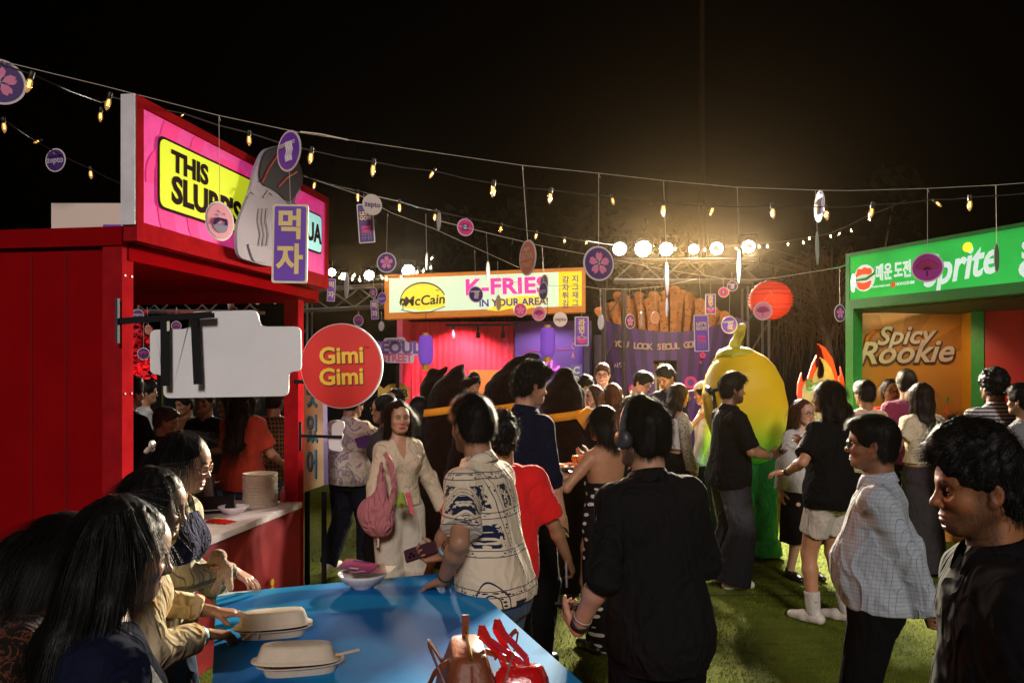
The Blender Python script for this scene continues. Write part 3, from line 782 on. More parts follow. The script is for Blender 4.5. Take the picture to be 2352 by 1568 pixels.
# ---------------------------------------------------------------- ground: artificial turf
def turf_mat(name='turf', blades=False):
    m = mat(name, (.06, .085, .012), .9, spec=.15); nt = m.node_tree; N = nt.nodes; L = nt.links; b = N['Principled BSDF']
    tc = next(n for n in N if n.type == 'TEX_COORD')
    n1 = N.new('ShaderNodeTexNoise'); n1.inputs['Scale'].default_value = 5; n1.inputs['Detail'].default_value = 8; n1.inputs['Roughness'].default_value = .7
    n2 = N.new('ShaderNodeTexNoise'); n2.inputs['Scale'].default_value = 90; n2.inputs['Detail'].default_value = 3
    mp = N.new('ShaderNodeMapping'); mp.inputs['Scale'].default_value = (1, 2.6, 1)
    L.new(tc.outputs['Object'], mp.inputs[0]); L.new(mp.outputs[0], n1.inputs['Vector']); L.new(mp.outputs[0], n2.inputs['Vector'])
    ad = N.new('ShaderNodeMath'); ad.operation = 'ADD'; L.new(n1.outputs['Fac'], ad.inputs[0]); L.new(n2.outputs['Fac'], ad.inputs[1])
    cr = N.new('ShaderNodeValToRGB'); cr.color_ramp.elements[0].position = .35; cr.color_ramp.elements[0].color = (.045,.065,.004,1)
    cr.color_ramp.elements[1].position = .68; cr.color_ramp.elements[1].color = (.17,.21,.013,1)
    hf = N.new('ShaderNodeMath'); hf.operation = 'MULTIPLY'; hf.inputs[1].default_value = .5; L.new(ad.outputs[0], hf.inputs[0]); L.new(hf.outputs[0], cr.inputs[0])
    L.new(cr.outputs[0], b.inputs['Base Color'])
    bp = N.new('ShaderNodeBump'); bp.inputs['Strength'].default_value = .9; bp.inputs['Distance'].default_value = .03; L.new(n2.outputs['Fac'], bp.inputs['Height']); L.new(bp.outputs[0], b.inputs['Normal'])
    return m
TURF = turf_mat()
tag(mesh_obj('ground', [(-60,-20,0),(60,-20,0),(60,120,0),(-60,120,0)], [(0,1,2,3)], TURF), kind='structure')
def turf():
    n = 150000; r = np.random.default_rng(3)
    y = 2.6 + 6.5 * r.random(n)**1.5; x = (r.random(n)*1.16 - .5) * y * 1.25 + .35
    x = x + .0; a = r.uniform(0, 6.28, n); h = r.uniform(.010, .024, n); lean = r.normal(0, .008, (n, 2)) + np.array([.004, -.004]); w = r.uniform(.0015, .0032, n)
    p = np.stack([x, y, np.zeros(n)], 1); s = np.stack([np.cos(a)*w, np.sin(a)*w, np.zeros(n)], 1)
    t = p + np.stack([lean[:,0], lean[:,1], h], 1); V = np.stack([p - s, p + s, t], 1).reshape(-1, 3)
    F = np.arange(n*3).reshape(n, 3)
    o = mesh_obj('grass', V, F, mat('turf_blade', (.13,.17,.012), .8, spec=.2, var=.5, vscale=7)); o['label'] = 'short green artificial turf blades covering the ground'; tag(o, kind='stuff')
turf()
mb = MB()
for y_, x0, x1 in ((4.15, -1, 6), (6.4, 0.5, 6)): mb.box((x0, y_, .003), (x1, y_ + .02, .006))
tag(mb.obj('ground_seam', mat('seam', (.012,.02,.004), .9)), kind='structure')

def frame(name, A, B, label, cat, group=None):
    """thing whose local x runs from A to B, y away from the lens, z up from the ground"""
    A = Vector(A); B = Vector(B); d = B - A; rz = math.atan2(d.y, d.x)
    return thing(name, (A.x, A.y, 0), label, cat, group, rz), math.hypot(d.x, d.y)
RED = mat('red_laminate', (.21, .002, .004), .8, spec=0, var=.12, vscale=3, bump=(30, .05))
RED2 = mat('red_trim', (.27, .008, .012), .8, spec=.0, var=.15, vscale=12)
PINKLIT = mat('pink_lit_trim', (.62, .09, .12), .8, spec=.02, var=.1)  # pink light on the wall's outer edge put into its colour
BLACKMET = mat('black_metal', (.010,.010,.012), .7, spec=.12)
WHITE = mat('white_board', (.70,.70,.74), .55, var=.04, vscale=5)
CREAM = mat('cream_print', (.75,.62,.33), .6)
NAVY = mat('navy_print', (.055,.020,.16), .5)
PURP = mat('purple_print', (.13,.035,.42), .5)
MAG = mat('magenta_print', (.62,.02,.20), .5)
PINK = mat('pink_print', (.70,.19,.33), .55)
BORD = mat('card_border', (.62,.58,.60), .5)
DARKP = mat('dark_print', (.03,.012,.015), .5)
def glow(name, col, e, **k): return mat(name, col, .75, spec=.06, emit=e, ecol=col, **k)

# ---------------------------------------------------------------- red noodle kiosk on the near side
KA = P(315, 845, 4.0); KB = P(755, 845, 6.44)
def red_kiosk():
    T, Lw = frame('red_food_kiosk', KA, KB, 'red food kiosk with a pink lightbox fascia and a counter', 'kiosk')
    def part(name, mb, m, **k): return mb.obj(name, m, T, **k)
    z0, z1 = 2.47, 3.205
    part('fascia_frame', MB().box((0,0,z0),(Lw,.075,z0+.10)).box((0,0,z1-.05),(Lw,.075,z1)).box((0,0,z0+.10),(.055,.075,z1-.05)).box((Lw-.05,0,z0+.10),(Lw,.075,z1-.05)), RED2)
    part('fascia_end', MB().box((-.012,.004,z0+.08),(-.001,.082,z1)), mat('white_end', (.62,.60,.66), .5, var=.12, vscale=9))
    lb = part('lightbox', MB().box((.055,.014,z0+.10),(Lw-.05,.06,z1-.05)), glow('fascia_pink', (.60,.04,.23), .46, var=.10))
    # painted swirls on the lightbox
    sw = glow('fascia_swirl', (.55,.02,.15), .62)
    for (cx, r0, r1, a0, a1) in ((1.5,.95,1.05,150,215),(1.5,1.18,1.32,150,205),(.95,.30,.36,60,140),(2.3,.40,.47,95,180),(.35,.20,.26,100,190),(1.9,.58,.66,110,170)):
        pts = []
        for i in range(17): a = R(a0+(a1-a0)*i/16); pts.append((cx+math.cos(a)*r1, math.sin(a)*r1*.8))
        for i in range(16,-1,-1): a = R(a0+(a1-a0)*i/16); pts.append((cx+math.cos(a)*r0, math.sin(a)*r0*.8))
        pts = [(min(max(x, .06), Lw-.06), min(max(z + z0 + .35, z0+.105), z1-.055)) for x, z in pts]
        n = len(pts)//2; mb = MB()
        for i in range(n-1):
            q = [pts[i], pts[i+1], pts[2*n-2-i], pts[2*n-1-i]]
            mb.add([(p[0], .010 + .0004*cx, p[1]) for p in q], [(0,1,2,3)])
        mb.obj('painted_swirl', sw, lb)
    # speech bubble with the words
    bub = glow('bubble_lime', (.55,.64,.02), .46); ol = mat('bubble_line', (.02,.006,.01), .9, spec=.02)
    def fx(u, v):  # point on the fascia
        X0 = KA.x; Y0 = KA.y; ux, uy = (KB-KA).normalized().x, (KB-KA).normalized().y
        k = (u-U0)/FPX; t = (k*Y0 - X0)/(ux - k*uy); d = Y0 + uy*t
        return (t, CAM_H - (v-V0)/FPX*d)
    pb = [fx(369,338), fx(552,452), fx(575,508), fx(560,498), fx(369,474)]
    pb = [(pb[0][0], 3.045), (1.30, 3.045), (1.36, 2.75), (1.45, 2.64), (1.20, 2.69), (pb[4][0], 2.685)]
    r_ = round_poly(pb, .05); o_ = round_poly([(x + (.014 if x > .8 else -.014), z + (.014 if z > 2.85 else -.014)) for x, z in pb], .055)
    MB().poly(o_, .004, M=Matrix.Translation((0,.0045,0))).obj('speech_bubble_outline', ol, lb)
    MB().poly(r_, .004, M=Matrix.Translation((0,.0015,0))).obj('speech_bubble', bub, lb)
    text('THIS', 'lettering', ol, lb, (.30, 0, 2.945), .155, .035, .002, 'LEFT', 1.15)
    text("SLURP'S", 'lettering', ol, lb, (.30, 0, 2.79), .20, .035, .002, 'LEFT', 1.10)
    tl = [(1.80,3.02),(2.33,3.02),(2.33,2.74),(1.80,2.74)]
    MB().poly(round_poly([(x+(.014 if x>2 else -.014), z+(.014 if z>2.9 else -.014)) for x,z in tl], .05), .004, M=Matrix.Translation((0,.0045,0))).obj('answer_bubble_outline', ol, lb)
    MB().poly(round_poly(tl, .04), .004, M=Matrix.Translation((0,.0015,0))).obj('answer_bubble', glow('bubble_teal', (.30,.62,.60), .6), lb)
    text('UA', 'lettering', ol, lb, (2.18, 0, 2.87), .20, .03, .002)
    # cut-out figure standing proud of the fascia: dark cap, pale body (plain shapes only)
    cg = [fx(590,345), fx(648,330), fx(680,400), fx(676,448), fx(640,452), fx(652,500), fx(655,560), fx(640,612), fx(600,612), fx(560,600), fx(530,590), fx(528,520), fx(560,440), fx(572,385)]
    fig = thing('cutout_figure', (0,0,0), 'grey cut-out cartoon figure with a dark cap on the pink fascia', 'cutout')
    fig.location = T.location; fig.rotation_euler = T.rotation_euler
    MB().poly(round_poly(cg, .12, 6), .02, M=Matrix.Translation((0,-.045,0))).obj('board', mat('cutout_grey', (.26,.23,.30), .8, spec=.1, var=.15, vscale=2), fig)
    cp = [fx(588,350), fx(640,328), fx(676,380), fx(682,420), fx(650,470), fx(620,440), fx(575,420)]
    MB().poly(round_poly(cp, .12, 6), .006, M=Matrix.Translation((0,-.053,0))).obj('cap', mat('cutout_cap', (.022,.016,.024), .85, spec=.08), fig)
    mb = MB()
    for a in ([(583,420),(600,385),(625,350),(645,345)], [(622,430),(640,410),(665,395)]):
        q = [fx(*p) for p in a]; mb.tube([(x,-.056,z) for x,z in q], .006, 6)
    mb.obj('cap_piping', mat('cap_red', (.35,.03,.03), .4), fig)
    mb = MB()
    for a in ([(590,455),(600,440),(610,448)], [(548,450),(556,438),(566,446)]):
        q = [fx(*p) for p in a]; mb.tube([(x,-.050,z) for x,z in q], .005, 6)
    for du in (0,9,18): q = [fx(580+du,480), fx(577+du,510), fx(583+du,540), fx(579+du,565)]; mb.tube([(x,-.050,z) for x,z in q], .004, 6)
    mb.obj('face_line', mat('cutout_line', (.45,.40,.40), .9, spec=.03), fig)
    bw = [fx(552,560), fx(612,575), fx(600,605), fx(565,600)]
    MB().poly(round_poly(bw, .03), .006, M=Matrix.Translation((0,-.0535,0))).obj('bowl', mat('cutout_pale', (.32,.29,.35), .9, spec=.03), fig)
    # roof, posts, wall, counter
    part('roof', MB().box((.0,.085,2.45),(Lw,1.75,2.468)).box((0,.085,2.468),(.06,1.75,2.545)), RED)
    part('roof_beam', MB().box((Lw-.06,.085,2.36),(Lw,1.75,2.449)).box((.06,.085,2.38),(Lw-.061,.13,2.449)), RED)
    part('post', MB().box((.01,.09,0),(.10,.20,2.449)), RED2)
    part('post', MB().box((2.16,.12,0),(2.26,.235,2.359)), RED2)
    part('post', MB().box((2.16,1.62,0),(2.26,1.73,2.359)), RED2)
    part('side_wall', MB().box((.035,.2,0),(.07,.83,2.449)), RED)
    for x_, y_ in ((.0325,.42),(.0325,.62)): part('panel_joint', MB().box((x_-.0008,y_,.02),(x_+.001,y_+.004,2.44)), mat('joint_dark', (.03,.002,.002), .8))
    for z_ in (.5,1.1,1.7,2.3):
        for xx in (.012+.02, .085): part('screw', MB().lathe([(0,-.001),(.006,-.001),(.006,.002),(0,.002)], 8, c=(xx,.0885,z_), M=Euler((R(90),0,0)).to_matrix().to_4x4()), mat('screw_steel', (.25,.2,.2), .5))
    part('wall_trim', MB().box((.01,.831,0),(.09,.90,2.449)), PINKLIT)
    part('side_wall_return', MB().box((.035,.901,0),(.07,1.75,2.449)), RED2)
    part('counter_front', MB().box((.12,.10,0),(2.155,.13,.755)), mat('red_counter', (.26,.008,.012), .5, var=.3, vscale=2))
    part('counter_top', MB().box((.12,.085,.757),(2.155,.72,.80)), mat('counter_white', (.60,.52,.52), .4, var=.08))
    part('counter_end', MB().box((2.12,.131,0),(2.154,.70,.755)), RED)
    text('Gimi', 'lettering', mat('yellow_letter', (.66,.42,.02), .5), T, (1.42, .097, .22), .30, .03, .002)
    # brackets
    return T
# the panel signs hang from the kiosk but are boards of their own
K = red_kiosk()
def blade(name, pts_uv, d, t, m, label, cat, r=.03, back=0):
    q = [P(u, v, d) for u, v in pts_uv]; cx = sum(p.x for p in q)/len(q); cz = sum(p.z for p in q)/len(q)
    o = MB().poly(round_poly([(p.x - cx, p.z - cz) for p in q], r), t).obj(name, m, loc=(cx, d, cz)); tag(o, label, cat); return o
menu = blade('menu_board', [(344.6,757),(435,755),(436,716),(592,712),(596,749.5),(691,749.5),(692,852),(663,853),(663,909),(375.5,914),(374,860),(345,858)], 4.06, .014, WHITE, 'blank white stepped sign board hanging from a black bracket', 'sign', .035)
mb = MB()
a = P(277, 738, 3.99); b = P(490, 722, 3.99)
hang = thing('sign_bracket', tuple(a), 'black metal bracket with two arms holding the blank white board', 'bracket')
def rel(u, v, d, o=a): return P(u, v, d) - o
MB().bar(rel(268,738,4.02), rel(490,722,3.99), .030).obj('arm', BLACKMET, hang)
MB().bar(rel(379,735,4.0), rel(380,886,4.0), .033).obj('drop_bar', BLACKMET, hang)
MB().bar(rel(448,727,4.0), rel(455,882,4.0), .033).obj('drop_bar', BLACKMET, hang)
MB().bar(rel(270,685,3.99), rel(270,788,3.99), .024, .012).obj('mount_plate', mat('steel_dark', (.05,.05,.06), .8, spec=.1), hang)
# round sign
c = P(785, 840, 6.05)
gs = thing('round_sign', tuple(c), 'round red sign reading Gimi Gimi in yellow beside the kiosk post', 'sign')
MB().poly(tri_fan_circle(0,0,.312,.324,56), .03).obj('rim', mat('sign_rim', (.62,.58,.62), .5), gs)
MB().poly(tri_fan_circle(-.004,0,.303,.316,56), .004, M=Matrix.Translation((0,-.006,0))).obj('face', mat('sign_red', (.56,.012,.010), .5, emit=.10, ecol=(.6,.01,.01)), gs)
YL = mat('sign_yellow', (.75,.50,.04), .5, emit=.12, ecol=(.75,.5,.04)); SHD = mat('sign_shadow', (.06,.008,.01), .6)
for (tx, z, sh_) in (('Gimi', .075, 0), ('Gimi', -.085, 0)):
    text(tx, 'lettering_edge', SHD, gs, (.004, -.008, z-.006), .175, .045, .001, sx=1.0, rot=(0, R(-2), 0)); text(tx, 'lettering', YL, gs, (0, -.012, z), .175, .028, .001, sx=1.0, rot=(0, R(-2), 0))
text('™', 'trademark', SHD, gs, (.19, -.012, .13), .05, .0, .001)
MB().bar((-.37,.03,.09),(-.28,.03,.09),.03).bar((-.37,.03,-.12),(-.28,.03,-.12),.03).obj('bracket', BLACKMET, gs)
# small cut-out on a rod
c = P(745, 1000, 6.1); bt = thing('small_cutout', tuple(c), 'small white cut-out board on a black rod below the round red sign', 'sign')
bp_ = [(776,965),(790,967),(792,980),(785,990),(789,1000),(784,1012),(786,1037),(770,1035),(756,1032),(754,1008),(762,1000),(762,975)]
MB().poly(round_poly([((P(u,v,6.1)-c).x,(P(u,v,6.1)-c).z) for u,v in bp_], .02, 4), .01).obj('board', WHITE, bt)
MB().bar(P(688,1000,6.09)-c, P(786,1003,6.09)-c, .022).bar(P(690,968,6.1)-c, P(690,1035,6.1)-c, .02).obj('rod', BLACKMET, bt)
# vertical standee with Korean words
A_, B_ = P(692,845,6.75), P(744,845,6.60)
st, lw = frame('standee', A_, B_, 'cream upright board with blue Korean letters beside the kiosk', 'sign')
z0 = .80; z1 = 1.76
MB().poly([(0,z0-.03),(0,z1),(lw*.93,z1+.02),(lw,z0+.06)], .05, m=0, m_side=1).obj('board', [mat('cream_board', (.62,.50,.28), .6), mat('violet_edge', (.25,.20,.45), .6)], st)
for i, ch in enumerate('맛있어'): 
    text(ch, 'lettering_edge', DARKP, st, (lw/2+.004, -.004, z1-.16-i*.295), .25, .035, .001, sx=.62); text(ch, 'lettering', mat('blue_letter', (.05,.28,.45), .5), st, (lw/2, -.008, z1-.155-i*.295), .25, .02, .001, sx=.62)
MB().box((.02,.02,0),(.05,.05,z0)).box((lw-.05,.02,0),(lw-.02,.05,z0)).obj('leg', BLACKMET, st)
# white board on the kiosk roof
o = MB().box((0,0,0),(.43,.02,.162)).obj('roof_board', mat('roof_white', (.62,.56,.48), .6), loc=P(118, 527, 4.9)); tag(o, 'plain white board standing on the red kiosk roof', 'board')
MB().box((.32,-.003,.005),(.43,0,.03)).obj('printed_patch', PURP, o)

# ---------------------------------------------------------------- fries stall at the far end
def fries_stall():
    A = P(883, 845, 12.6); B = P(1345, 845, 12.4); T, Lw = frame('fries_stall', A, B, 'orange framed stall with a bright white and yellow fries sign', 'stall')
    zt, zb = 3.30, 2.60; sl = .10
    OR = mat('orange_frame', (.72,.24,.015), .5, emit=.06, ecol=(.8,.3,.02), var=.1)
    def q(x, z): return (x, z + sl * x / Lw)
    MB().poly([q(0,zb),q(Lw,zb),q(Lw,zt),q(0,zt)], .3).obj('sign_frame', OR, T)
    lb = MB().poly([q(.08,zb+.10),q(Lw-.06,zb+.10),q(Lw-.06,zt-.06),q(.08,zt-.06)], .005, M=Matrix.Translation((0,-.012,0))).obj('lightbox', glow('fries_white', (.62,.78,.56), .52, var=.05), T)
    MB().poly([q(Lw-.42,zb+.101),q(Lw-.061,zb+.101),q(Lw-.061,zt-.061),q(Lw-.42,zt-.061)], .004, M=Matrix.Translation((0,-.018,0))).obj('yellow_panel', glow('fries_yellow', (.80,.66,.03), .5), lb)
    YS = glow('sun_yellow', (.82,.70,.06), .5); BK = mat('mc_black', (.03,.025,.02), .5); VI = mat('violet_letter', (.10,.05,.40), .5); HP = glow('hot_pink', (.80,.06,.38), .5)
    # half sun emblem with the word
    pts = tri_fan_circle(.62, zb+.26, .36, .30, 30, 0, math.pi) + [(.30, zb+.18), (.62, zb+.13), (.95, zb+.20)]
    MB().poly([(x, z+.015) for x, z in tri_fan_circle(.62, zb+.26, .37, .31, 30, R(20), R(185))] + [(.25,zb+.22)], .002, M=Matrix.Translation((0,-.015,0))).obj('sun_line', BK, lb)
    MB().poly(pts, .002, M=Matrix.Translation((0,-.019,0))).obj('sun', YS, lb)
    text('McCain', 'lettering', BK, lb, (.64, -.024, zb+.29), .21, .02, .001, sx=1.02, shear=.15, rot=(0, R(-4), 0))
    mbt = MB()
    for i in range(7): mbt.lathe([(0,-.03),(.026,0),(0,.03)], 6, c=(.30+.035*math.cos(i*2.4), -.026, zb+.27+.04*math.sin(i*2.4)), sy=.1)
    mbt.box((.295,-.026,zb+.15),(.306,-.02,zb+.26)); mbt.obj('tree_emblem', BK, lb)
    MB().tube([(.27,-.024,zb+.15),(.5,-.024,zb+.10),(.75,-.024,zb+.12),(.97,-.024,zb+.20)], .006, 5).obj('underline', BK, lb)
    MB().add([(.80,-.024,zb+.47),(.86,-.024,zb+.44),(.92,-.024,zb+.49),(.865,-.024,zb+.455)], [(0,1,2,3)]).obj('bird', BK, lb)
    text('K-FRIES', 'lettering', HP, lb, (1.93, -.022, zb+.50), .34, .035, .001, sx=1.12, rot=(0, R(-1.5), 0), space=1.05)
    sp = [(1.62,zb+.14),(1.75,zb+.20),(1.70,zb+.30),(1.95,zb+.33),(2.2,zb+.36),(2.52,zb+.36),(2.60,zb+.27),(2.50,zb+.22),(2.25,zb+.15),(2.0,zb+.16),(1.8,zb+.12)]
    MB().poly(round_poly(sp,.03), .002, M=Matrix.Translation((0,-.016,0))).obj('yellow_splash', YS, lb)
    text('IN YOUR AREA!', 'lettering', VI, lb, (2.05, -.022, zb+.255), .155, .03, .001, sx=1.0, rot=(0, R(-1.5), 0))
    for i, ch in enumerate('감자튀김'): text(ch, 'lettering', VI, lb, (Lw-.31, -.024, zt-.10-i*.125), .12, .015, .001)
    for i, ch in enumerate('지그재그'): text(ch, 'lettering', VI, lb, (Lw-.16, -.024, zt-.09-i*.125), .12, .015, .001)
    # walls and curtain
    CU = mat('pink_curtain', (.70,.05,.09), .7, var=.12, vscale=3)
    mb = MB(); n = 60; x0, x1 = .30, 2.02
    for i in range(n+1):
        x = x0 + (x1-x0)*i/n; y = .75 + .02*math.sin(i*1.9)
        mb.v += [(x, y, 0), (x, y, zb)]
    for i in range(n): mb.f.append((2*i, 2*i+2, 2*i+3, 2*i+1)); mb.m.append(0)
    mb.obj('curtain', CU, T, smooth=True)
    MB().box((2.03,.6,0),(Lw+.12,.65,zb)).obj('purple_wall', mat('purple_wall', (.10,.04,.20), .6, var=.15, vscale=2), T)
    MB().box((.20,.0,0),(.29,.8,zb)).obj('side_post', mat('pink_post', (.55,.06,.12), .5), T)
    MB().box((.28,.0,0),(2.0,.5,1.05)).obj('counter', mat('stall_counter', (.35,.04,.08), .5), T)
    MB().box((Lw-.02,.1,0),(Lw+.06,.6,2.35)).box((Lw+.14,.1,0),(Lw+.3,.6,2.35)).obj('dark_post', mat('dark_violet', (.03,.02,.05), .6), T)
    MB().box((1.30,.45,1.25),(1.85,.5,1.80)).obj('notice_board', mat('ochre_board', (.42,.24,.04), .6), T)
    MB().box((.95,.2,2.50),(2.1,.24,2.54)).box((1.05,.2,2.40),(1.08,.23,2.5)).box((1.45,.2,2.40),(1.48,.23,2.5)).box((1.85,.2,2.40),(1.88,.23,2.5)).obj('lamp_rail', BLACKMET, T)
    for x in (1.065, 1.465, 1.865):
        MB().lathe([(.0,-.05),(.035,-.05),(.03,.04),(.0,.045)], 10, c=(x,.215,2.36)).obj('rail_lamp', BLACKMET, T)
    l = lamp('stall_light', 'SPOT', (0,0,0), 170, (1,.25,.30), size=.06, spot=120, blend=.6); l.parent = T; l.location = (1.1,.15,2.42); l.rotation_euler = (R(35),0,0)
    l = lamp('stall_light', 'SPOT', (0,0,0), 30, (.7,.5,1), size=.06, spot=120, blend=.6); l.parent = T; l.location = (2.6,-.1,2.42); l.rotation_euler = (R(40),0,0)
    NE = glow('neon_pink', (1,.05,.55), 6)
    MB().tube([(2.52,.57,1.78),(2.56,.57,1.93),(2.64,.57,1.95),(2.62,.57,1.82),(2.70,.57,1.80),(2.76,.57,1.86)], .014, 6).obj('neon_tube', NE, T)
    MB().tube([(2.16,.58,1.85),(2.18,.58,2.1),(2.95,.58,2.14)], .007, 5).obj('wall_line', mat('wall_line', (.45,.03,.16), .5), T)
    return T
fries_stall()
def paper_lantern_tall(u, v, d, label):
    c = P(u, v, d); t = thing('paper_lantern', tuple(c), label, 'lantern', 'tall purple lanterns')
    prof = []
    for i in range(25):
        z = -.22 + .44*i/24; r = .115*(1-abs(z/.25)**4*.55); prof.append((r*(1+.03*math.cos(i*math.pi)), z))
    MB().lathe(prof, 24).obj('shade', glow('lantern_purple', (.16,.06,.42), .5), t, smooth=True)
    MB().lathe([(0,-.31),(.055,-.31),(.055,-.22)], 10).obj('tassel', mat('gold_cap', (.55,.36,.03), .4), t); MB().lathe([(0,.26),(.05,.26),(.05,.22)], 10).obj('top_cap', mat('gold_cap', (.55,.36,.03), .4), t)
    MB().tube([(0,0,.26),(0,0,.55)], .004, 4).obj('cord', BLACKMET, t)
paper_lantern_tall(978, 803, 12.1, 'tall purple paper lantern hanging before the pink curtain'); paper_lantern_tall(1258, 785, 12.1, 'tall purple paper lantern hanging before the violet wall')
# words on boards around the stall
c = P(912, 805, 9.2); t = thing('street_sign', tuple(c), 'white stepped sign reading zepto SEOUL STREET in violet and pink', 'sign')
bp_ = [(865,788),(880,787),(882,776),(930,774),(932,786),(960,787),(960,815),(951,816),(950,833),(885,833),(878,815),(862,815)]
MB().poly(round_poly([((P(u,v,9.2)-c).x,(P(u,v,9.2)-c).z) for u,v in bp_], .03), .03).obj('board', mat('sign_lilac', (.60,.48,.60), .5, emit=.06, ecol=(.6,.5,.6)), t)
text('zepto', 'lettering', NAVY, t, (-.02,-.006,.115), .085, .01, .001); text('SEOUL', 'lettering', mat('seoul_violet', (.16,.08,.36), .5), t, (.0,-.006,.03), .19, .05, .001, sx=.95); text('STREET', 'lettering', mat('street_pink', (.70,.10,.24), .5), t, (.0,-.006,-.085), .125, .04, .001, sx=.85)
MB().box((-.02,.03,-1.82),(.02,.06,-.12)).obj('pole', BLACKMET, t)
c = P(1324, 893, 11.2); t = thing('upright_sign', tuple(c), 'narrow blue upright sign reading CRAZY in white letters', 'sign')
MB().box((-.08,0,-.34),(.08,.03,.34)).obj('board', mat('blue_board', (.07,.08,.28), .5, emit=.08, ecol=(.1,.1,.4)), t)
for i, ch in enumerate('CRAZY'): text(ch, 'lettering', mat('pale_letter', (.62,.58,.52), .5), t, (0,-.006,.26-i*.13), .13, .03, .001)
MB().box((-.02,.03,-1.2),(.02,.05,-.34)).obj('pole', BLACKMET, t)
for i, ch in enumerate('CA'): text(ch, 'lettering', mat('orange_letter', (.6,.2,.03), .5), t, (-.05,-.006,.60-i*.13), .12, .02, .001, sx=.5)
c = P(905, 900, 9.8); t = thing('crown_sign', tuple(c), 'yellow zigzag topped sign with dark letters behind the crowd', 'sign')
bp_ = [(868,882),(880,893),(893,882),(907,895),(924,879),(940,892),(940,918),(868,920)]
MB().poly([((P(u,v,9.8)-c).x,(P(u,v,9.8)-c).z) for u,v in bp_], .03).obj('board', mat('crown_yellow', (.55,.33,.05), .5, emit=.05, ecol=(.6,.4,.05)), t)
text('EEB', 'lettering', DARKP, t, (.06,-.006,-.02), .14, .03, .001)
MB().box((-.02,.03,-1.5),(.02,.05,-.1)).obj('pole', BLACKMET, t)

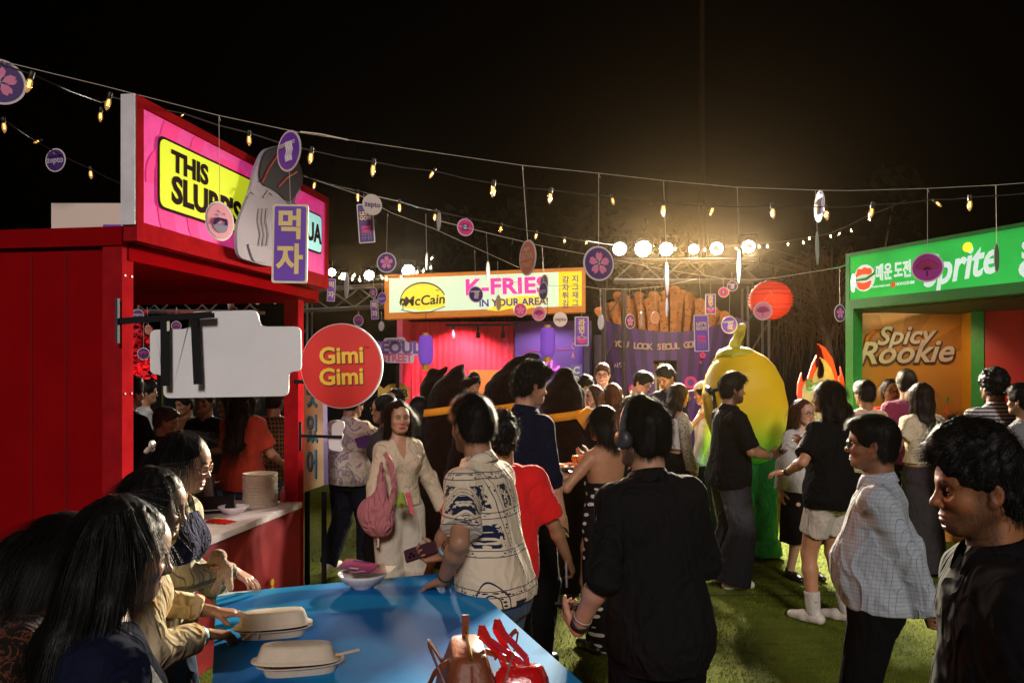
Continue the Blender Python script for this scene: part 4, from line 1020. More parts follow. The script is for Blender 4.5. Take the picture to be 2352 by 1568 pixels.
# ---------------------------------------------------------------- giant fries box
def fries_box():
    D = 12.6; c = P(1535, 845, D); T = thing('giant_fries_box', (c.x, D, 0), 'giant purple striped fries box standee with orange fries on top', 'standee')
    def q(u, v): p = P(u, v, D); return (p.x - c.x, p.z)
    top = [q(1373,727), q(1400,745), q(1440,757), q(1490,764), q(1540,764), q(1600,757), q(1650,745), q(1692,728)]
    outline = top + [q(1612,1130), q(1456,1130)]
    holes = None
    BX = mat('box_violet', (.085,.035,.19), .6); ST = mat('box_stripe', (.045,.025,.085), .6)
    # front built as vertical stripe pieces that bow outwards, with the serving hatch left open
    n = 22
    def edge(t):  # top u,v and bottom u
        u = 1373 + 319*t; vt = 727 + 37*math.sin(math.pi*t)**.8; return u, vt, 1456 + 156*t
    for i in range(n):
        t0, t1 = i/n, (i+1)/n; mb = MB(); um = 1373 + 319*(t0+t1)/2
        rows = [0, .02, .25, .5, .75, 1]
        segs = [(727, 1130)]
        y = lambda t: -.30*math.sin(math.pi*t)
        for (a0, a1) in ((None, 828), (828, 1000), (1000, 1130)):
            if a0 == 828 and 1482 < um < 1553: mb.obj('box_stripe', [BX if i % 2 else ST], T); mb = MB(); continue
            V = []
            for t in (t0, t1):
                u, vt, ub = edge(t)
                for vv in ((vt if a0 is None else a0), a1):
                    s_ = (vv - vt)/(1130 - vt); uu = u + (ub - u)*s_; x, z = q(uu, vv); V.append((x, y(t), z))
            mb.add([V[0], V[2], V[3], V[1]], [(0,3,2,1)]); mb.add([(v[0], v[1]+.03, v[2]) for v in (V[0], V[2], V[3], V[1])], [(0,1,2,3)])
        mb.obj('box_stripe', [BX if i % 2 else ST], T)
    MB().poly([q(1692,728), q(1640,900), q(1655,900), q(1718,740)], .4).obj('side_panel', BX, T)
    MB().poly([q(1456,1130), q(1612,1130), (q(1600,1)[0]*.9, .02), (q(1470,1)[0]*.9, .02)], .3).obj('base', BX, T)
    HB = thing
    MB().box((q(1482,0)[0], .4, 1.0), (q(1553,0)[0], .44, 1.95)).obj('hatch_back', mat('hatch_dark', (.05,.03,.02), .6), T)
    MB().box((q(1497,0)[0], .2, 1.2), (q(1515,0)[0], .3, 1.9)).obj('hanging_pan', mat('hatch_cream', (.45,.38,.20), .6), T)
    MB().box((q(1520,0)[0], .22, 1.2), (q(1531,0)[0], .26, 1.92)).box((q(1537,0)[0], .22, 1.3), (q(1541,0)[0], .26, 1.92)).obj('utensil', mat('steel', (.5,.5,.5), .3, metal=.8), T)
    # fries
    FR = mat('fry_orange', (.66,.25,.06), .65, var=.25, vscale=14, bump=(18,.5)); SP = mat('fry_speck', (.20,.05,.015), .7)
    r = random.Random(5)
    KX = [1373,1401,1428,1445,1469,1488,1506,1525,1547,1563,1579,1599,1630,1655,1690]; KV = [706,690,660,690,666,692,658,680,646,672,660,680,688,706,726]
    for i in range(27):
        u = 1377 + i*11.6 + r.uniform(-2,2); v = float(np.interp(u, KX, KV)) + r.uniform(-4,16) * (i % 2) ; w_ = r.uniform(7.5, 10.5)
        uu = 1535 + (u-1535)*.82; pts_l = []; pts_r = []; N = 12; vb = 790
        for k in range(N+1):
            t = k/N; vv = vb + (v + 8 - vb)*t; um = uu + (u-uu)*t; wb = w_*(.78 + .30*r.random()) * (1.35 if k in (N, N-1) else 1)
            pts_l.append(q(um - wb, vv)); pts_r.append(q(um + wb, vv))
        tp = [q(u + w_*1.1*math.cos(a), v + 6 - w_*.55*math.sin(a)) for a in (R(30), R(75), R(110), R(150))]
        y0 = .02 + .07*((i*2) % 5)
        f = MB().poly(round_poly(pts_r + tp + pts_l[::-1], .05, 3), .07, M=Matrix.Translation((0,y0,0))).obj('fry', FR, T)
        ms = MB()
        for k in range(5):
            t = r.random(); vv = 760 + (v - 745)*t; x, z = q(uu + (u-uu)*t + r.uniform(-.7,.7)*w_, vv); ms.lathe([(0,-.014),(.016,0),(0,.014)], 6, c=(x, y0-.004, z), sy=.3)
        ms.obj('crumb', SP, f)
    # arched words
    s_ = 'YOU LOOK SEOUL GOOD'; n = len(s_)
    for i, ch in enumerate(s_):
        if ch == ' ': continue
        t = (i+.5)/n; u = 1408 + 195*t; v = 789 + 9*math.sin(math.pi*t); x, z = q(u, v); yy = -.30*math.sin(math.pi*(u-1373)/319) - .025
        text(ch, 'lettering', mat('box_letter', (.46,.33,.24), .6), T, (x, yy, z), .135, .035, .002, rot=(0, R(8 - 16*t), 0))
    for (u, v, rr) in ((1577, 877, 14), (1452, 893, 13)):
        x, z = q(u, v); yy = -.30*math.sin(math.pi*(u-1373)/319) - .02
        MB().poly(tri_fan_circle(x, z, rr/145.2, rr/145.2, 26), .003, M=Matrix.Translation((0,yy,0))).obj('round_badge', MAG, T)
        MB().poly(tri_fan_circle(x, z, rr*.55/145.2, rr*.55/145.2, 20), .003, M=Matrix.Translation((0,yy-.006,0))).obj('badge_centre', BX, T)
    for (u, v, rr) in ((1605, 816, 8), (1600, 832, 3.5), (1428, 846, 4)):
        x, z = q(u, v); yy = -.30*math.sin(math.pi*(u-1373)/319) - .03; mb = MB()
        for k in range(5): a = k*1.2566; mb.poly(tri_fan_circle(x+math.sin(a)*rr*.6/152, z+math.cos(a)*rr*.6/152, rr*.42/152, rr*.42/152, 10), .003, M=Matrix.Translation((0,yy,0)))
        mb.obj('blossom_print', MAG, T)
    text('사랑해', 'lettering', mat('badge_white', (.6,.4,.45), .5), T, (q(1424,838)[0], -.14, q(1424,838)[1]), .085, .02, .001, rot=(0,R(-10),0))
fries_box()

# ---------------------------------------------------------------- green drinks stall on the right
def green_stall():
    A = P(1942, 845, 8.0); B = P(2352, 845, 6.25); B = A + (B-A)*1.7; T, Lw = frame('green_drinks_stall', A, B, 'green drinks stall with a lit green banner and orange booth panel', 'stall')
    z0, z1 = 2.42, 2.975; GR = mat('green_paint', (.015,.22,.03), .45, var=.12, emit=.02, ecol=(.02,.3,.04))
    MB().box((0,0,z0),(Lw,.12,z0+.09)).box((0,0,z1-.035),(Lw,.12,z1)).box((0,0,z0+.09),(.05,.12,z1-.035)).obj('fascia_frame', GR, T)
    BN = glow('banner_green', (.04,.56,.09), .42, var=.16, vscale=1.6)
    lb = MB().box((.05,.012,z0+.09),(Lw,.06,z1-.035)).obj('banner', BN, T)
    WH = glow('banner_white', (.68,.84,.82), .5); YE = glow('dot_yellow', (.80,.78,.04), .7); RD = glow('lip_red', (.75,.10,.03), .5); DG = mat('pepper_green', (.05,.30,.05), .5)
    # lips biting a pepper
    cx, cz = .235, z0+.29
    MB().poly(tri_fan_circle(cx, cz, .135, .13, 24), .002, M=Matrix.Translation((0,.008,0))).obj('sticker_edge', WH, lb)
    MB().poly(round_poly([(cx-.11,cz+.01),(cx-.08,cz+.10),(cx-.03,cz+.085),(cx,cz+.11),(cx+.04,cz+.09),(cx+.09,cz+.09),(cx+.11,cz+.01),(cx+.03,cz+.035),(cx-.04,cz+.035)],.02), .002, M=Matrix.Translation((0,.004,0))).obj('upper_lip', RD, lb)
    MB().poly(round_poly([(cx-.10,cz-.03),(cx,cz-.05),(cx+.10,cz-.03),(cx+.07,cz-.10),(cx,cz-.12),(cx-.07,cz-.10)],.02), .002, M=Matrix.Translation((0,.004,0))).obj('lower_lip', RD, lb)
    MB().tube([(cx-.18,-.002,cz+.01),(cx-.08,-.002,cz-.01),(cx+.04,-.002,cz-.005),(cx+.13,-.002,cz+.03),(cx+.15,-.002,cz+.09)], [.004,.016,.02,.014,.005], 8).obj('pepper', DG, lb)
    text('매운', 'lettering', WH, lb, (.475, .008, z0+.31), .165, .035, .001, sx=.66); text('도전', 'lettering', WH, lb, (.695, .008, z0+.31), .165, .035, .001, sx=.66)
    text('FOOD PARTNER', 'small_print', WH, lb, (.44, .008, z0+.19), .030, .0, .001); text('NONGSHIM', 'small_print', WH, lb, (.72, .008, z0+.19), .04, .015, .001)
    MB().poly(tri_fan_circle(.585, z0+.19, .025, .028, 20), .002, M=Matrix.Translation((0,.008,0))).obj('red_dot', RD, lb)
    text('Sprite', 'lettering', WH, lb, (1.27, .008, z0+.28), .38, .022, .001, sx=.80, shear=.32, rot=(0,R(-5),0))
    MB().poly(tri_fan_circle(1.37, z0+.43, .046, .042, 22), .002, M=Matrix.Translation((0,.004,0))).obj('yellow_dot', YE, lb)
    text('S', 'lettering', WH, lb, (1.90, .008, z0+.33), .19, .04, .001, sx=1.2); text('C', 'lettering', WH, lb, (1.90, .008, z0+.18), .19, .04, .001, sx=1.2)
    MB().box((.0,.0,0),(.10,.12,z0)).obj('post', GR, T); MB().box((Lw-.1,.0,0),(Lw,.12,z0)).obj('post', GR, T)
    MB().box((0,.121,z0-.02),(Lw,1.6,z0+.02)).obj('roof', mat('dark_green', (.01,.05,.012), .6), T)
    return T
green_stall()
def green_back():
    A = P(1962, 845, 8.5); B = P(2250, 845, 8.3); T, Lw = frame('orange_photo_booth', A, B, 'orange booth panel with Spicy Rookie lettering and painted peppers', 'booth')
    OP = mat('booth_orange', (.46,.19,.03), .5, var=.10, vscale=1.2); OB = mat('booth_bright', (.70,.33,.02), .45); 
    zt = 2.42
    MB().box((.0,.0,0),(.07,.1,zt)).box((Lw-.15,-.25,0),(Lw-.04,.1,zt+.01)).obj('side_frame', OB, T)
    bk = MB().box((.07,.06,0),(Lw-.15,.1,zt)).obj('back_panel', OP, T)
    # rays on the print
    ry = mat('booth_ray', (.36,.135,.022), .5, var=.1); cx, cz = Lw*.36, 1.9
    for a0, a1 in ((10,32),(55,80),(110,140),(165,178)):
        P2 = [(cx, cz)]
        for a in (a0, (a0+a1)/2, a1):
            dx, dz = math.cos(R(a)), math.sin(R(a)); k = min((Lw-.16-cx)/dx if dx > 0 else (cx-.08)/-dx if dx < 0 else 9, (zt-.02-cz)/dz if dz > 0 else 9); P2.append((cx+dx*k, cz+dz*k))
        MB().add([(x, .057, z) for x, z in P2], [(0,3,2,1)]).obj('painted_ray', ry, bk)
    LT = mat('booth_letter', (.52,.42,.42), .45); LS = mat('booth_letter_shadow', (.06,.03,.03), .6)
    for tx, x, z, s_ in (('Spicy', .50, 2.17, .27), ('Rookie', .50, 1.99, .33)):
        text(tx, 'lettering_edge', LS, bk, (x+.012, .045, z-.012), s_, .05, .01, shear=.35, rot=(0,R(-2),0)); text(tx, 'lettering', LT, bk, (x, .025, z), s_, .018, .006, shear=.35, rot=(0,R(-2),0))
    MB().tube([(.17,.05,1.95),(.12,.05,2.06),(.15,.05,2.16),(.22,.05,2.22),(.30,.05,2.22)], [.006,.022,.03,.022,.005], 8).obj('painted_pepper', mat('pepper_orange', (.50,.12,.03), .5), bk)
    MB().tube([(.13,.04,2.06),(.155,.04,2.165),(.22,.04,2.235),(.30,.04,2.235)], .006, 6).obj('pepper_line', LS, bk)
    MB().tube([(.80,.05,1.15),(.88,.05,1.22),(.95,.05,1.34),(.93,.05,1.46)], [.006,.03,.04,.02], 8).obj('painted_pepper', mat('pepper_orange', (.50,.12,.03), .5), bk)
    MB().tube([(.93,.05,1.46),(.95,.05,1.53)], .01, 6).obj('pepper_stem', mat('stem_green', (.03,.20,.04), .5), bk)
    g = mat('green_paint', (.02,.3,.04), .45)
    MB().box((.03,-.005,1.2),(.055,0,2.1)).box((Lw-.125,-.256,1.2),(Lw-.075,-.251,2.1)).obj('green_slot', mat('slot_green', (.01,.12,.02), .5), T)
    l = lamp('booth_light', 'SPOT', (0,0,0), 26, (1,.72,.38), size=.05, spot=115, blend=.6); l.parent = T; l.location = (.6,-.9,2.38); l.rotation_euler = (R(38),0,0)
    l = lamp('booth_light', 'SPOT', (0,0,0), 22, (1,.8,.6), size=.05, spot=120, blend=.6); l.parent = T; l.location = (1.9,-1.6,2.38); l.rotation_euler = (R(30),0,R(-10))
    C = P(2250, 845, 8.25); E = P(2262, 845, 8.2)
    T2, L2 = frame('red_booth_panel', P(2262,845,8.0), P(2560,845,7.3), 'plain red booth wall panel right of the orange booth', 'booth')
    MB().box((0,0,0),(L2,.06,2.44)).obj('panel', mat('booth_red', (.40,.012,.012), .5, var=.12, vscale=1.5), T2)
    MB().box((-.12,-.02,0),(-.005,.08,2.44)).obj('post', mat('green_paint', (.02,.3,.04), .45), T2)
green_back()
# flame cut-out
def flame():
    c = P(1886, 870, 9.0); T = thing('flame_cutout', (c.x, 9.0, 0), 'red and grey flame shaped cut-out sign beside the green stall', 'sign')
    def q(u, v): p = P(u, v, 9.0); return (p.x - c.x, p.z)
    out = [(1862,1000),(1842,950),(1832,905),(1833,880),(1841,855),(1843,878),(1855,870),(1866,835),(1876,815),(1872,838),(1879,852),(1890,845),(1893,825),(1887,803),(1878,788),(1895,797),(1912,822),(1920,850),(1925,872),(1932,860),(1930,840),(1938,870),(1942,905),(1938,935),(1925,970),(1905,1000)]
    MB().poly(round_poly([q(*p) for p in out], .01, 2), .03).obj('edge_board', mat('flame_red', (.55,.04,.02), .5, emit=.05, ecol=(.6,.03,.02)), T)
    inn = [(1887 + (u-1887)*.84 + 1, 905 + (v-905)*.80 + 8) for u, v in out]
    MB().poly(round_poly([q(*p) for p in inn], .01, 2), .004, M=Matrix.Translation((0,-.006,0))).obj('grey_face', mat('flame_grey', (.36,.37,.40), .6, var=.25, vscale=6), T)
    text('Sp', 'lettering', mat('flame_green', (.02,.22,.10), .5), T, (q(1867,890)[0], -.012, q(1867,885)[1]), .17, .04, .001)
    MB().box((-.02,.03,0),(.02,.06,1.2)).obj('pole', BLACKMET, T)
flame()
# dark backdrop: hedge line and night sky are black; a faint tree line stands behind
def truss(name, A, B, w, label, hang=None):
    A = Vector(A); B = Vector(B); L_ = (B-A).length; d = (B-A).normalized(); up = Vector((0,0,1)); sd = d.cross(up).normalized()
    T = thing(name, tuple(A), label, 'truss'); m = mat('truss_metal', (.10,.095,.09), .5, metal=.6)
    cs = [(sd*sx + up*sz)*w/2 for sx, sz in ((-1,-1),(1,-1),(1,1),(-1,1))]
    for c_ in cs: MB().tube([c_, d*L_ + c_], .025, 6).obj('chord', m, T)
    n = max(3, int(L_/(w*1.1)))
    for i in range(n):
        a = d*(L_*i/n); b = d*(L_*(i+1)/n)
        mb = MB()
        for j in range(4):
            p, q = cs[j], cs[(j+1) % 4]
            if i % 2: p, q = q, p
            mb.tube([a + p, b + q], .012, 5)
        mb.obj('brace', m, T)
    return T
truss('lighting_truss', P(1410,622,11.8), P(1735,622,11.6), .30, 'silver box truss under the row of floodlights')
truss('lighting_truss', P(270,690,11.0), P(600,692,11.0), .30, 'silver box truss seen through the red kiosk opening')
truss('lighting_truss', P(690,690,13.0), P(885,680,13.0), .34, 'silver box truss left of the fries sign')
def legs_of(u, d, z):
    x = P(u, 845, d).x; o = MB()
    for sx in (-.15, .15):
        for sy in (-.15, .15): o.tube([(sx, sy, 0), (sx, sy, z)], .02, 6)
    for k in range(int(z/.5)): o.tube([(-.15,-.15,k*.5),(.15,-.15,k*.5+.5)], .01, 5)
    o = o.obj('truss_tower', mat('truss_metal', (.1,.1,.1), .5)); o.location = (x, d, 0)
    tag(o, {1410: 'upright truss tower at the near end of the floodlight row', 1735: 'upright truss tower behind the red round lantern', 690: 'upright truss tower behind the kiosk post'}[u], 'truss')
legs_of(1410, 11.8, 3.0); legs_of(1735, 11.6, 3.0); legs_of(690, 13.2, 2.9)

def floodlight(u, v, rpx, d, col, energy, label, ring=False, tilt=(0,0), spot=75, target=(1.2,4.5,.3)):
    c = P(u, v, d); r = rpx/FPX*d
    T = thing('floodlight', tuple(c), label, 'floodlight', None)
    q = (Vector(target) - c).to_track_quat('-Y', 'Z'); T.rotation_mode = 'QUATERNION'; T.rotation_quaternion = q
    Mx = Euler((R(90),0,0)).to_matrix().to_4x4()
    MB().lathe([(0,-.16),(r*.7,-.16),(r*1.25,-.02),(r*1.3,.01),(r*1.2,.01),(r*1.1,-.01),(0,-.012)], 20, M=Mx).obj('housing', BLACKMET, T, smooth=True)
    E = glow('flood_' + ('w' if col[2] > .9 else 'y'), col, 60)
    k = 0
    for n_, rr in ((1,0),(6,.45),(12,.88)):
        if ring and n_ < 12: continue
        for i in range(n_):
            a = 2*math.pi*i/n_; 
            MB().lathe([(0,.03),(r*.2,.02),(r*.2,.0)], 8, M=Mx @ Matrix.Translation((math.cos(a)*r*rr, math.sin(a)*r*rr, .0))).obj('led', E, T)
    MB().bar((-r*1.35,.05,0),(-r*1.35,.05,r*2),.02).bar((r*1.35,.05,0),(r*1.35,.05,r*2),.02).bar((-r*1.35,.05,r*2),(r*1.35,.05,r*2),.02).obj('yoke', BLACKMET, T)
    if energy:
        cc = c + (Vector(target) - c).normalized()*.12
        lamp('floodlight_beam', 'SPOT', tuple(cc), energy, col, target, size=.10, spot=spot, blend=.7)
WC = (1.0,.90,.74); YC = (1,.80,.48); BC = (.86,.90,1.0)
FL = [(1423,571,14,WC,0,False,'first floodlight of the row, white'),(1477,571,17,WC,1,False,'second and brightest floodlight of the row'),(1530,572,14,YC,1,False,'third floodlight of the row, warm, behind a string'),
      (1593,572,10,YC,1,False,'fourth floodlight of the row, small and warm'),(1646,570,13,WC,1,True,'fifth floodlight of the row with a ring of white cells'),(1719,566,13,WC,1,True,'end floodlight of the row, turned sideways with a ring of cells')]
for u, v, r_, c_, e, ring, lb in FL: floodlight(u, v, r_, 11.5, c_, 0 if not e else 2600, lb, ring, target=(1.6,4.6,.2))
floodlight(938,622,13,12.9,BC,1200,'bluish white floodlight above the left end of the fries sign',target=(-.3,4.5,.5))
floodlight(848,632,10,13.1,YC,600,'warm floodlight on the truss left of the fries sign',target=(-.6,4.0,.5))
floodlight(762,625,8,13.0,WC,300,'white floodlight just behind the pink fascia end',target=(.6,4.5,.5))
floodlight(790,634,7,13.0,YC,0,'small warm floodlight right of the pink fascia end',target=(0,4.5,.5))
# red round lantern
c = P(1770, 689, 8.0); t = thing('round_lantern', tuple(c), 'round glowing red paper lantern hanging from the string', 'lantern')
prof = []
for i in range(41):
    a = math.pi*i/40; rr = math.sin(a)*.21; prof.append((max(rr,.045)*(1 + .05*math.cos(i*math.pi)), -math.cos(a)*.195))
def lantern_mat():
    m = mat('lantern_red', (.30,.005,.004), .9, spec=.03); nt = m.node_tree; b = nt.nodes['Principled BSDF']; out = next(n for n in nt.nodes if n.type == 'OUTPUT_MATERIAL')
    tr = nt.nodes.new('ShaderNodeBsdfTranslucent'); tr.inputs[0].default_value = (.50,.060,.030,1); mx = nt.nodes.new('ShaderNodeMixShader'); mx.inputs[0].default_value = .22
    nt.links.new(b.outputs[0], mx.inputs[1]); nt.links.new(tr.outputs[0], mx.inputs[2]); nt.links.new(mx.outputs[0], out.inputs[0]); return m
_l = lamp('lantern_lamp', 'POINT', (0,0,0), 4.5, (1,.50,.30), size=.03); _l.parent = t; _l.location = (-.01,-.10,-.01)
MB().lathe(prof, 36).obj('shade', lantern_mat(), t, smooth=True)
MB().lathe([(0,-.06),(.045,-.045),(.06,0),(.045,.045),(0,.06)], 14).obj('bulb', glow('lantern_bulb', (1,.5,.3), 3), t, smooth=True)
for i in range(1, 12):
    a = math.pi*i/12; rr = math.sin(a)*.2125; MB().tube([(math.cos(b_)*rr, math.sin(b_)*rr, -math.cos(a)*.1975) for b_ in [k*math.pi/18 for k in range(37)]], .0038, 4, caps=False).obj('rib', mat('lantern_rib', (.05,.002,.002), .8), t)
MB().lathe([(.03,.19),(.048,.20),(.048,.185)], 16).tube([(0,0,.2),(0,0,.24)], .003, 4).obj('hanger', BLACKMET, t)
# tall mast whose sodium lamp is just out of the picture
mm = MB(); mm.tube([(0,0,0),(0,0,12.2)], [.09,.045], 10); o = mm.obj('mast', mat('mast_grey', (.010,.006,.003), .9, spec=.02), loc=(P(1612,845,17).x, 17, 0)); tag(o, 'tall slim lamp mast rising behind the floodlights', 'lamp post')
mh = MB().box((-.3,-.12,12.2),(.3,.12,12.32)).obj('lamp_head', mat('mast_grey', (.010,.006,.003), .9, spec=.02), o)
MB().box((-.25,-.1,12.185),(.25,.1,12.198)).obj('lamp_glass', glow('sodium', (1,.62,.12), 30), o)
lamp('sodium_lamp', 'SPOT', (P(1612,845,17).x, 16.9, 12.1), 900, (1,.62,.15), (P(1612,845,17).x, 16.5, 0), size=.15, spot=120, blend=.8)

# ---------------------------------------------------------------- trees
def weeping_tree():
    D = 13.0; base = P(1915, 845, D); T = thing('bare_tree', (base.x, D, 0), 'bare weeping tree with thin brown twigs beside the green stall', 'tree')
    m = mat('bark', (.10,.06,.035), .85, var=.3); r = random.Random(11)
    MB().tube([(0,0,0),(.02,0,1.2),(-.10,0,2.2),(-.3,.05,3.0),(-.42,0,3.6)], [.11,.09,.07,.05,.02], 8).tube([(-.10,0,2.2),(.15,0,2.9),(.35,0,3.4)], [.05,.035,.012], 7).obj('trunk', m, T, smooth=True)
    mb = MB()
    for i in range(240):
        a = r.random(); tip = (r.gauss(-.25, .38), r.gauss(0, .3), 0)
        x0 = -.05 + tip[0]*.5; z0 = r.uniform(2.4, 3.75); x1 = x0 + tip[0]*.5; ln = r.uniform(.35, 1.1)
        pts = [(x0*.6, tip[1]*.3, z0-.15), (x1*.85, tip[1]*.8, z0+.05), (x1, tip[1], z0-.08), (x1+r.uniform(-.06,.06), tip[1], z0-ln*.5), (x1+r.uniform(-.12,.12), tip[1], z0-ln)]
        mb.tube(pts, [.008,.007,.006,.005,.002], 3, caps=False)
    mb.obj('twigs', mat('twig', (.075,.042,.020), .95, spec=.02, var=.4), T)
weeping_tree()
def leafy(name, u, v0, v1, d, wpx, col, label, n=900, leaf=.10, trunk=True, emit=0):
    b = P(u, 845, d); zt = P(u, v0, d).z; zb = P(u, v1, d).z; T = thing(name, (b.x, d, 0), label, 'tree'); wd = wpx/FPX*d/2
    r = np.random.default_rng(int(u)); nb_ = 14; cc = r.normal(size=(nb_,3)) * np.array([.42,.35,.42]); 
    k = r.integers(0, nb_, n); p = cc[k] + r.normal(size=(n,3))*.20; p = p * np.array([wd, wd, (zt-zb)/2]) + np.array([0,0,(zt+zb)/2])
    a = r.normal(size=(n,3)); a /= np.linalg.norm(a, axis=1)[:,None]; b2 = np.cross(a, r.normal(size=(n,3))); b2 /= np.linalg.norm(b2, axis=1)[:,None]
    s_ = leaf*r.uniform(.5,1.3,(n,1)); V = np.stack([p-a*s_, p+b2*s_*.5, p+a*s_, p-b2*s_*.5], 1).reshape(-1,3); F = np.arange(n*4).reshape(n,4)
    mesh_obj('crown', V, F, mat(name+'_leaf', col, .9, spec=.03, var=.5, vscale=3), T)
    mb = MB().tube([(0,0,0),(.05,0,zb*.6),(0,0,(zt+zb)/2)], [.12,.09,.03], 7)
    for i in range(6): mb.tube([(0,0,zb*.8),(cc[i][0]*wd, cc[i][1]*wd, cc[i][2]*(zt-zb)/2+(zt+zb)/2)], [.04,.012], 5)
    mb.obj('trunk', mat('bark', (.1,.06,.035), .85), T)
leafy('blossom_tree', 310, 735, 900, 10.0, 150, (.55,.03,.05), 'small tree with bright red blossom behind the red kiosk', 2600, .045)
leafy('dark_tree', 1150, 480, 800, 17.0, 330, (.004,.004,.002), 'dark leafy tree standing behind the fries stall', 2600, .16)
leafy('dark_tree', 1420, 500, 830, 19.0, 260, (.004,.004,.002), 'dark leafy tree behind the row of floodlights', 2200, .18)
leafy('dark_tree', 1975, 470, 850, 18.0, 300, (.004,.004,.002), 'dark leafy tree behind the green stall roof', 2400, .16)
lamp('tree_uplight', 'SPOT', P(290,900,9.4)+Vector((0,0,-1.0)), 160, (1,.12,.10), P(300,800,10), size=.1, spot=90)

# added spot with no fixture in front of the kiosk, warms faces in the aisle
def warm_fill():
    c = KA.lerp(KB, .62); c = Vector((c.x - .15, c.y, 2.60)); 
    lamp('kiosk_lamp', 'SPOT', (c.x + .35, c.y, 2.38), 190, (1,.34,.15), (1.25, 1.9, 1.5), size=.12, spot=44, blend=.5)
warm_fill()

# added black cloth backdrop that hides lit ground and stands for the dark
def backdrop_fence(A, B, label):
    T, Lw = frame('backdrop_fence', A, B, label, 'backdrop'); m = cloth_mat('backdrop_cloth', (.004,.004,.004), .6, 4); n = int(Lw/2.5)
    for i in range(n):
        x0, x1 = Lw*i/n, Lw*(i+1)/n; mb = MB(); k = 12
        for j in range(k+1):
            x = x0 + .03 + (x1-x0-.06)*j/k; y = .03*math.sin(j*1.7+i); mb.v += [(x, y, .05), (x, y, 2.3)]
        for j in range(k): mb.f.append((2*j, 2*j+2, 2*j+3, 2*j+1)); mb.m.append(0)
        mb.obj('cloth_panel', m, T, smooth=True)
        MB().tube([(x0,.06,0),(x0,.06,2.4)], .025, 6).obj('post', BLACKMET, T)
backdrop_fence((-15,16.2,0), (14,16.2,0), 'added black cloth backdrop for the dark behind the stalls')
backdrop_fence((-15,1,0), (-15,16,0), 'added black cloth backdrop for the dark beyond the red kiosk')
backdrop_fence((14,16,0), (14,1,0), 'added black cloth backdrop for the dark beyond the green stall')
# ---------------------------------------------------------------- cords, bulbs and hanging cards
CORD = mat('cord_black', (.02,.018,.016), .5); TWINE = mat('twine', (.50,.44,.38), .8); BULBG = None
def wire(name, pts, r, m, label, cat, sag=0):
    q = [P(*p) for p in pts]; o0 = q[0]; out = []
    for i in range(len(q)-1):
        n = max(2, int((q[i+1]-q[i]).length/.25))
        for k in range(n):
            t = k/n; p = q[i].lerp(q[i+1], t); p.z -= sag*4*t*(1-t); out.append(p)
    out.append(q[-1]); o = MB().tube([p - o0 for p in out], r, 5).obj(name, m, smooth=True, loc=o0); return tag(o, label, cat)
GLASS = mat('bulb_glass', (1,.80,.50), .06, trans=.9, alpha=.28, emit=.55, ecol=(1,.50,.12))
FIL = glow('filament', (1,.66,.26), 90); FIL2 = glow('filament_dim', (1,.45,.10), 3)
_bulbs = {}
def bulb_proto(far):
    if far in _bulbs: return _bulbs[far]
    if not far:
        s_ = MB().lathe([(0,.0),(.011,0),(.013,-.004),(.013,-.018),(.0125,-.038),(.010,-.040),(0,-.040)], 14)
        g = MB().lathe([(.010,-.040),(.0145,-.052),(.0165,-.066),(.0150,-.082),(.0100,-.097),(.004,-.108),(0,-.111)], 16)
        f = MB()
        for x in (-.004, 0, .004): f.tube([(x,0,-.045),(x,.002,-.082)], .0036, 5)
    else:
        s_ = MB().lathe([(0,.0),(.013,0),(.013,-.040),(0,-.040)], 8); g = MB().lathe([(.010,-.040),(.017,-.066),(.010,-.097),(0,-.111)], 8); f = MB().lathe([(0,-.045),(.009,-.062),(.007,-.085),(0,-.095)], 6)
    _bulbs[far] = (s_, g, f); return _bulbs[far]
_bm = {}
def bulb(u, v, hpx, d, tilt, label, group, dim=False, far=False):
    """u, v: the middle of the glowing part"""
    c = P(u, v, d); sc = hpx/FPX*d/.111; c = c + Vector((0,0,.07*sc))
    T = thing('string_bulb', tuple(c), label, 'bulb', group); T.rotation_euler = (R(random.uniform(-8,8)), R(tilt), 0); T.scale = (sc,)*3
    if far not in _bm:
        s_, g, f = bulb_proto(far)
        _bm[far] = [s_.obj('socket', CORD, T, smooth=True), g.obj('glass', GLASS, T, smooth=True), f.obj('filament', FIL, T)]
        _bm[(far,1)] = True
    else:
        for o in _bm[far]: inst(o, parent=T)
    if dim:
        for ch in T.children:
            if ch.name.startswith('filament'): ch.data = ch.data.copy(); ch.data.materials[0] = FIL2
    return T
bulb(75,197,52,3.6,14,'largest string bulb, hanging at the upper left over the kiosk','bulbs on the upper cable', dim=True)
cabA = [(254,240,44,10),(572,322,36,0),(717,364,42,6),(859,391,42,5),(1000,404,28,30),(1134,440,42,4),(1266,455,38,6),(1404,463,28,-12),(1525,483,40,4),(1641,487,30,22),(1773,490,38,-3),(1896,494,36,-6),(2006,489,40,10),(2143,474,26,-45),(2228,472,38,5)]
ORD = 'first second third fourth fifth sixth seventh eighth ninth tenth eleventh twelfth thirteenth fourteenth fifteenth'.split()
for i, (u,v,h_,ti) in enumerate(cabA):
    bulb(u,v,h_,4.2+u/1900,ti,ORD[i] + ' bulb from the left on the long upper black cable','bulbs on the upper cable', dim=(i == 5))
cabC = [(232,268,34,5.2,4),(8,292,36,5.0,0),(97,335,22,5.6,70),(207,401,30,5.8,-6),(425,268,14,5.6,50)]
LC = ['warm bulb close below its brighter neighbour left of the fascia end', 'warm bulb cut by the left edge above the kiosk roof', 'warm bulb lying sideways just above the small violet zepto card', 'warm bulb above the white roof board', 'warm bulb peeping over the top edge of the pink fascia']
for (u,v,h_,d_,ti), lb_ in zip(cabC, LC): bulb(u,v,h_,d_,ti,lb_,'bulbs on the left cable')
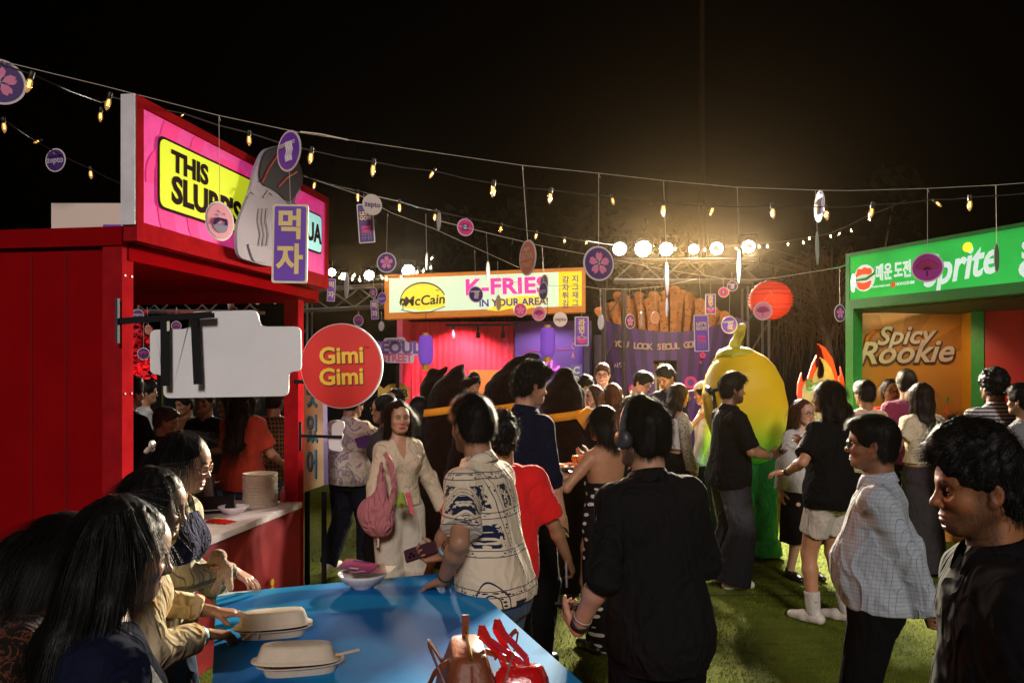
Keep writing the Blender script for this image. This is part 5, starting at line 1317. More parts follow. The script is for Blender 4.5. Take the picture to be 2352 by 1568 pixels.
cabD = [(725,427,26,6.6,10),(823,453,28,6.9,5),(917,477,30,7.2,-3),(1000,499,26,7.5,3),(1152,527,24,8.0,8),(1232,543,22,8.4,6),(1297,554,18,8.8,3),(1349,559,15,9.2,20)]
for i,(u,v,h_,d_,ti) in enumerate(cabD): bulb(u,v,h_,d_,ti,ORD[i] + ' smaller bulb from the pink fascia along the middle cable','bulbs on the middle cable')
far1 = [(1552,572),(1617,574),(1686,573),(1740,567),(1762,566),(1811,561),(1843,557),(1861,548),(1909,543),(1932,538),(1953,530),(1992,505)]
for i,(u,v) in enumerate(far1): bulb(u,v,14,12.0-i*.25,random.uniform(-40,40),ORD[i] + ' tiny bulb from the left on the far cable over the round lantern','bulbs on the far right cable', far=True)
far2 = [(783,638),(809,641),(827,643),(876,638),(889,641),(921,636),(962,627),(974,622),(991,615),(996,594),(815,633)]
for i,(u,v) in enumerate(sorted(far2)): bulb(u,v,14,12.2,random.uniform(-30,30),ORD[i] + ' tiny bulb from the pink fascia towards the fries sign','bulbs on the far left cable', far=True)
wire('cable', [(-60,120,3.6),(76,172,3.6),(232,235,4.3),(254,222,4.33),(425,262,4.4),(572,305,4.5),(717,346,4.58),(859,372,4.65),(1000,393,4.73),(1134,421,4.8),(1266,436,4.87),(1404,450,4.94),(1525,465,5.0),(1641,472,5.06),(1773,473,5.13),(1896,475,5.2),(2006,470,5.26),(2143,458,5.33),(2228,453,5.37),(2420,436,5.45)], .0042, CORD, 'upper black cable carrying the large warm bulbs', 'cable', .008)
wire('cable', [(-40,255,5.0),(8,275,5.0),(97,333,5.6),(207,388,5.8),(285,425,6.1),(420,470,6.3),(700,403,6.5),(725,412,6.6),(823,438,6.9),(917,462,7.2),(1000,485,7.5),(1152,515,8.0),(1232,533,8.4),(1297,546,8.8),(1349,553,9.2),(1410,562,11.5)], .0045, CORD, 'lower black cable running behind the pink fascia', 'cable', .006)
wire('cable', [(1500,566,12.2),(1617,565,11.8),(1740,560,11.4),(1843,548,11.0),(1909,535,10.6),(1992,496,10.0),(2080,460,9.4)], .006, CORD, 'far black cable of tiny bulbs over the round lantern', 'cable', .01)
wire('cable', [(740,628,12.2),(815,640,12.2),(876,636,12.2),(930,632,12.2),(974,620,12.2),(996,590,12.2)], .006, CORD, 'far black cable of tiny bulbs left of the fries sign', 'cable', .01)
def dB(u): return 4.2 + max(u, 0)/2200*1.75
B_ = [(-60,122),(0,140),(235,197),(500,265),(690,305),(790,320),(1200,380),(1375,398),(1525,415),(1690,430),(1880,437),(1950,438),(2130,433),(2290,425),(2420,415)]
wire('twine', [(u,v,dB(u)) for u,v in B_], .0022, TWINE, 'long white twine carrying the large hanging cards', 'twine')
wire('twine', [(690,303,dB(690)-.01),(735,308,dB(735)-.01),(800,322,dB(800)-.01)], .0042, mat('twine_bright', (.75,.68,.60), .8), 'frayed bright end of twine knotted right of the noodle disc', 'twine')
wire('twine', [(690,402,7.6),(823,447,7.7),(897,488,7.8),(994,524,8.0),(1193,615,8.6)], .003, TWINE, 'thin twine running below the middle cable', 'twine')
wire('twine', [(1000,505,6.6),(1140,540,6.8),(1245,565,7.0),(1410,596,7.4),(1527,619,7.6),(1657,639,7.9),(1722,644,8.0),(1787,637,8.0),(1927,614,8.1),(2090,560,8.2)], .003, TWINE, 'thin twine from which the red lantern hangs', 'twine')
wire('twine', [(1130,640,9.6),(1230,655,9.8),(1345,658,10.0),(1378,663,10.0),(1447,664,10.0),(1527,657,10.1),(1600,640,10.2)], .003, TWINE, 'thin twine crossing before the giant fries', 'twine')

def xz(pts, M): return [M @ Vector((x, 0, z)) for x, z in pts]
def disc_card(u, v, rx, ry, d, motif, label, hang=None, base=None, rot=0, back=False, strd=None):
    """round printed card; rx < ry means it has turned on its string"""
    c = P(u, v, d); r = ry/FPX*d; yaw = math.acos(max(min(rx/ry, 1), .09)) * (1 if (int(u) % 2) else -1)
    T = thing('hanging_card', tuple(c), label, 'card', None, yaw - math.atan2(c.x, c.y)*1.0)
    th = .004
    bd = BORD; col = {'navy': NAVY, 'purple': PURP, 'magenta': mat('fan_magenta', (.36,.02,.28), .5), 'pink': PINK, 'cream': mat('card_cream', (.60,.54,.50), .55), 'white': mat('card_white', (.62,.60,.64), .5),
                      'orange': mat('card_orange', (.55,.20,.10), .5), 'hot': MAG, 'olive': mat('card_olive', (.42,.42,.30), .6), 'dark': mat('card_dark', (.08,.02,.03), .5), 'gold': mat('card_gold', (.35,.22,.08), .5)}[base or 'navy']
    MB().poly(tri_fan_circle(0,0,r,r,40), th, M=Matrix.Translation((0,-th/2,0))).obj('rim', bd if base not in ('cream','white','olive') else col, T)
    mb = MB().poly(tri_fan_circle(0,0,r*.90,r*.90,40), .0008, M=Matrix.Translation((0,-th/2-.0016,0)))
    if base not in ('cream','white','olive'): mb.poly(tri_fan_circle(0,0,r*.90,r*.90,40), .0008, M=Matrix.Translation((0,th/2+.0008,0)))
    mb.obj('printed_face', col, T)
    y = -th/2 - .0034; Mt = Matrix.Translation((0,y,0)); Rz = Euler((0, R(rot), 0)).to_matrix().to_4x4(); Mt = Mt @ Rz; W_ = mat('motif_white', (.66,.62,.62), .5)
    mb = MB()
    def tb(pts, w, m=0): mb.tube([Mt @ Vector((x*r, 0, z*r)) for x, z in pts], w*r, 5, m=m)
    if motif == 'noodles':
        for k in range(4):
            x0 = -.20 + k*.15; tb([(x0,.45),(x0+.02,.25),(x0+.10,.0),(x0-.02,-.22),(x0+.04,-.50)], .05)
        tb([(-.75,.36),(.52,.44)], .035); tb([(-.75,.26),(.52,.33)], .035); mb.obj('noodle_emblem', W_, T)
    elif motif == 'flower':
        for k in range(5):
            a = k*2*math.pi/5; ca, sa = math.cos(a), math.sin(a)
            pts = [(0,.10),(.18,.28),(.22,.50),(.10,.66),(0,.56),(-.10,.66),(-.22,.50),(-.18,.28)]
            mb.poly([((x*ca - z*sa)*r, (x*sa + z*ca)*r) for x, z in pts], .0006, M=Mt)
        mb.obj('blossom_emblem', mat('blossom_pink', (.66,.20,.36), .5), T)
        m2 = MB()
        for k in range(5):
            a = k*2*math.pi/5 + .3; m2.tube([Mt @ Vector((0,-.001,0)), Mt @ Vector((math.sin(a)*.26*r,-.001,math.cos(a)*.26*r))], .012*r, 4)
        m2.obj('stamen', W_, T)
    elif motif == 'fan':
        ln = mat('fan_line', (.10,.01,.06), .5); A0, A1 = 18, 162
        mb.poly([(math.cos(R(a))*.72*r, math.sin(R(a))*.72*r - .22*r) for a in range(A0, A1+1, 12)] + [(math.cos(R(a))*.24*r, math.sin(R(a))*.24*r - .22*r) for a in range(A1, A0-1, -12)], .0006, M=Mt)
        mb.obj('fan_emblem', mat('fan_fill', (.40,.02,.14), .5), T)
        m2 = MB()
        for a in range(A0, A1+1, 16): m2.tube([Mt @ Vector((math.cos(R(a))*.1*r,-.001,math.sin(R(a))*.1*r-.22*r)), Mt @ Vector((math.cos(R(a))*.73*r,-.001,math.sin(R(a))*.73*r-.22*r))], .012*r, 4)
        for q in (.24,.72): m2.tube([Mt @ Vector((math.cos(R(a))*q*r,-.001,math.sin(R(a))*q*r-.22*r)) for a in range(A0, A1+1, 12)], .013*r, 4)
        m2.tube([Mt @ Vector((0,-.001,-.2*r)), Mt @ Vector((0,-.001,-.58*r))], .035*r, 5); m2.obj('fan_rib', ln, T)
    elif motif == 'bowl':
        mb.poly([(math.cos(R(a))*.52*r, math.sin(R(a))*.42*r - .18*r) for a in range(190, 351, 12)] + [(.56*r,.02*r)], .0006, M=Mt); mb.obj('bowl_emblem', NAVY, T)
        m2 = MB()
        for k in range(6): m2.tube([Mt @ Vector((x*r,-.001,z*r)) for x, z in ((-.52+.03*k,-.22),(-.42+.1*k,.02+.02*k),(-.12+.1*k,.16),(.18+.06*k,.10),(.46,.0-.03*k))], .022*r, 4)
        for (x, z) in ((-.22,.5),(.15,.42),(-.3,.3)): m2.poly([(x*r,z*r),((x+.12)*r,(z+.04)*r),((x+.2)*r,(z-.08)*r),((x+.06)*r,(z-.03)*r)], .0006, M=Mt)
        m2.obj('noodle_emblem', NAVY, T)
    elif motif == 'zepto':
        text('zepto', 'lettering', NAVY if base in ('cream','white') else mat('card_letter', (.50,.42,.55), .5), T, (0, y-.001, 0), r*.72, .02, .0003)
    elif motif == 'z':
        mb.poly(rrect(-.42*r,-.40*r,.38*r,.42*r,.05*r,3), .0006, M=Mt); mb.obj('square_emblem', NAVY, T); text('Z', 'lettering', W_, T, (-.05*r, y-.002, 0), r*.62, .03, .0003)
    elif motif == 'seoul':
        text('zepto', 'lettering', W_, T, (0, y-.001, r*.52), r*.34, .0, .0003); text('SEOUL', 'lettering', mat('seoul_line', (.62,.40,.30), .5), T, (0, y-.001, r*.08), r*.52, .02, .0003); text('STREET', 'lettering', mat('seoul_line', (.62,.4,.3), .5), T, (0, y-.001, -r*.40), r*.38, .02, .0003)
    if hang is not None:
        h = P(hang[0], hang[1], d) - c; h.rotate(Euler((0,0,-T.rotation_euler.z)))
        MB().tube([(0,0,r*.93), (h.x*.5, h.y*.5, h.z*.5+r*.46), tuple(h)], strd or .0018, 4).tube([tuple(h), (h.x+.012, h.y, h.z-.03)], .0018, 4).obj('string', TWINE, T)
    return T
def rect_card(u0, v0, u1, v1, d, motif, label, hang=None, tilt=0, yaw=0, base=None):
    c = P((u0+u1)/2, (v0+v1)/2, d); w = (u1-u0)/FPX*d/2; h = (v1-v0)/FPX*d/2
    w /= max(math.cos(R(yaw)), .2)
    T = thing('hanging_banner_card', tuple(c), label, 'card', None, R(yaw)); T.rotation_euler.y = R(tilt)
    MB().poly(rrect(-w,-h,w,h,w*.14,3), .004).obj('rim', mat('rect_border', (.62,.56,.42), .5) if motif == '먹자' else BORD, T)
    b = min(w*.12, h*.12); MB().poly(rrect(-w+b,-h+b,w-b,h-b,w*.1,3), .0008, M=Matrix.Translation((0,-.0016,0))).obj('printed_face', {'navy': NAVY, None: PURP, 'pale': mat('card_cream', (.6,.54,.5), .55)}[base], T)
    W_ = mat('motif_white', (.66,.62,.62), .5)
    if motif in ('먹자', '라면'):
        k = 1.0 if motif == '먹자' else .62; z = .44 if motif == '먹자' else .55
        for i, ch in enumerate(motif): text(ch, 'lettering', mat('cream_letter', (.72,.56,.22), .55), T, (0,-.003, h*(z - i*(z*2 if motif == '먹자' else .46))), w*(1.75 if motif == '먹자' else 1.15), .035, .0003, sx=.92)
        if motif == '라면':
            mb = MB().poly([(math.cos(R(a))*.72*w, math.sin(R(a))*.42*h-.42*h) for a in range(185, 356, 14)], .0006, M=Matrix.Translation((0,-.0026,0))); mb.obj('bowl_emblem', MAG, T)
            m2 = MB()
            for k in range(3): m2.tube([(math.cos(R(a))*(.72-.17*k)*w, -.004, math.sin(R(a))*.10*h-.44*h) for a in range(0, 361, 30)], .02*w, 4)
            m2.tube([(0,-.004,-.35*h),(.08*w,-.004,-.15*h),(0,-.004,.02*h)], .07*w, 4); m2.obj('noodle_emblem', W_, T)
    elif motif == "go":
        text("LET'S", 'lettering', mat('cream_letter', (.72,.56,.22), .55), T, (0,-.003,h*.50), w*.62, .035, .0003); text('GO!!!', 'lettering', mat('cream_letter', (.72,.56,.22), .55), T, (0,-.003,h*.26), w*.62, .035, .0003)
        mb = MB()
        for z in (-.18, -.38): mb.poly([(-.62*w,(z-.08)*h),(-.5*w,(z+.06)*h),(.5*w,(z+.06)*h),(.62*w,(z-.08)*h)], .0006, M=Matrix.Translation((0,-.0026,0)))
        mb.obj('gate_roof', MAG, T); m2 = MB()
        for z in (-.5,-.58,-.72): m2.tube([(-.6*w,-.003,z*h),(.6*w,-.003,z*h)], .02*w, 4)
        for x in (-.5,-.2,.2,.5): m2.tube([(x*w,-.003,-.46*h),(x*w,-.003,-.86*h)], .02*w, 4)
        m2.obj('gate_emblem', mat('gate_line', (.35,.28,.45), .5), T)
    elif motif == 'bowl':
        MB().poly([(math.cos(R(a))*.8*w, math.sin(R(a))*.6*h+.1*h) for a in range(180, 361, 15)], .0006, M=Matrix.Translation((0,-.0026,0))).obj('bowl_emblem', MAG, T)
    if hang is not None:
        q = P(hang[0], hang[1], d) - c; MB().tube([(0,0,h*.96), tuple(q)], .0016, 4).obj('string', TWINE, T)
    return T
disc_card(0,188,52,52,4.2,'flower','large navy card with a pink blossom at the upper left edge of the view',(8,140),'navy')
disc_card(128,368,20,27,5.7,'zepto','small violet zepto card tied to the cable above the kiosk roof',(122,345),'navy')
disc_card(505,508,31,45,4.35,'bowl','pink card with a navy noodle bowl hanging over the lime speech bubble',(503,264),'pink')
disc_card(664,347,26,47,4.25,'noodles','purple noodle card at the top of the two hung before the grey figure',(664,303),'purple')
rect_card(625,469,707,650,4.24,'먹자','large purple banner card with two cream Korean letters before the pink fascia',(662,395),tilt=1)
disc_card(855,470,22,24,6.6,'zepto','cream zepto card tied beside the upright card on the middle cable',(850,447),'cream')
rect_card(822,468,859,558,6.8,'go',"dark LET'S GO card hanging just under the middle cable",(840,445),tilt=-4,base='navy')
disc_card(888,603,22,23,7.8,'flower','navy blossom card hanging left above the fries sign',(890,490),'navy')
disc_card(1008,507,4.5,22,7.6,'', 'white card seen edge on beside a bulb of the middle cable',(1001,480),'white')
disc_card(1069,522,19,20,7.4,'z','hot pink card with a dark Z square on the middle cable',(1072,500),'hot')
disc_card(980,600,2.2,20,8.0,'', 'thin card seen edge on left of the fries sign, on a long string',(978,491),'white')
disc_card(1121,622,4,22,8.4,'', 'thin card turned edge on above the letter K of the fries sign',(1117,535),'white')
disc_card(1212,592,19,41,5.0,'seoul','orange oval looking card with SEOUL STREET before the fries sign',(1200,380),'orange')
disc_card(1250,650,9,20,7.0,'', 'dark card overlapping the end of the fries lettering, upper of the pair',(1245,566),'dark')
disc_card(1248,668,10,21,6.9,'zepto','dark zepto card in front of the end of the fries lettering, lower of the pair',(1246,600),'navy')
disc_card(1093,676,17,19,9.6,'noodles','navy noodle card before the letter K of the fries sign',(1090,575),'navy')
disc_card(1145,695,6,18,9.4,'', 'narrow gold card turned sideways before the fries sign',(1143,600),'gold')
disc_card(1195,712,15,16,9.6,'flower','small hot pink card with a dark pinwheel blossom under the fries sign',(1192,655),'hot')
disc_card(1238,720,16,17,9.8,'fan','small pink fan card under the fries sign',(1236,660),'pink')
disc_card(1287,733,16,17,10.0,'zepto','small cream zepto card under the yellow end of the fries sign',(1285,662),'cream')
rect_card(1320,727,1352,794,9.0,'라면','purple ramen bowl card with two Korean letters beside the fries stall',(1336,690))
disc_card(1375,605,35,40,5.15,'flower','large navy blossom card left of the row of floodlights',(1375,398),'navy')
disc_card(1531,640,5,38,5.3,'', 'pink card seen edge on below the warm floodlight',(1524,415),'pink')
disc_card(1532,705,2.6,22,6.6,'', 'slim white card seen edge on above the giant fries',(1531,620),'white')
disc_card(1698,612,4.5,38,5.5,'', 'olive card seen edge on at the right end of the floodlights',(1693,430),'olive')
disc_card(1882,474,11,36,5.6,'noodles','purple noodle card half turned on the upper twine left of the green stall',(1880,438),'purple')
disc_card(1877,570,2.5,38,5.6,'', 'long white card seen edge on under the half turned noodle card',(1873,438),'white')
disc_card(2130,614,36,34,5.9,'fan','large magenta fan card hanging before the green banner',(2130,433),'magenta')
disc_card(2289,592,5,34,6.0,'', 'dark card seen edge on before the end of the green banner',(2287,425),'dark')
disc_card(1929,719,12,20,7.9,'flower','navy blossom card beside the green stall post',(1928,617),'navy')
disc_card(1960,650,4,20,7.6,'noodles','narrow card before the lips emblem of the green banner',(1961,600),'pink')
disc_card(1752,714,22,21,7.2,'fan','lilac pink fan card in front of the red round lantern',(1770,668),'pink')
disc_card(1675,746,18,20,7.8,'noodles','purple noodle card above the stalk of the yellow chilli costume',(1677,640),'purple')
rect_card(1594,723,1628,807,7.6,'go',"purple LET'S GO card hanging before the giant fries box",(1610,632),tilt=-1.5)
disc_card(1662,671,12,12,9.6,'z','tiny pink Z card near the end of the truss',(1660,640),'hot')
disc_card(1682,657,12,12,10.4,'noodles','tiny navy noodle card near the end of the truss',(1680,625),'navy')
rect_card(1620,675,1644,721,10.6,'라면','dark upright card behind the giant fries',(1632,652),base='navy')
disc_card(1447,738,11,17,9.8,'flower','small dark blossom card hanging over the fries',(1446,664),'navy')
disc_card(1380,740,7,17,9.9,'', 'small pale card left of the giant fries',(1378,663),'white')
disc_card(1505,729,10,14,10.0,'seoul','small sunset coloured card over the giant fries',(1504,660),'orange')
disc_card(1472,735,2,18,9.9,'', 'thin card seen edge on between two cards over the fries',(1471,662),'white')
rect_card(440,664,476,691,6.9,'bowl','upright card with a pink bowl hanging below the kiosk roof, partly hidden',(458,640))
disc_card(592,682,9,17,6.9,'', 'narrow pale pink card seen under the kiosk roof',(592,640),'pink')
disc_card(631,681,5,17,7.0,'', 'narrow white card right of the pink one under the kiosk roof',(631,640),'white')
disc_card(530,688,7,28,6.8,'', 'long white card hidden behind the blank white board',(530,640),'white')
disc_card(317,722,12,12,7.6,'zepto','small violet card seen through the kiosk opening near the post',(317,700),'navy')
disc_card(341,757,7,11,7.6,'', 'small orange card seen through the kiosk opening',(338,705),'orange')
disc_card(405,748,11,11,7.6,'fan','small violet card just left of the drop bars',(405,705),'navy')
disc_card(330,812,13,14,7.4,'fan','dark round card hanging before the red blossom tree',(330,735),'navy')
rect_card(752,640,770,692,8.4,'먹자','small purple card with Korean letters at the edge of the pink fascia',(761,600),tilt=3)
disc_card(796,655,5,30,8.6,'', 'curled white card seen edge on right of the pink fascia',(793,640),'white')
disc_card(858,672,8,12,8.2,'flower','tiny blossom card hanging left of the fries sign',(857,640),'navy')
disc_card(878,685,10,13,8.3,'zepto','tiny violet zepto card at the left end of the fries sign',(877,650),'purple')
rect_card(852,690,869,733,8.2,'먹자','tiny purple Korean letter card left of the orange frame',(858,684),tilt=-3)
disc_card(823,736,11,13,7.8,'fan','tiny dark fan card above the round red sign',(823,715),'navy')
disc_card(876,749,6,11,9.0,'', 'tiny pale blue card under the orange frame corner',(876,715),'white')
disc_card(1662,671,1.5,10,9.7,'', 'sliver of a card beside the tiny pink Z card',(1661,645),'white') if False else None
# ---------------------------------------------------------------- blue table in front with food and bags
TZ = .92
TA = Vector((-1.195, 3.22, 0)); TB = Vector((-.245, 3.56, 0))
def table():
    T, Lw = frame('blue_table', TA, TB, 'red box table with a glossy blue printed top in the foreground', 'table')
    m = mat('table_blue', (.02,.18,.50), .6, spec=.07); nt = m.node_tree; N = nt.nodes; L = nt.links; b = N['Principled BSDF']
    tc = next(n for n in N if n.type == 'TEX_COORD'); mp = N.new('ShaderNodeMapping'); mp.inputs['Location'].default_value = (-.45, .95, 0); L.new(tc.outputs['Object'], mp.inputs[0])
    nz = N.new('ShaderNodeTexNoise'); nz.inputs['Scale'].default_value = 1.3; L.new(mp.outputs[0], nz.inputs['Vector'])
    gd = N.new('ShaderNodeVectorMath'); gd.operation = 'LENGTH'; mixv = N.new('ShaderNodeVectorMath'); mixv.operation = 'SCALE'; mixv.inputs['Scale'].default_value = 1
    L.new(mp.outputs[0], gd.inputs[0])
    a1 = N.new('ShaderNodeMath'); a1.operation = 'MULTIPLY_ADD'; a1.inputs[1].default_value = .35; L.new(nz.outputs['Fac'], a1.inputs[0]); L.new(gd.outputs['Value'], a1.inputs[2])
    sn = N.new('ShaderNodeMath'); sn.operation = 'MULTIPLY'; sn.inputs[1].default_value = 26; L.new(a1.outputs[0], sn.inputs[0])
    s2 = N.new('ShaderNodeMath'); s2.operation = 'SINE'; L.new(sn.outputs[0], s2.inputs[0])
    cr = N.new('ShaderNodeValToRGB'); cr.color_ramp.elements[0].position = .25; cr.color_ramp.elements[0].color = (.003,.115,.38,1); cr.color_ramp.elements[1].position = .6; cr.color_ramp.elements[1].color = (.008,.24,.58,1)
    mr = N.new('ShaderNodeMapRange'); mr.inputs[1].default_value = -1; mr.inputs[2].default_value = 1; L.new(s2.outputs[0], mr.inputs[0]); L.new(mr.outputs[0], cr.inputs[0]); L.new(cr.outputs[0], b.inputs['Base Color'])
    ln = 1.9
    MB().box((0,-ln,TZ-.02),(Lw,0,TZ)).obj('table_top', m, T)
    MB().box((.008,-ln+.01,.0),(.03,-.01,TZ-.021)).box((Lw-.03,-ln+.01,0),(Lw-.008,-.01,TZ-.021)).box((.031,-.03,0),(Lw-.031,-.01,TZ-.021)).obj('side_panel', RED, T)
    MB().poly([(.002,.001),(.13,.001),(.10,.03),(.05,.025),(.002,.045)], .0) 
    mb = MB(); mb.add([(.004,-.004,TZ+.0015),(.15,-.004,TZ+.0015),(.11,-.03,TZ+.0015),(.08,-.022,TZ+.0015),(.04,-.045,TZ+.0015),(.004,-.05,TZ+.0015)], [(0,5,4,3,2,1)]); mb.obj('torn_print', mat('torn_white', (.45,.55,.62), .6), T)
    return T
table()
def on_table(u, v): 
    d = (CAM_H - TZ)*FPX/(v - V0); p = P(u, v, d); p.z = TZ; return p
PULP = mat('pulp_box', (.56,.47,.36), .8, var=.05, vscale=40, bump=(150,.25))
def sup(a, b, z, n=40, e=3.2):
    return [(math.copysign(abs(math.cos(t))**(2/e), math.cos(t))*a, math.copysign(abs(math.sin(t))**(2/e), math.sin(t))*b, z) for t in [2*math.pi*i/n for i in range(n)]]
def shell(rings, closed_bottom=False, closed_top=False):
    mb = MB(); n = len(rings[0])
    for r_ in rings: mb.v += r_
    for i in range(len(rings)-1):
        for k in range(n): mb.f.append((i*n+k, i*n+(k+1)%n, (i+1)*n+(k+1)%n, (i+1)*n+k)); mb.m.append(0)
    if closed_bottom: mb.f.append(tuple(reversed(range(n)))); mb.m.append(0)
    if closed_top: mb.f.append(tuple((len(rings)-1)*n+k for k in range(n))); mb.m.append(0)
    return mb
def takeaway(loc, rz, label, lid_tilt, sticks, off=0):
    T = thing('takeaway_box', tuple(loc), label, 'food box', None, rz)
    a, b = .118, .052
    o = shell([sup(a*.86,b*.80,0), sup(a*.90,b*.88,.012), sup(a*.96,b,.030), sup(a*1.10,b*1.28,.033,e=2.4), sup(a*1.10,b*1.28,.030,e=2.4), sup(a*.95,b*.97,.027), sup(a*.88,b*.84,.006)], True, True).obj('base', PULP, T, smooth=True)
    md = o.modifiers.new('b', 'EDGE_SPLIT'); md.split_angle = R(50)
    ld = shell([sup(a*1.10,b*1.28,0,e=2.4), sup(a*1.10,b*1.30,.004,e=2.4), sup(a*1.00,b*1.10,.006), sup(a*.95,b,.014), sup(a*.88,b*.88,.040), sup(a*.83,b*.80,.047), sup(a*.74,b*.66,.0495), sup(a*.4,b*.3,.0500)], False, True).obj('lid', PULP, T, smooth=True)
    ld.location = (off, -.004, .037); ld.rotation_euler = lid_tilt
    MB().tube([(-a*.7,-b*.4,.031),(0,0,.034),(a*.7,b*.4,.031)], [.02,.035,.02], 8).obj('noodles', mat('noodle_dark', (.12,.035,.015), .5), T)
    for s_ in sticks: MB().bar(s_[0], s_[1], .006).obj('chopstick', mat('wood_stick', (.56,.40,.22), .6), T)
    return T
p = on_table(628, 1458); takeaway(p, R(13), 'closed pulp takeaway box with chopsticks poking from its near side', (R(-3), R(-1), 0), [((-.09,-.085,.020),(-.05,-.03,.036)), ((-.045,-.075,.022),(-.042,-.03,.036))])
p = on_table(690, 1541); takeaway(p, R(13), 'larger looking pulp takeaway box nearest the lens with a stick to the right', (R(-4), R(3), R(3)), [((.02,-.015,.034),(.175,.03,.042))], -.012)
p = on_table(775, 1590)
# white bowl with leaflets
def bowl(loc, r, label, group=None, h=.055):
    T = thing('white_bowl', tuple(loc), label, 'bowl')
    prof = [(0,.0),(r*.42,.0),(r*.44,.008),(r*.72,h*.38),(r*.92,h*.8),(r,h),(r*.985,h+.003),(r*.95,h-.004),(r*.70,h*.45),(r*.4,.014),(0,.012)]
    MB().lathe(prof, 40).obj('bowl_body', mat('porcelain', (.62,.60,.62), .22, spec=.6), T, smooth=True); return T
pb = on_table(833, 1348); bowl(pb, .103, 'white porcelain bowl full of leaflets on the blue table', h=.06)
def leaflet(loc, sx, sy, rot, mats, label):
    o = MB(); n = 8
    o.v = [(-sx/2 + sx*i/n, -sy/2 + sy*j, .004*math.sin(i*.7)) for j in (0, 1) for i in range(n+1)]
    for i in range(n): o.f.append((i, i+1, n+2+i, n+1+i)); o.m.append(0)
    ob = o.obj('leaflet', mats, loc=tuple(loc)); ob.rotation_euler = rot; tag(ob, label, 'leaflet', None); return ob
def leaf_mat(name, c0, c1):
    m = mat(name, c0, .35); nt = m.node_tree; N = nt.nodes; L = nt.links; tc = next(n for n in N if n.type == 'TEX_COORD')
    sp = N.new('ShaderNodeSeparateXYZ'); L.new(tc.outputs['Generated'], sp.inputs[0]); cr = N.new('ShaderNodeValToRGB')
    cr.color_ramp.elements[0].color = (*c0, 1); cr.color_ramp.elements[1].color = (*c1, 1); L.new(sp.outputs[1], cr.inputs[0]); L.new(cr.outputs[0], N['Principled BSDF'].inputs['Base Color']); return m
base = pb + Vector((0,0,.066))
l1 = leaflet(base + Vector((.05,.02,.006)), .15, .10, (R(4),R(-3),R(-8)), mat('leaf_cream', (.62,.55,.45), .5), 'cream leaflet sticking out of the bowl to the right')
l2 = leaflet(base + Vector((.02,.0,.014)), .15, .10, (R(7),R(1),R(14)), leaf_mat('leaf_dark', (.45,.08,.16), (.05,.012,.03)), 'dark leaflet under the top one in the bowl')
l3 = leaflet(base + Vector((-.02,-.005,.024)), .15, .095, (R(12),R(3),R(-14)), leaf_mat('leaf_pink', (.06,.015,.12), (.62,.10,.20)), 'topmost violet and pink leaflet in the bowl')
text('SEOUL STREET', 'lettering', mat('leaf_letter', (.55,.10,.20), .5), l3, (0,.0,.005), .018, .02, .0, rot=(R(-90),0,0))
MB().box((-.02,-.038,.006),(.02,-.030,.0065)).obj('button_print', mat('leaf_button', (.65,.5,.35), .5), l3)
MB().box((-.035,.025,.006),(.04,.035,.0065)).obj('title_bar', NAVY, l3)
# handbags at the near edge
LEA = mat('brown_leather', (.17,.045,.018), .45, spec=.35, var=.2, vscale=12, bump=(60,.3)); GOLD = mat('gold_metal', (.65,.42,.12), .25, metal=1)
def handbag():
    c = on_table(1075, 1640); c.z = TZ; T = thing('handbag', tuple(c), 'brown glossy leather handbag with looped straps at the table edge', 'handbag', None, R(-12))
    rings = []
    for z, a, b in ((0,.135,.085),(.02,.145,.09),(.08,.135,.078),(.13,.118,.058),(.165,.10,.046),(.176,.096,.040)): rings.append([(x, y + z*.05, zz) for x, y, zz in sup(b, a, z, 40, 5)])
    T.rotation_euler = (0,0,R(8))
    o = shell(rings, True, True).obj('bag_body', LEA, T, smooth=True)
    for yy in (-.135,): MB().tube([(0,-.142,.01),(0,-.137,.08),(0,-.121,.13),(0,-.103,.165)], .003, 6).obj('seam', LEA, T)
    MB().tube([(0,-.09,.178),(0,-.03,.186),(0,.05,.19),(0,.09,.205)], .005, 6).obj('zip', GOLD, T)
    MB().box((-.009,.082,.17),(.009,.090,.236)).obj('zip_tab', LEA, T)
    for sx, yy in ((-1,-.02),(1,.03)):
        pts = []
        for i in range(17):
            t = i/16; a = math.pi*t; pts.append((sx*(.045+.05*math.sin(a)) + (.04 if sx > 0 else -.01), -.10 + .19*t + yy, .10 + .105*math.sin(a)))
        mb = MB()
        for i in range(16): mb.bar(pts[i], pts[i+1], .012, .005, up=(sx,0,0))
        mb.obj('strap', LEA, T)
    for (x, y, z) in ((-.048,-.08,.105),(.048,.06,.12),(-.04,.075,.12)): MB().lathe([(0,-.004),(.008,-.004),(.010,0),(.008,.004),(0,.004)], 12, c=(x,y,z), M=Euler((0,R(90),0)).to_matrix().to_4x4()).obj('stud', GOLD, T, smooth=True)
    mb = MB(); pts = [(-.03,-.13,.02),(-.13,-.16,.01),(-.10,-.02,.13),(.03,.03,.165),(.14,.02,.12),(.20,-.06,.05)]
    P_ = []
    for i in range(len(pts)-1):
        for k in range(5): P_.append(Vector(pts[i]).lerp(Vector(pts[i+1]), k/5))
    P_.append(Vector(pts[-1]))
    for it in range(3): P_ = [P_[0]] + [(P_[i-1]+P_[i]*2+P_[i+1])/4 for i in range(1, len(P_)-1)] + [P_[-1]]
    for i in range(len(P_)-1): mb.bar(P_[i], P_[i+1], .004, .016, up=(0,0,1))
    mb.obj('long_strap', LEA, T)
handbag()
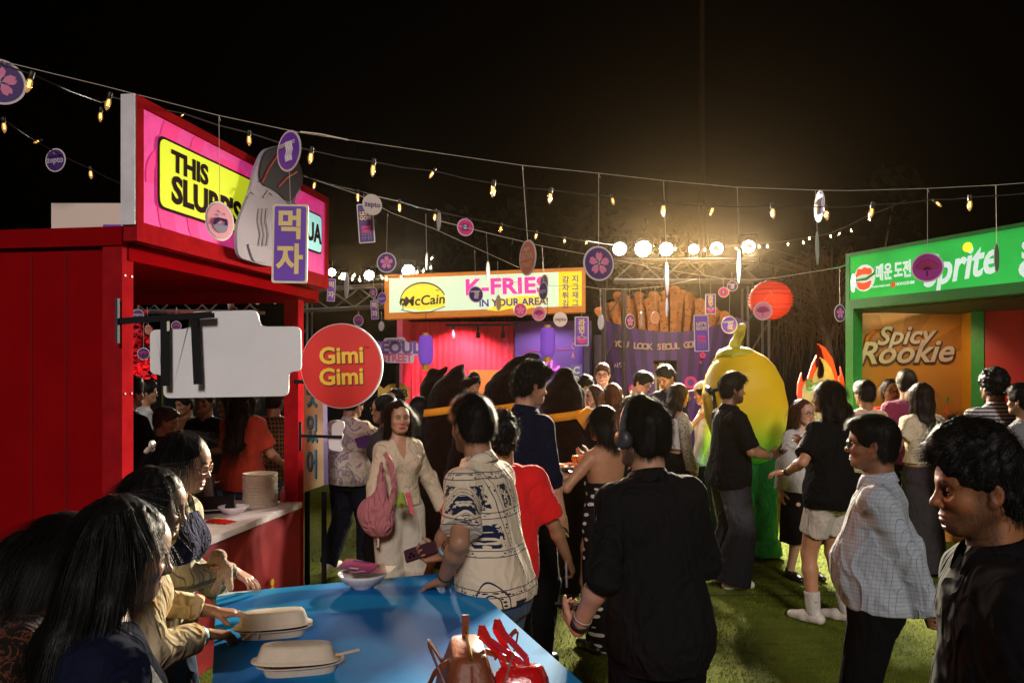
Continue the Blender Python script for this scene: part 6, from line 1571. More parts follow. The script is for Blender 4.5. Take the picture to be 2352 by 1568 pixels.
def red_bag():
    c = on_table(1195, 1640); c.z = TZ; T = thing('red_handbag', tuple(c), 'bright red patent handbag with upright folded handles', 'handbag', None, R(4))
    m = mat('red_patent', (.50,.008,.010), .12, spec=.7, coat=1.0, bump=(26,.8))
    rings = []
    for z, a, b in ((0,.075,.055),(.03,.08,.06),(.09,.072,.045),(.12,.060,.030),(.128,.05,.02)): rings.append([(x + .006*math.sin(y*70), y, zz) for x, y, zz in sup(a, b, z, 36, 3)])
    shell(rings, True, True).obj('bag_body', m, T, smooth=True)
    for dx, tx, tz in ((-.055,-.105,.235),(-.03,-.065,.25)):
        pts = [(dx+.02,0,.11),(dx,.01,.16),(tx,.015,tz-.03),(tx+.004,.0,tz),(tx+.022,-.005,tz-.035),(dx+.045,.0,.15),(.02,.0,.11)]
        mb = MB()
        for i in range(len(pts)-1): mb.bar(pts[i], pts[i+1], .016, .006, up=(0,1,.2))
        mb.obj('handle', m, T)
red_bag()

# ---------------------------------------------------------------- things on the kiosk counter
CZ = .80
def on_counter(u, v):
    d = (CAM_H - CZ)*FPX/(v - V0); p = P(u, v, d); p.z = CZ; return p
c = on_counter(598, 1160)
T = thing('plate_stack', tuple(c), 'tall stack of pale pulp takeaway trays on the kiosk counter', 'stack of trays')
zz = 0; hs = .235
n = 22
for k in range(n):
    r0 = .128; z = hs*k/n; jx = random.uniform(-.003,.003)
    MB().lathe([(r0*.93,z+.001),(r0,z+.003),(r0*1.0,z+.0075),(r0*.96,z+.0095),(r0*.90,z+.010)], 26, c=(jx,random.uniform(-.003,.003),0)).obj('tray', PULP, T, smooth=True)
MB().lathe([(0,hs-.02),(r0*.85,hs-.02),(r0*.93,hs+.008),(r0,hs+.008)], 26).obj('tray', PULP, T, smooth=True)
p = on_counter(536, 1180); bowl(p, .105, 'white bowl on the kiosk counter in front of the tray stack')
p = on_counter(464, 1150); T = thing('steel_pot', tuple(p), 'tall stainless steel cooking pot on the kiosk counter', 'pot')
MB().lathe([(0,0),(.105,0),(.108,.01),(.108,.20),(.114,.205),(.106,.21),(.100,.20),(.100,.02),(0,.02)], 32).obj('pot_body', mat('pot_steel', (.55,.52,.50), .22, metal=1), T, smooth=True)
MB().tube([(.108,0,.15),(.14,.02,.155),(.14,-.02,.155),(.108,-.03,.15)], .006, 6).obj('pot_handle', mat('pot_steel', (.5,.5,.5), .3, metal=1), T)
p = on_counter(490, 1178); T = thing('induction_hob', tuple(p), 'black tilted slab of an induction hob on the counter', 'hob', None, R(20))
MB().box((-.14,-.02,.0),(.14,.10,.02)).obj('hob_base', BLACKMET, T); MB().add([(-.13,-.03,.03),(.14,-.03,.03),(.14,.08,.11),(-.13,.08,.11)], [(0,1,2,3),(3,2,1,0)]).obj('glass_plate', mat('hob_glass', (.03,.03,.03), .15), T)
MB().bar((-.14,-.032,.028),(.15,-.032,.028),.012,.006).bar((.145,-.03,.03),(.145,.08,.11),.006,.01).obj('edge_strip', mat('steel', (.5,.5,.5), .3, metal=.8), T)
p = on_counter(505, 1198); T = thing('ramen_packet', tuple(p), 'torn red ramen packet lying on the kiosk counter', 'packet', None, R(-25))
mb = MB(); n = 10
for j in range(n+1):
    for i in range(n+1):
        x = i/n - .5; y = j/n - .5; mb.v.append((x*.20, y*.12, .018*math.cos(x*3)*math.cos(y*3) + .004*math.sin(i*2.3+j*1.7) + .002))
for j in range(n):
    for i in range(n): a = j*(n+1)+i; mb.f.append((a,a+1,a+n+2,a+n+1)); mb.m.append(0)
pk = mb.obj('wrapper', mat('packet_red', (.46,.02,.012), .25, spec=.6), T, smooth=True)
text('Gimi', 'lettering', mat('packet_yellow', (.7,.45,.05), .5), T, (.0,-.01,.026), .05, .02, .0, rot=(R(-90),0,R(5)))
p = on_counter(650, 1152); T = thing('sauce_bottle', tuple(p), 'small red labelled bottle beside the tray stack', 'bottle')
MB().lathe([(0,0),(.022,0),(.023,.06),(.018,.09),(.010,.105),(.010,.12),(0,.12)], 16).obj('bottle_body', mat('bottle_pink', (.45,.12,.12), .2, trans=.2), T, smooth=True)
MB().lathe([(.0235,.01),(.0238,.065)], 16).obj('bottle_label', mat('label_red', (.5,.02,.02), .5), T)
# ---------------------------------------------------------------- clothes
C_BLACK = cloth_mat('cloth_black', (.004,.004,.005), .6); C_BLACK2 = cloth_mat('cloth_black_soft', (.006,.006,.007), .7)
C_NAVY = cloth_mat('cloth_navy', (.004,.006,.020), .6); C_WHITE = cloth_mat('cloth_white', (.52,.50,.50), .5); C_CREAM = cloth_mat('cloth_cream', (.50,.42,.31), .5, 12)
C_RED = cloth_mat('cloth_red', (.55,.012,.014), .4); C_DENIM = cloth_mat('denim', (.035,.07,.13), .5); C_DKDENIM = cloth_mat('denim_black', (.022,.024,.032), .5)
C_TROUS = cloth_mat('trouser_black', (.003,.003,.004), .5, 7); C_KHAKI = cloth_mat('short_stone', (.50,.44,.40), .4); C_PANT = cloth_mat('trouser_cream', (.46,.42,.35), .4, 7)
C_MAROON = cloth_mat('cloth_maroon', (.10,.012,.045), .5); C_GREYS = cloth_mat('skirt_grey', (.035,.03,.035), .5); C_PINKT = cloth_mat('cloth_pink', (.50,.22,.22), .4)
C_BROWN = cloth_mat('cloth_brown', (.11,.04,.02), .6, 11); C_GREEN = cloth_mat('costume_green', (.008,.20,.055), .5, 9, rough=.45); C_REDDK = cloth_mat('cloth_rust', (.35,.04,.02), .4)
SHOE_W = mat('shoe_white', (.55,.50,.45), .5, var=.08); SHOE_B = mat('shoe_black', (.008,.008,.008), .3)
def nodes_of(nt): return nt.nodes, nt.links
def math_(nt, op, a, b=None, c=None):
    n = nt.nodes.new('ShaderNodeMath'); n.operation = op
    for i, x in enumerate((a, b, c)):
        if x is None: continue
        if isinstance(x, (int, float)): n.inputs[i].default_value = x
        else: nt.links.new(x, n.inputs[i])
    return n.outputs[0]
def mixc_(nt, f, a, b):
    n = nt.nodes.new('ShaderNodeMix'); n.data_type = 'RGBA'; nt.links.new(f, n.inputs[0])
    for i, x in ((6, a), (7, b)):
        if isinstance(x, tuple): n.inputs[i].default_value = (*x, 1)
        else: nt.links.new(x, n.inputs[i])
    return n.outputs[2]
def pat_check(base, line, sx=55, sz=55, lw=.10, angle=.0):
    def f(nt, co):
        s = nt.nodes.new('ShaderNodeSeparateXYZ'); nt.links.new(co, s.inputs[0])
        u = math_(nt, 'ADD', s.outputs[0], s.outputs[1]); o = []
        for src, k in ((u, sx), (s.outputs[2], sz)):
            a = math_(nt, 'FRACT', math_(nt, 'MULTIPLY', src, k)); o.append(math_(nt, 'LESS_THAN', a, lw))
            a2 = math_(nt, 'FRACT', math_(nt, 'MULTIPLY', src, k/2.0)); o.append(math_(nt, 'LESS_THAN', a2, lw*.7))
        m = math_(nt, 'MAXIMUM', math_(nt, 'MAXIMUM', o[0], o[1]), math_(nt, 'MAXIMUM', o[2], o[3]))
        return mixc_(nt, m, base, line)
    return f
def pat_stripes(base, line, k=38, axis=2, duty=.5, second=None):
    def f(nt, co):
        s = nt.nodes.new('ShaderNodeSeparateXYZ'); nt.links.new(co, s.inputs[0])
        m = math_(nt, 'LESS_THAN', math_(nt, 'FRACT', math_(nt, 'MULTIPLY', s.outputs[axis], k)), duty)
        if second:
            m2 = math_(nt, 'LESS_THAN', math_(nt, 'FRACT', math_(nt, 'MULTIPLY', s.outputs[0], k*.9)), .5); w = math_(nt, 'LESS_THAN', s.outputs[2], second)
            m = math_(nt, 'ADD', math_(nt, 'MULTIPLY', m2, w), math_(nt, 'MULTIPLY', m, math_(nt, 'SUBTRACT', 1.0, w)))
        return mixc_(nt, m, base, line)
    return f
def pat_dots(base, dot, k=22, r=.28):
    def f(nt, co):
        s = nt.nodes.new('ShaderNodeSeparateXYZ'); nt.links.new(co, s.inputs[0]); cb = nt.nodes.new('ShaderNodeCombineXYZ'); nt.links.new(math_(nt, 'ADD', s.outputs[0], math_(nt, 'MULTIPLY', s.outputs[1], .6)), cb.inputs[0]); nt.links.new(s.outputs[2], cb.inputs[1])
        v = nt.nodes.new('ShaderNodeTexVoronoi'); v.voronoi_dimensions = '2D'; v.inputs['Scale'].default_value = k; v.inputs['Randomness'].default_value = .55; nt.links.new(cb.outputs[0], v.inputs['Vector'])
        return mixc_(nt, math_(nt, 'LESS_THAN', v.outputs['Distance'], r), base, dot)
    return f
def pat_blotch(cols, sc=9, dist=1.5, pos=(.35,.5,.62)):
    def f(nt, co):
        n = nt.nodes.new('ShaderNodeTexNoise'); n.inputs['Scale'].default_value = sc; n.inputs['Detail'].default_value = 3; n.inputs['Distortion'].default_value = dist; nt.links.new(co, n.inputs['Vector'])
        r_ = nt.nodes.new('ShaderNodeValToRGB'); nt.links.new(n.outputs['Fac'], r_.inputs[0]); e = r_.color_ramp.elements
        while len(e) < len(cols): e.new(.5)
        for i, c in enumerate(cols): e[i].color = (*c, 1); e[i].position = pos[i]
        return r_.outputs[0]
    return f
def pat_floral(nt, co):
    """cream cloth with navy bordered frames and navy patches holding cream flowers"""
    CR = (.58,.50,.38); NV = (.010,.016,.050)
    s = nt.nodes.new('ShaderNodeSeparateXYZ'); nt.links.new(co, s.inputs[0])
    u = math_(nt, 'ADD', s.outputs[0], math_(nt, 'MULTIPLY', s.outputs[1], .8)); z = s.outputs[2]
    du = nt.nodes.new('ShaderNodeTexNoise'); du.inputs['Scale'].default_value = 3; nt.links.new(co, du.inputs['Vector'])
    u = math_(nt, 'ADD', u, math_(nt, 'MULTIPLY', du.outputs['Fac'], .03)); z = math_(nt, 'ADD', z, math_(nt, 'MULTIPLY', du.outputs['Fac'], .04))
    bx = nt.nodes.new('ShaderNodeCombineXYZ'); nt.links.new(u, bx.inputs[0]); nt.links.new(z, bx.inputs[1])
    def cells(ku, kz, lo, hi, offu=0., offz=0.):
        fu = math_(nt, 'FRACT', math_(nt, 'ADD', math_(nt, 'MULTIPLY', u, ku), offu)); fz = math_(nt, 'FRACT', math_(nt, 'ADD', math_(nt, 'MULTIPLY', z, kz), offz))
        return fu, fz
    def band(f, a, b): return math_(nt, 'MULTIPLY', math_(nt, 'GREATER_THAN', f, a), math_(nt, 'LESS_THAN', f, b))
    fu, fz = cells(8.5, 6.5, 0, 1); lines = None
    for f_ in (fu, fz):
        for a in (.06, .22):
            b = band(f_, a, a + .022); lines = b if lines is None else math_(nt, 'MAXIMUM', lines, b)
    # little motifs inside the border band
    v1 = nt.nodes.new('ShaderNodeTexVoronoi'); v1.inputs['Scale'].default_value = 80; v1.inputs['Randomness'].default_value = .5; nt.links.new(bx.outputs[0], v1.inputs['Vector'])
    tiny = math_(nt, 'LESS_THAN', v1.outputs['Distance'], .34); inb = math_(nt, 'MAXIMUM', band(fu, .09, .21), band(fz, .09, .21)); lines = math_(nt, 'MAXIMUM', lines, math_(nt, 'MULTIPLY', tiny, inb))
    # navy patches in some frames
    ck = nt.nodes.new('ShaderNodeTexWhiteNoise'); ck.noise_dimensions = '2D'; fl = nt.nodes.new('ShaderNodeCombineXYZ')
    nt.links.new(math_(nt, 'FLOOR', math_(nt, 'MULTIPLY', u, 8.5)), fl.inputs[0]); nt.links.new(math_(nt, 'FLOOR', math_(nt, 'MULTIPLY', z, 6.5)), fl.inputs[1]); nt.links.new(fl.outputs[0], ck.inputs['Vector'])
    patch = math_(nt, 'MULTIPLY', math_(nt, 'GREATER_THAN', ck.outputs['Value'], .55), math_(nt, 'MULTIPLY', band(fu, .36, .96), band(fz, .30, .92)))
    petal = None
    for sc_, rnd in ((20, .7), (33, 1.0)):
        v2 = nt.nodes.new('ShaderNodeTexVoronoi'); v2.voronoi_dimensions = '2D'; v2.inputs['Scale'].default_value = sc_; v2.inputs['Randomness'].default_value = rnd; nt.links.new(bx.outputs[0], v2.inputs['Vector'])
        lv = nt.nodes.new('ShaderNodeVectorMath'); lv.operation = 'SUBTRACT'; nt.links.new(bx.outputs[0], lv.inputs[0]); nt.links.new(v2.outputs['Position'], lv.inputs[1])
        sp = nt.nodes.new('ShaderNodeSeparateXYZ'); nt.links.new(lv.outputs[0], sp.inputs[0]); an = math_(nt, 'ARCTAN2', sp.outputs[1], sp.outputs[0])
        rad = math_(nt, 'ADD', math_(nt, 'MULTIPLY', math_(nt, 'COSINE', math_(nt, 'MULTIPLY', an, 5.0)), .13), .30 if sc_ == 20 else .22)
        fl_ = math_(nt, 'MULTIPLY', math_(nt, 'LESS_THAN', v2.outputs['Distance'], rad), math_(nt, 'GREATER_THAN', v2.outputs['Distance'], .055))
        petal = fl_ if petal is None else math_(nt, 'MAXIMUM', petal, fl_)
    navy = math_(nt, 'MAXIMUM', lines, math_(nt, 'MULTIPLY', patch, math_(nt, 'SUBTRACT', 1.0, petal)))
    return mixc_(nt, navy, CR, NV)
C_FLORAL = cloth_mat('shirt_floral', (.6,.5,.4), .35, pat=pat_floral)
C_CHECK = cloth_mat('shirt_checked', (.4,.5,.6), .65, 8, pat=pat_check((.33,.37,.42), (.10,.14,.26), 60, 60, .06))
C_STRIPE = cloth_mat('shirt_striped', (.5,.5,.5), .3, pat=pat_stripes((.50,.49,.50), (.075,.065,.09), 34, 2, .5, second=1.24))
C_CSTRIPE = cloth_mat('shirt_cream_striped', (.5,.5,.5), .3, pat=pat_stripes((.52,.43,.33), (.36,.27,.22), 34, 2, .4))
C_DOTS = cloth_mat('skirt_dotted', (.01,.01,.01), .3, pat=pat_dots((.008,.007,.008), (.55,.50,.46), 17, .20))
C_ABSTR = cloth_mat('shirt_abstract', (.4,.3,.2), .5, pat=pat_blotch([(.40,.34,.28), (.50,.44,.36), (.16,.13,.19), (.44,.37,.29)], 7, 2.2, (.3,.5,.58,.66)))
C_BLOUSE = cloth_mat('blouse_print', (.5,.4,.3), .7, 13, pat=pat_blotch([(.50,.40,.25), (.56,.46,.30), (.62,.36,.12), (.50,.40,.26)], 9, 1.0, (.3,.55,.66,.74)))
C_SLEEVE = cloth_mat('sleeve_striped', (.4,.35,.3), .5, pat=pat_check((.42,.38,.26), (.13,.14,.10), 60, 10, .12))
C_PLAID = cloth_mat('shirt_plaid', (.1,.06,.03), .4, pat=pat_check((.045,.025,.015), (.20,.12,.05), 26, 26, .22))
C_LEOP = cloth_mat('top_zebra', (.1,.04,.02), .4, pat=pat_blotch([(.006,.004,.004), (.008,.005,.004), (.12,.035,.015), (.007,.005,.004)], 24, 2.5, (.3,.52,.57,.64)))
C_FLOR2 = cloth_mat('dress_floral', (.5,.4,.3), .4, pat=pat_blotch([(.46,.38,.27), (.5,.42,.3), (.45,.10,.06), (.46,.38,.27)], 22, .6, (.3,.55,.64,.72)))
def _lace(nt, co):
    v = nt.nodes.new('ShaderNodeTexVoronoi'); v.inputs['Scale'].default_value = 60; nt.links.new(co, v.inputs['Vector']); return mixc_(nt, math_(nt, 'LESS_THAN', v.outputs['Distance'], .35), (.42,.38,.33), (.10,.08,.07))
C_LACE = cloth_mat('cardigan_lace', (.4,.4,.4), .4, pat=_lace)
def fade_jeans(nt, co):
    s = nt.nodes.new('ShaderNodeSeparateXYZ'); nt.links.new(co, s.inputs[0]); n = nt.nodes.new('ShaderNodeTexNoise'); n.inputs['Scale'].default_value = 5; nt.links.new(co, n.inputs['Vector'])
    d = math_(nt, 'ABSOLUTE', math_(nt, 'SUBTRACT', s.outputs[2], .68)); k = nt.nodes.new('ShaderNodeMapRange'); k.inputs[1].default_value = .30; k.inputs[2].default_value = .02; nt.links.new(math_(nt, 'ADD', d, math_(nt, 'MULTIPLY', n.outputs['Fac'], .12)), k.inputs[0])
    return mixc_(nt, k.outputs[0], (.008,.008,.011), (.075,.075,.095))
C_FADE = cloth_mat('jeans_faded', (.02,.02,.03), .5, pat=fade_jeans)

def at(u, v, d): p = P(u, v, d); return (p.x, d, 0), CAM_H - (v - V0)/FPX*d
def loc_of(p, w):
    """world point into a person's own frame"""
    return p['root'].matrix_basis.inverted() @ Vector(w)
def here(loc, face, u, v, d):
    """seen point -> local metres of a person standing at loc and turned by face"""
    q = P(u, v, d) - Vector(loc); q.rotate(Euler((0, 0, -R(face)))); return (q.x, q.y, q.z)
PHONE = {}
def phone(p, sd, col, label, off=(.10, .02, 0), size=(.075,.155,.009), rot=(0,0,0), screen=False, cams=True, case=None):
    W_, d, n, t = p['hand'][sd]; d = Vector(d); n = Vector(n); t = Vector(t)
    M = p['root'].matrix_basis; o = M @ (Vector(W_) + d*off[0] + n*off[1] + t*off[2])
    m = mat('phone_' + label.split()[0] + label.split()[1], col, .25, spec=.6)
    T = thing('phone', tuple(o), label, 'phone')
    y = d; x = t; z = n
    RM = Matrix((x, y, z)).transposed().to_3x3(); T.rotation_euler = (M.to_3x3() @ RM @ Euler(rot).to_matrix()).to_euler()
    w_, h_, k = size
    MB().poly([(a, b) for a, b in rrect(-w_/2, -h_/2, w_/2, h_/2, .010, 4)], k, M=Euler((R(90),0,0)).to_matrix().to_4x4() @ Matrix.Translation((0,-k/2,0))).obj('phone_body', m, T)
    MB().box((-w_/2+.004, -h_/2+.004, -k/2-.0006), (w_/2-.004, h_/2-.004, -k/2-.0002)).obj('phone_screen', mat('phone_glass' if not screen else 'phone_lit', (.01,.01,.012) if not screen else (.10,.12,.16), .08, emit=0 if not screen else .4), T)
    if cams:
        mb = MB()
        for a, b in ((-.017,.055),(-.017,.035),(.0,.045)): mb.lathe([(0,.0),(.007,.0),(.007,.002),(0,.002)], 12, c=(a,b,k/2))
        mb.obj('phone_lens', mat('lens_black', (.005,.005,.006), .1), T)
    return T
def band(p, sd, col, name='wristband', off=-.03, r=.030, w=.010, label=None):
    W_, d, n, t = p['hand'][sd]; A = p['arms'][sd]; fd = Vector(nrm(A['W'] - A['E'])); c = Vector(A['W']) + fd*off; q = fd.to_track_quat('Z','Y').to_matrix().to_4x4()
    MB().lathe([(r,-w),(r*1.05,-w),(r*1.05,w),(r,w)], 20, c=c, M=q).obj(name, mat(name + '_' + str(round(col[0],2)) + str(round(col[2],2)), col, .4), p['root'], smooth=True)
def bag_of(p, m, label): pass

# ================================================================ people round the blue table
# woman at the lower left edge, bending forward
loc, H = at(112, 1152, 1.98); f = -52
p = person(loc, f, H, 'f', 'brown', near=2, lean=(14,0), head=(0,24,0), top=dict(m=C_LEOP, sleeve=1.8, loose=.02), bottom=dict(kind='trousers', m=C_TROUS, len=2), shoes=SHOE_B,
           hair=dict(style='bun', vol=1.3, seed=4), label='woman in a dark zebra striped top with a gold earring at the lower left edge')
mb = MB()
for i in range(10): a = 2*math.pi*i/10; q = p['HM'] @ Vector((-.085, -.008+.013*math.cos(a), -.048+.013*math.sin(a))); mb.lathe([(0,-.003),(.004,0),(0,.003)], 6, c=q)
mb.obj('earring', GOLD, p['root'])
q = Vector(p['nb']); MB().add([q+Vector((.02,-.105,.035)), q+Vector((.065,-.085,.03)), q+Vector((.062,-.10,.0)), q+Vector((.01,-.118,.008))], [(0,1,2,3),(3,2,1,0)]).obj('shirt_label', WHITE, p['root'])
# woman with very long black hair, back to the lens, the nearest figure
loc, H = at(272, 1120, 1.72)
p = person(loc, -50, H, 'f', 'tan', near=2, lean=(6,0), head=(-10,10,0), top=dict(m=C_NAVY, sleeve=1.9, loose=.03, name='jacket'), bottom=dict(kind='trousers', m=C_TROUS, len=2), shoes=SHOE_B,
           hair=dict(style='long', length=.62, vol=1.35, seed=8), L=dict(w=(-.18,.30,.98)), Rr=dict(w=(.24,.26,.93)), label='woman with very long straight black hair and a dark jacket, nearest at the lower left')
LB = mat('lace_white', (.42,.40,.36), .8, var=.3, vscale=90, bump=(120,.8))
nb_, rt_, fw_, up_ = (Vector(p[k]) for k in ('nb','rt','fw','up'))
mb = MB(); pts = [nb_+rt_*.09-up_*.01+fw_*.03, nb_+rt_*.15-up_*.06+fw_*.055, nb_+rt_*.175-up_*.13+fw_*.10, nb_+rt_*.16-up_*.22+fw_*.125]
for i in range(3): mb.bar(pts[i], pts[i+1], .006, .022, up=(.3,1,0))
mb.obj('lace_trim', LB, p['root'])
# woman in the cream printed blouse
loc, H = at(345, 1058, 2.55)
f = -70
p = person(loc, f, H, 'f', 'tan', near=2, lean=(12,0), head=(-6,10,0), top=dict(m=C_BLOUSE, sleeve=1.75, loose=.035, name='blouse', fa=.008), bottom=dict(kind='trousers', m=C_DENIM, len=2), shoes=SHOE_W,
           hair=dict(style='long', length=.22, vol=.6, seed=12), L=dict(w=WP(494,1404,2.86), d=(.1,1,-.12), n=(0,0,-1), curl=.12, pole=(-.6,-.6,-.5)), Rr=dict(w=WP(476,1455,2.62), d=(.05,1,-.15), n=(0,0,-1), curl=.6, pole=(.8,-.6,-.4)),
           label='woman in a cream and orange printed blouse with both hands on the blue table')
band(p, 'R', (.18,.42,.55)); band(p, 'R', (.55,.38,.12), 'gold_bracelet', -.055, .031, .004)
# woman in glasses with the navy vest
loc, H = at(418, 978, 3.05); f = -92
p = person(loc, f, H, 'f', 'light', near=2, lean=(8,0), head=(2,9,0), top=dict(m=C_SLEEVE, sleeve=1.92, loose=.02, collar=True), bottom=dict(kind='trousers', m=C_DENIM, len=2, waist=.2), shoes=SHOE_W,
           hair=dict(style='bun', vol=1.0, seed=3), eyeglass='clear', Rr=dict(w=WP(538,1312,3.22), d=(.15,1,-.45), n=(0,-.2,-1), curl=.28, pole=(.8,-.4,-.5)), L=dict(w=(-.2,.20,.90), d=(0,1,0), n=(0,0,-1)),
           label='woman in clear glasses with a navy knitted vest bending over the table')
PV = p
rt2 = [[t, a*p['s']+.022, f_*p['s']+.024, b*p['s']+.022] for t, a, f_, b in crop_tab(torso_tab('f', 1, 0, .01), .02, .93)]
g = SDF(np.array(p['hip'])-.35, np.array(p['nb'])+np.array([.35,.35,.1]), .008); g.loft(p['hip'], p['nb'], p['rt'], p['fw'], rt2, k=0, cut=True)
for sx in (-1,1): g.ell(p['hip']+p['up']*.385*p['s']+p['rt']*sx*.07*p['s']+p['fw']*.088*p['s'], (.076*p['s'],.072*p['s'],.074*p['s']), k=.035)
for sx in (-1,1): g.cone(p['nb']+p['rt']*sx*.165-p['up']*.02, p['nb']+p['rt']*sx*.165-p['up']*.15, .045, .06, k=.01, sub=True)
g.cone(p['nb']-p['up']*.0, p['nb']+p['up']*.1, .075, .09, k=.01, sub=True)
V_, F_ = g.mesh(); V_ = relax(V_, F_, 2); mesh_obj('vest', V_, F_, cloth_mat('vest_navy', (.010,.012,.045), .8, 30), p['root'], smooth=True)
band(p, 'R', (.55,.35,.12), 'watch', -.03, .030, .007); band(p, 'R', (.18,.42,.55), 'wristband', -.055, .031, .006)
# hair claw
HMv = p['HM']; mb = MB()
for k, (a, b) in enumerate(((-1,0),(0,0),(1,0))):
    c0 = HMv @ Vector((a*.012, -.155, .045)); mb.lathe([(0,-.018),(.011,-.008),(.013,.006),(.006,.018),(0,.02)], 10, c=c0, sy=.6)
mb.tube([HMv @ Vector((-.035,-.16,.02)), HMv @ Vector((0,-.168,.028)), HMv @ Vector((.035,-.16,.02))], .009, 8); mb.obj('hair_claw', mat('claw_ivory', (.62,.52,.48), .3), p['root'], smooth=True)
MB().lathe([(0,-.012),(.005,-.006),(.003,.006),(0,.012)], 8, c=HMv @ Vector((.083,-.004,-.055))).obj('earring', GOLD, p['root'])
# plush rabbit hanging from her arm
c = P(506, 1306, 3.12); T = thing('plush_rabbit', tuple(c), 'tan plush rabbit with a pink ribbon held on the arm over the table', 'plush toy', None, R(-20))
FUR = mat('plush_tan', (.44,.28,.16), .9, sheen=.6, bump=(220,.8), var=.15, vscale=60)
g = SDF((-.09,-.07,-.10),(.11,.07,.10),.004); g.ell((-.01,0,.045),(.033,.032,.032),k=0); g.ell((.02,0,-.005),(.034,.030,.042),k=.008); g.cone((-.02,-.02,.04),(-.055,-.03,-.03),.014,.016,k=.006); g.cone((-.02,.02,.045),(-.05,.03,-.02),.014,.016,k=.006)
g.cone((.02,-.02,-.03),(.0,-.035,-.075),.015,.014,k=.008); g.cone((.04,.0,-.03),(.055,-.01,-.07),.015,.013,k=.008); g.cone((0,-.03,.01),(-.03,-.045,0),.012,.014,k=.006)
g.disp(wob(160,.0012,2)); V_, F_ = g.mesh(); mesh_obj('plush_body', V_, F_, FUR, T, smooth=True)
MB().tube([(-.022,-.03,.012),(.0,-.035,.014),(.02,-.03,.02)], .005, 6).tube([(-.03,-.045,-.02),(-.02,-.05,-.03),(-.01,-.045,-.022)], .007, 6).obj('ribbon', mat('ribbon_pink', (.6,.25,.40), .4), T)
# hand at the very bottom edge of the table belongs to somebody below the frame: the woman with the long hair
# man in the floral shirt
loc, H = at(1082, 903, 3.42); f = 60
p = person(loc, f, H, 'm', 'tan', near=2, lean=(9,0), twist=0, head=(-26,2,0), beard=.75, top=dict(m=C_FLORAL, sleeve=.80, loose=.028, hem=-.06, collar=True, sl=2.0, fs=11, fa=.006), bottom=dict(kind='trousers', m=C_DENIM, len=2), shoes=SHOE_W,
           hair=dict(style='fade', vol=1.0, seed=21), w=1.0, fat=.0,
           L=dict(w=WP(1018, 1332, 3.22), d=(.25,1,-.45), n=(0,-.3,-1), curl=.22, spread=.16, pole=(-.8,-.8,.2)), Rr=dict(w=WP(1012, 1278, 3.72), d=(-.35,1,-.10), n=(-.7,.1,.8), curl=.75, pole=(1,-.7,-.2)),
           label='man in a cream shirt with navy floral patches leaning on the blue table')
band(p, 'L', (.01,.01,.01), 'hair_tie', -.035, .031, .003); band(p, 'R', (.20,.45,.65), 'wristband', -.025, .031, .009); band(p, 'R', (.02,.01,.01), 'bracelet', -.055, .033, .003)
phone(p, 'R', (.05,.02,.03), 'dark red phone in the hand of the man in the floral shirt', off=(.085,.035,.0), rot=(0,0,R(20)))
# red T-shirt, curly bun
loc, H = at(1150, 945, 4.1)
p = person(loc, 5, H, 'm', 'tan', near=1, w=1.18, fat=.03, head=(0,4,0), top=dict(m=C_RED, sleeve=.85, loose=.03, hem=-.12, sl=1.8), bottom=dict(kind='trousers', m=C_TROUS, len=2), shoes=SHOE_B,
           hair=dict(style='curly', curl=1.0, vol=1.3, seed=31), Rr=dict(w=(.37,.08,.80), curl=.6, n=(-1,.2,0)), L=dict(w=(-.36,.05,.82)), label='person with curly black hair in a bright red T-shirt behind the floral shirt')
g = SDF((-.07,-.20,-.10),(.07,-.06,.03),.005); g.ell((0,-.125,-.055),(.045,.035,.04),k=0); g.disp(wob(90,.008,3)); V_, F_ = g.mesh(); Ma = np.array(p['HM']); mesh_obj('hair_bun', V_ @ Ma[:3,:3].T + Ma[:3,3], F_, hair_mat('black'), p['root'], smooth=True)
MB().tube([p['HM'] @ Vector((math.cos(a)*.028, -.10+.01*math.sin(a), -.055+math.sin(a)*.028)) for a in [i*math.pi/6 for i in range(13)]], .009, 6).obj('scrunchie', mat('scrunchie', (.35,.32,.33), .8, var=.4, vscale=80), p['root'])
phone(p, 'R', (.42,.42,.50), 'grey white phone held low by the person in red', off=(.075,.03,.0), rot=(0,0,R(10)))
# man with headphones, back to the lens
loc, H = at(1480, 915, 2.92); f = 10
p = person(loc, f, H, 'm', 'light', near=2, w=.98, fat=.0, lean=(4,-3), head=(22,2,0), beard=.95, top=dict(m=C_BLACK2, sleeve=1.10, loose=.035, hem=-.22, collar=True, sl=1.4, fs=10, fa=.008), bottom=dict(kind='trousers', m=C_TROUS, len=2), shoes=SHOE_B,
           hair=dict(style='short', vol=1.25, seed=44, curl=.15), L=dict(w=WP(1326, 1445, 2.80), d=(-.1,.9,.2), n=(.6,0,.8), curl=.7, pole=(-.15,-1,-.2)), Rr=dict(w=(.16,.30,1.0), d=(-.5,1,0), n=(-1,0,.3)),
           label='man in a loose black shirt and black headphones with his back to the lens')
HMv = p['HM']; HB = mat('headphone', (.035,.04,.045), .45)
pts = [HMv @ Vector((math.sin(a)*.098, -.006, .030 + math.cos(a)*.115)) for a in [R(x) for x in range(-100, 101, 10)]]
mb = MB()
for i in range(len(pts)-1): mb.bar(pts[i], pts[i+1], .026, .008, up=(0,1,0))
mb.obj('headband', HB, p['root'])
for sx in (-1,1): MB().lathe([(0,-.02),(.028,-.02),(.036,-.006),(.036,.014),(.026,.02),(0,.02)], 22, c=HMv @ Vector((sx*.096,-.004,-.008)), M=(HMv.to_3x3().normalized() @ Euler((0,R(90),0)).to_matrix()).to_4x4()).obj('ear_cup', HB, p['root'], smooth=True)
band(p, 'L', (.01,.01,.01), 'watch', -.025, .032, .010); band(p, 'L', (.35,.33,.3), 'bracelet', -.055, .032, .004)
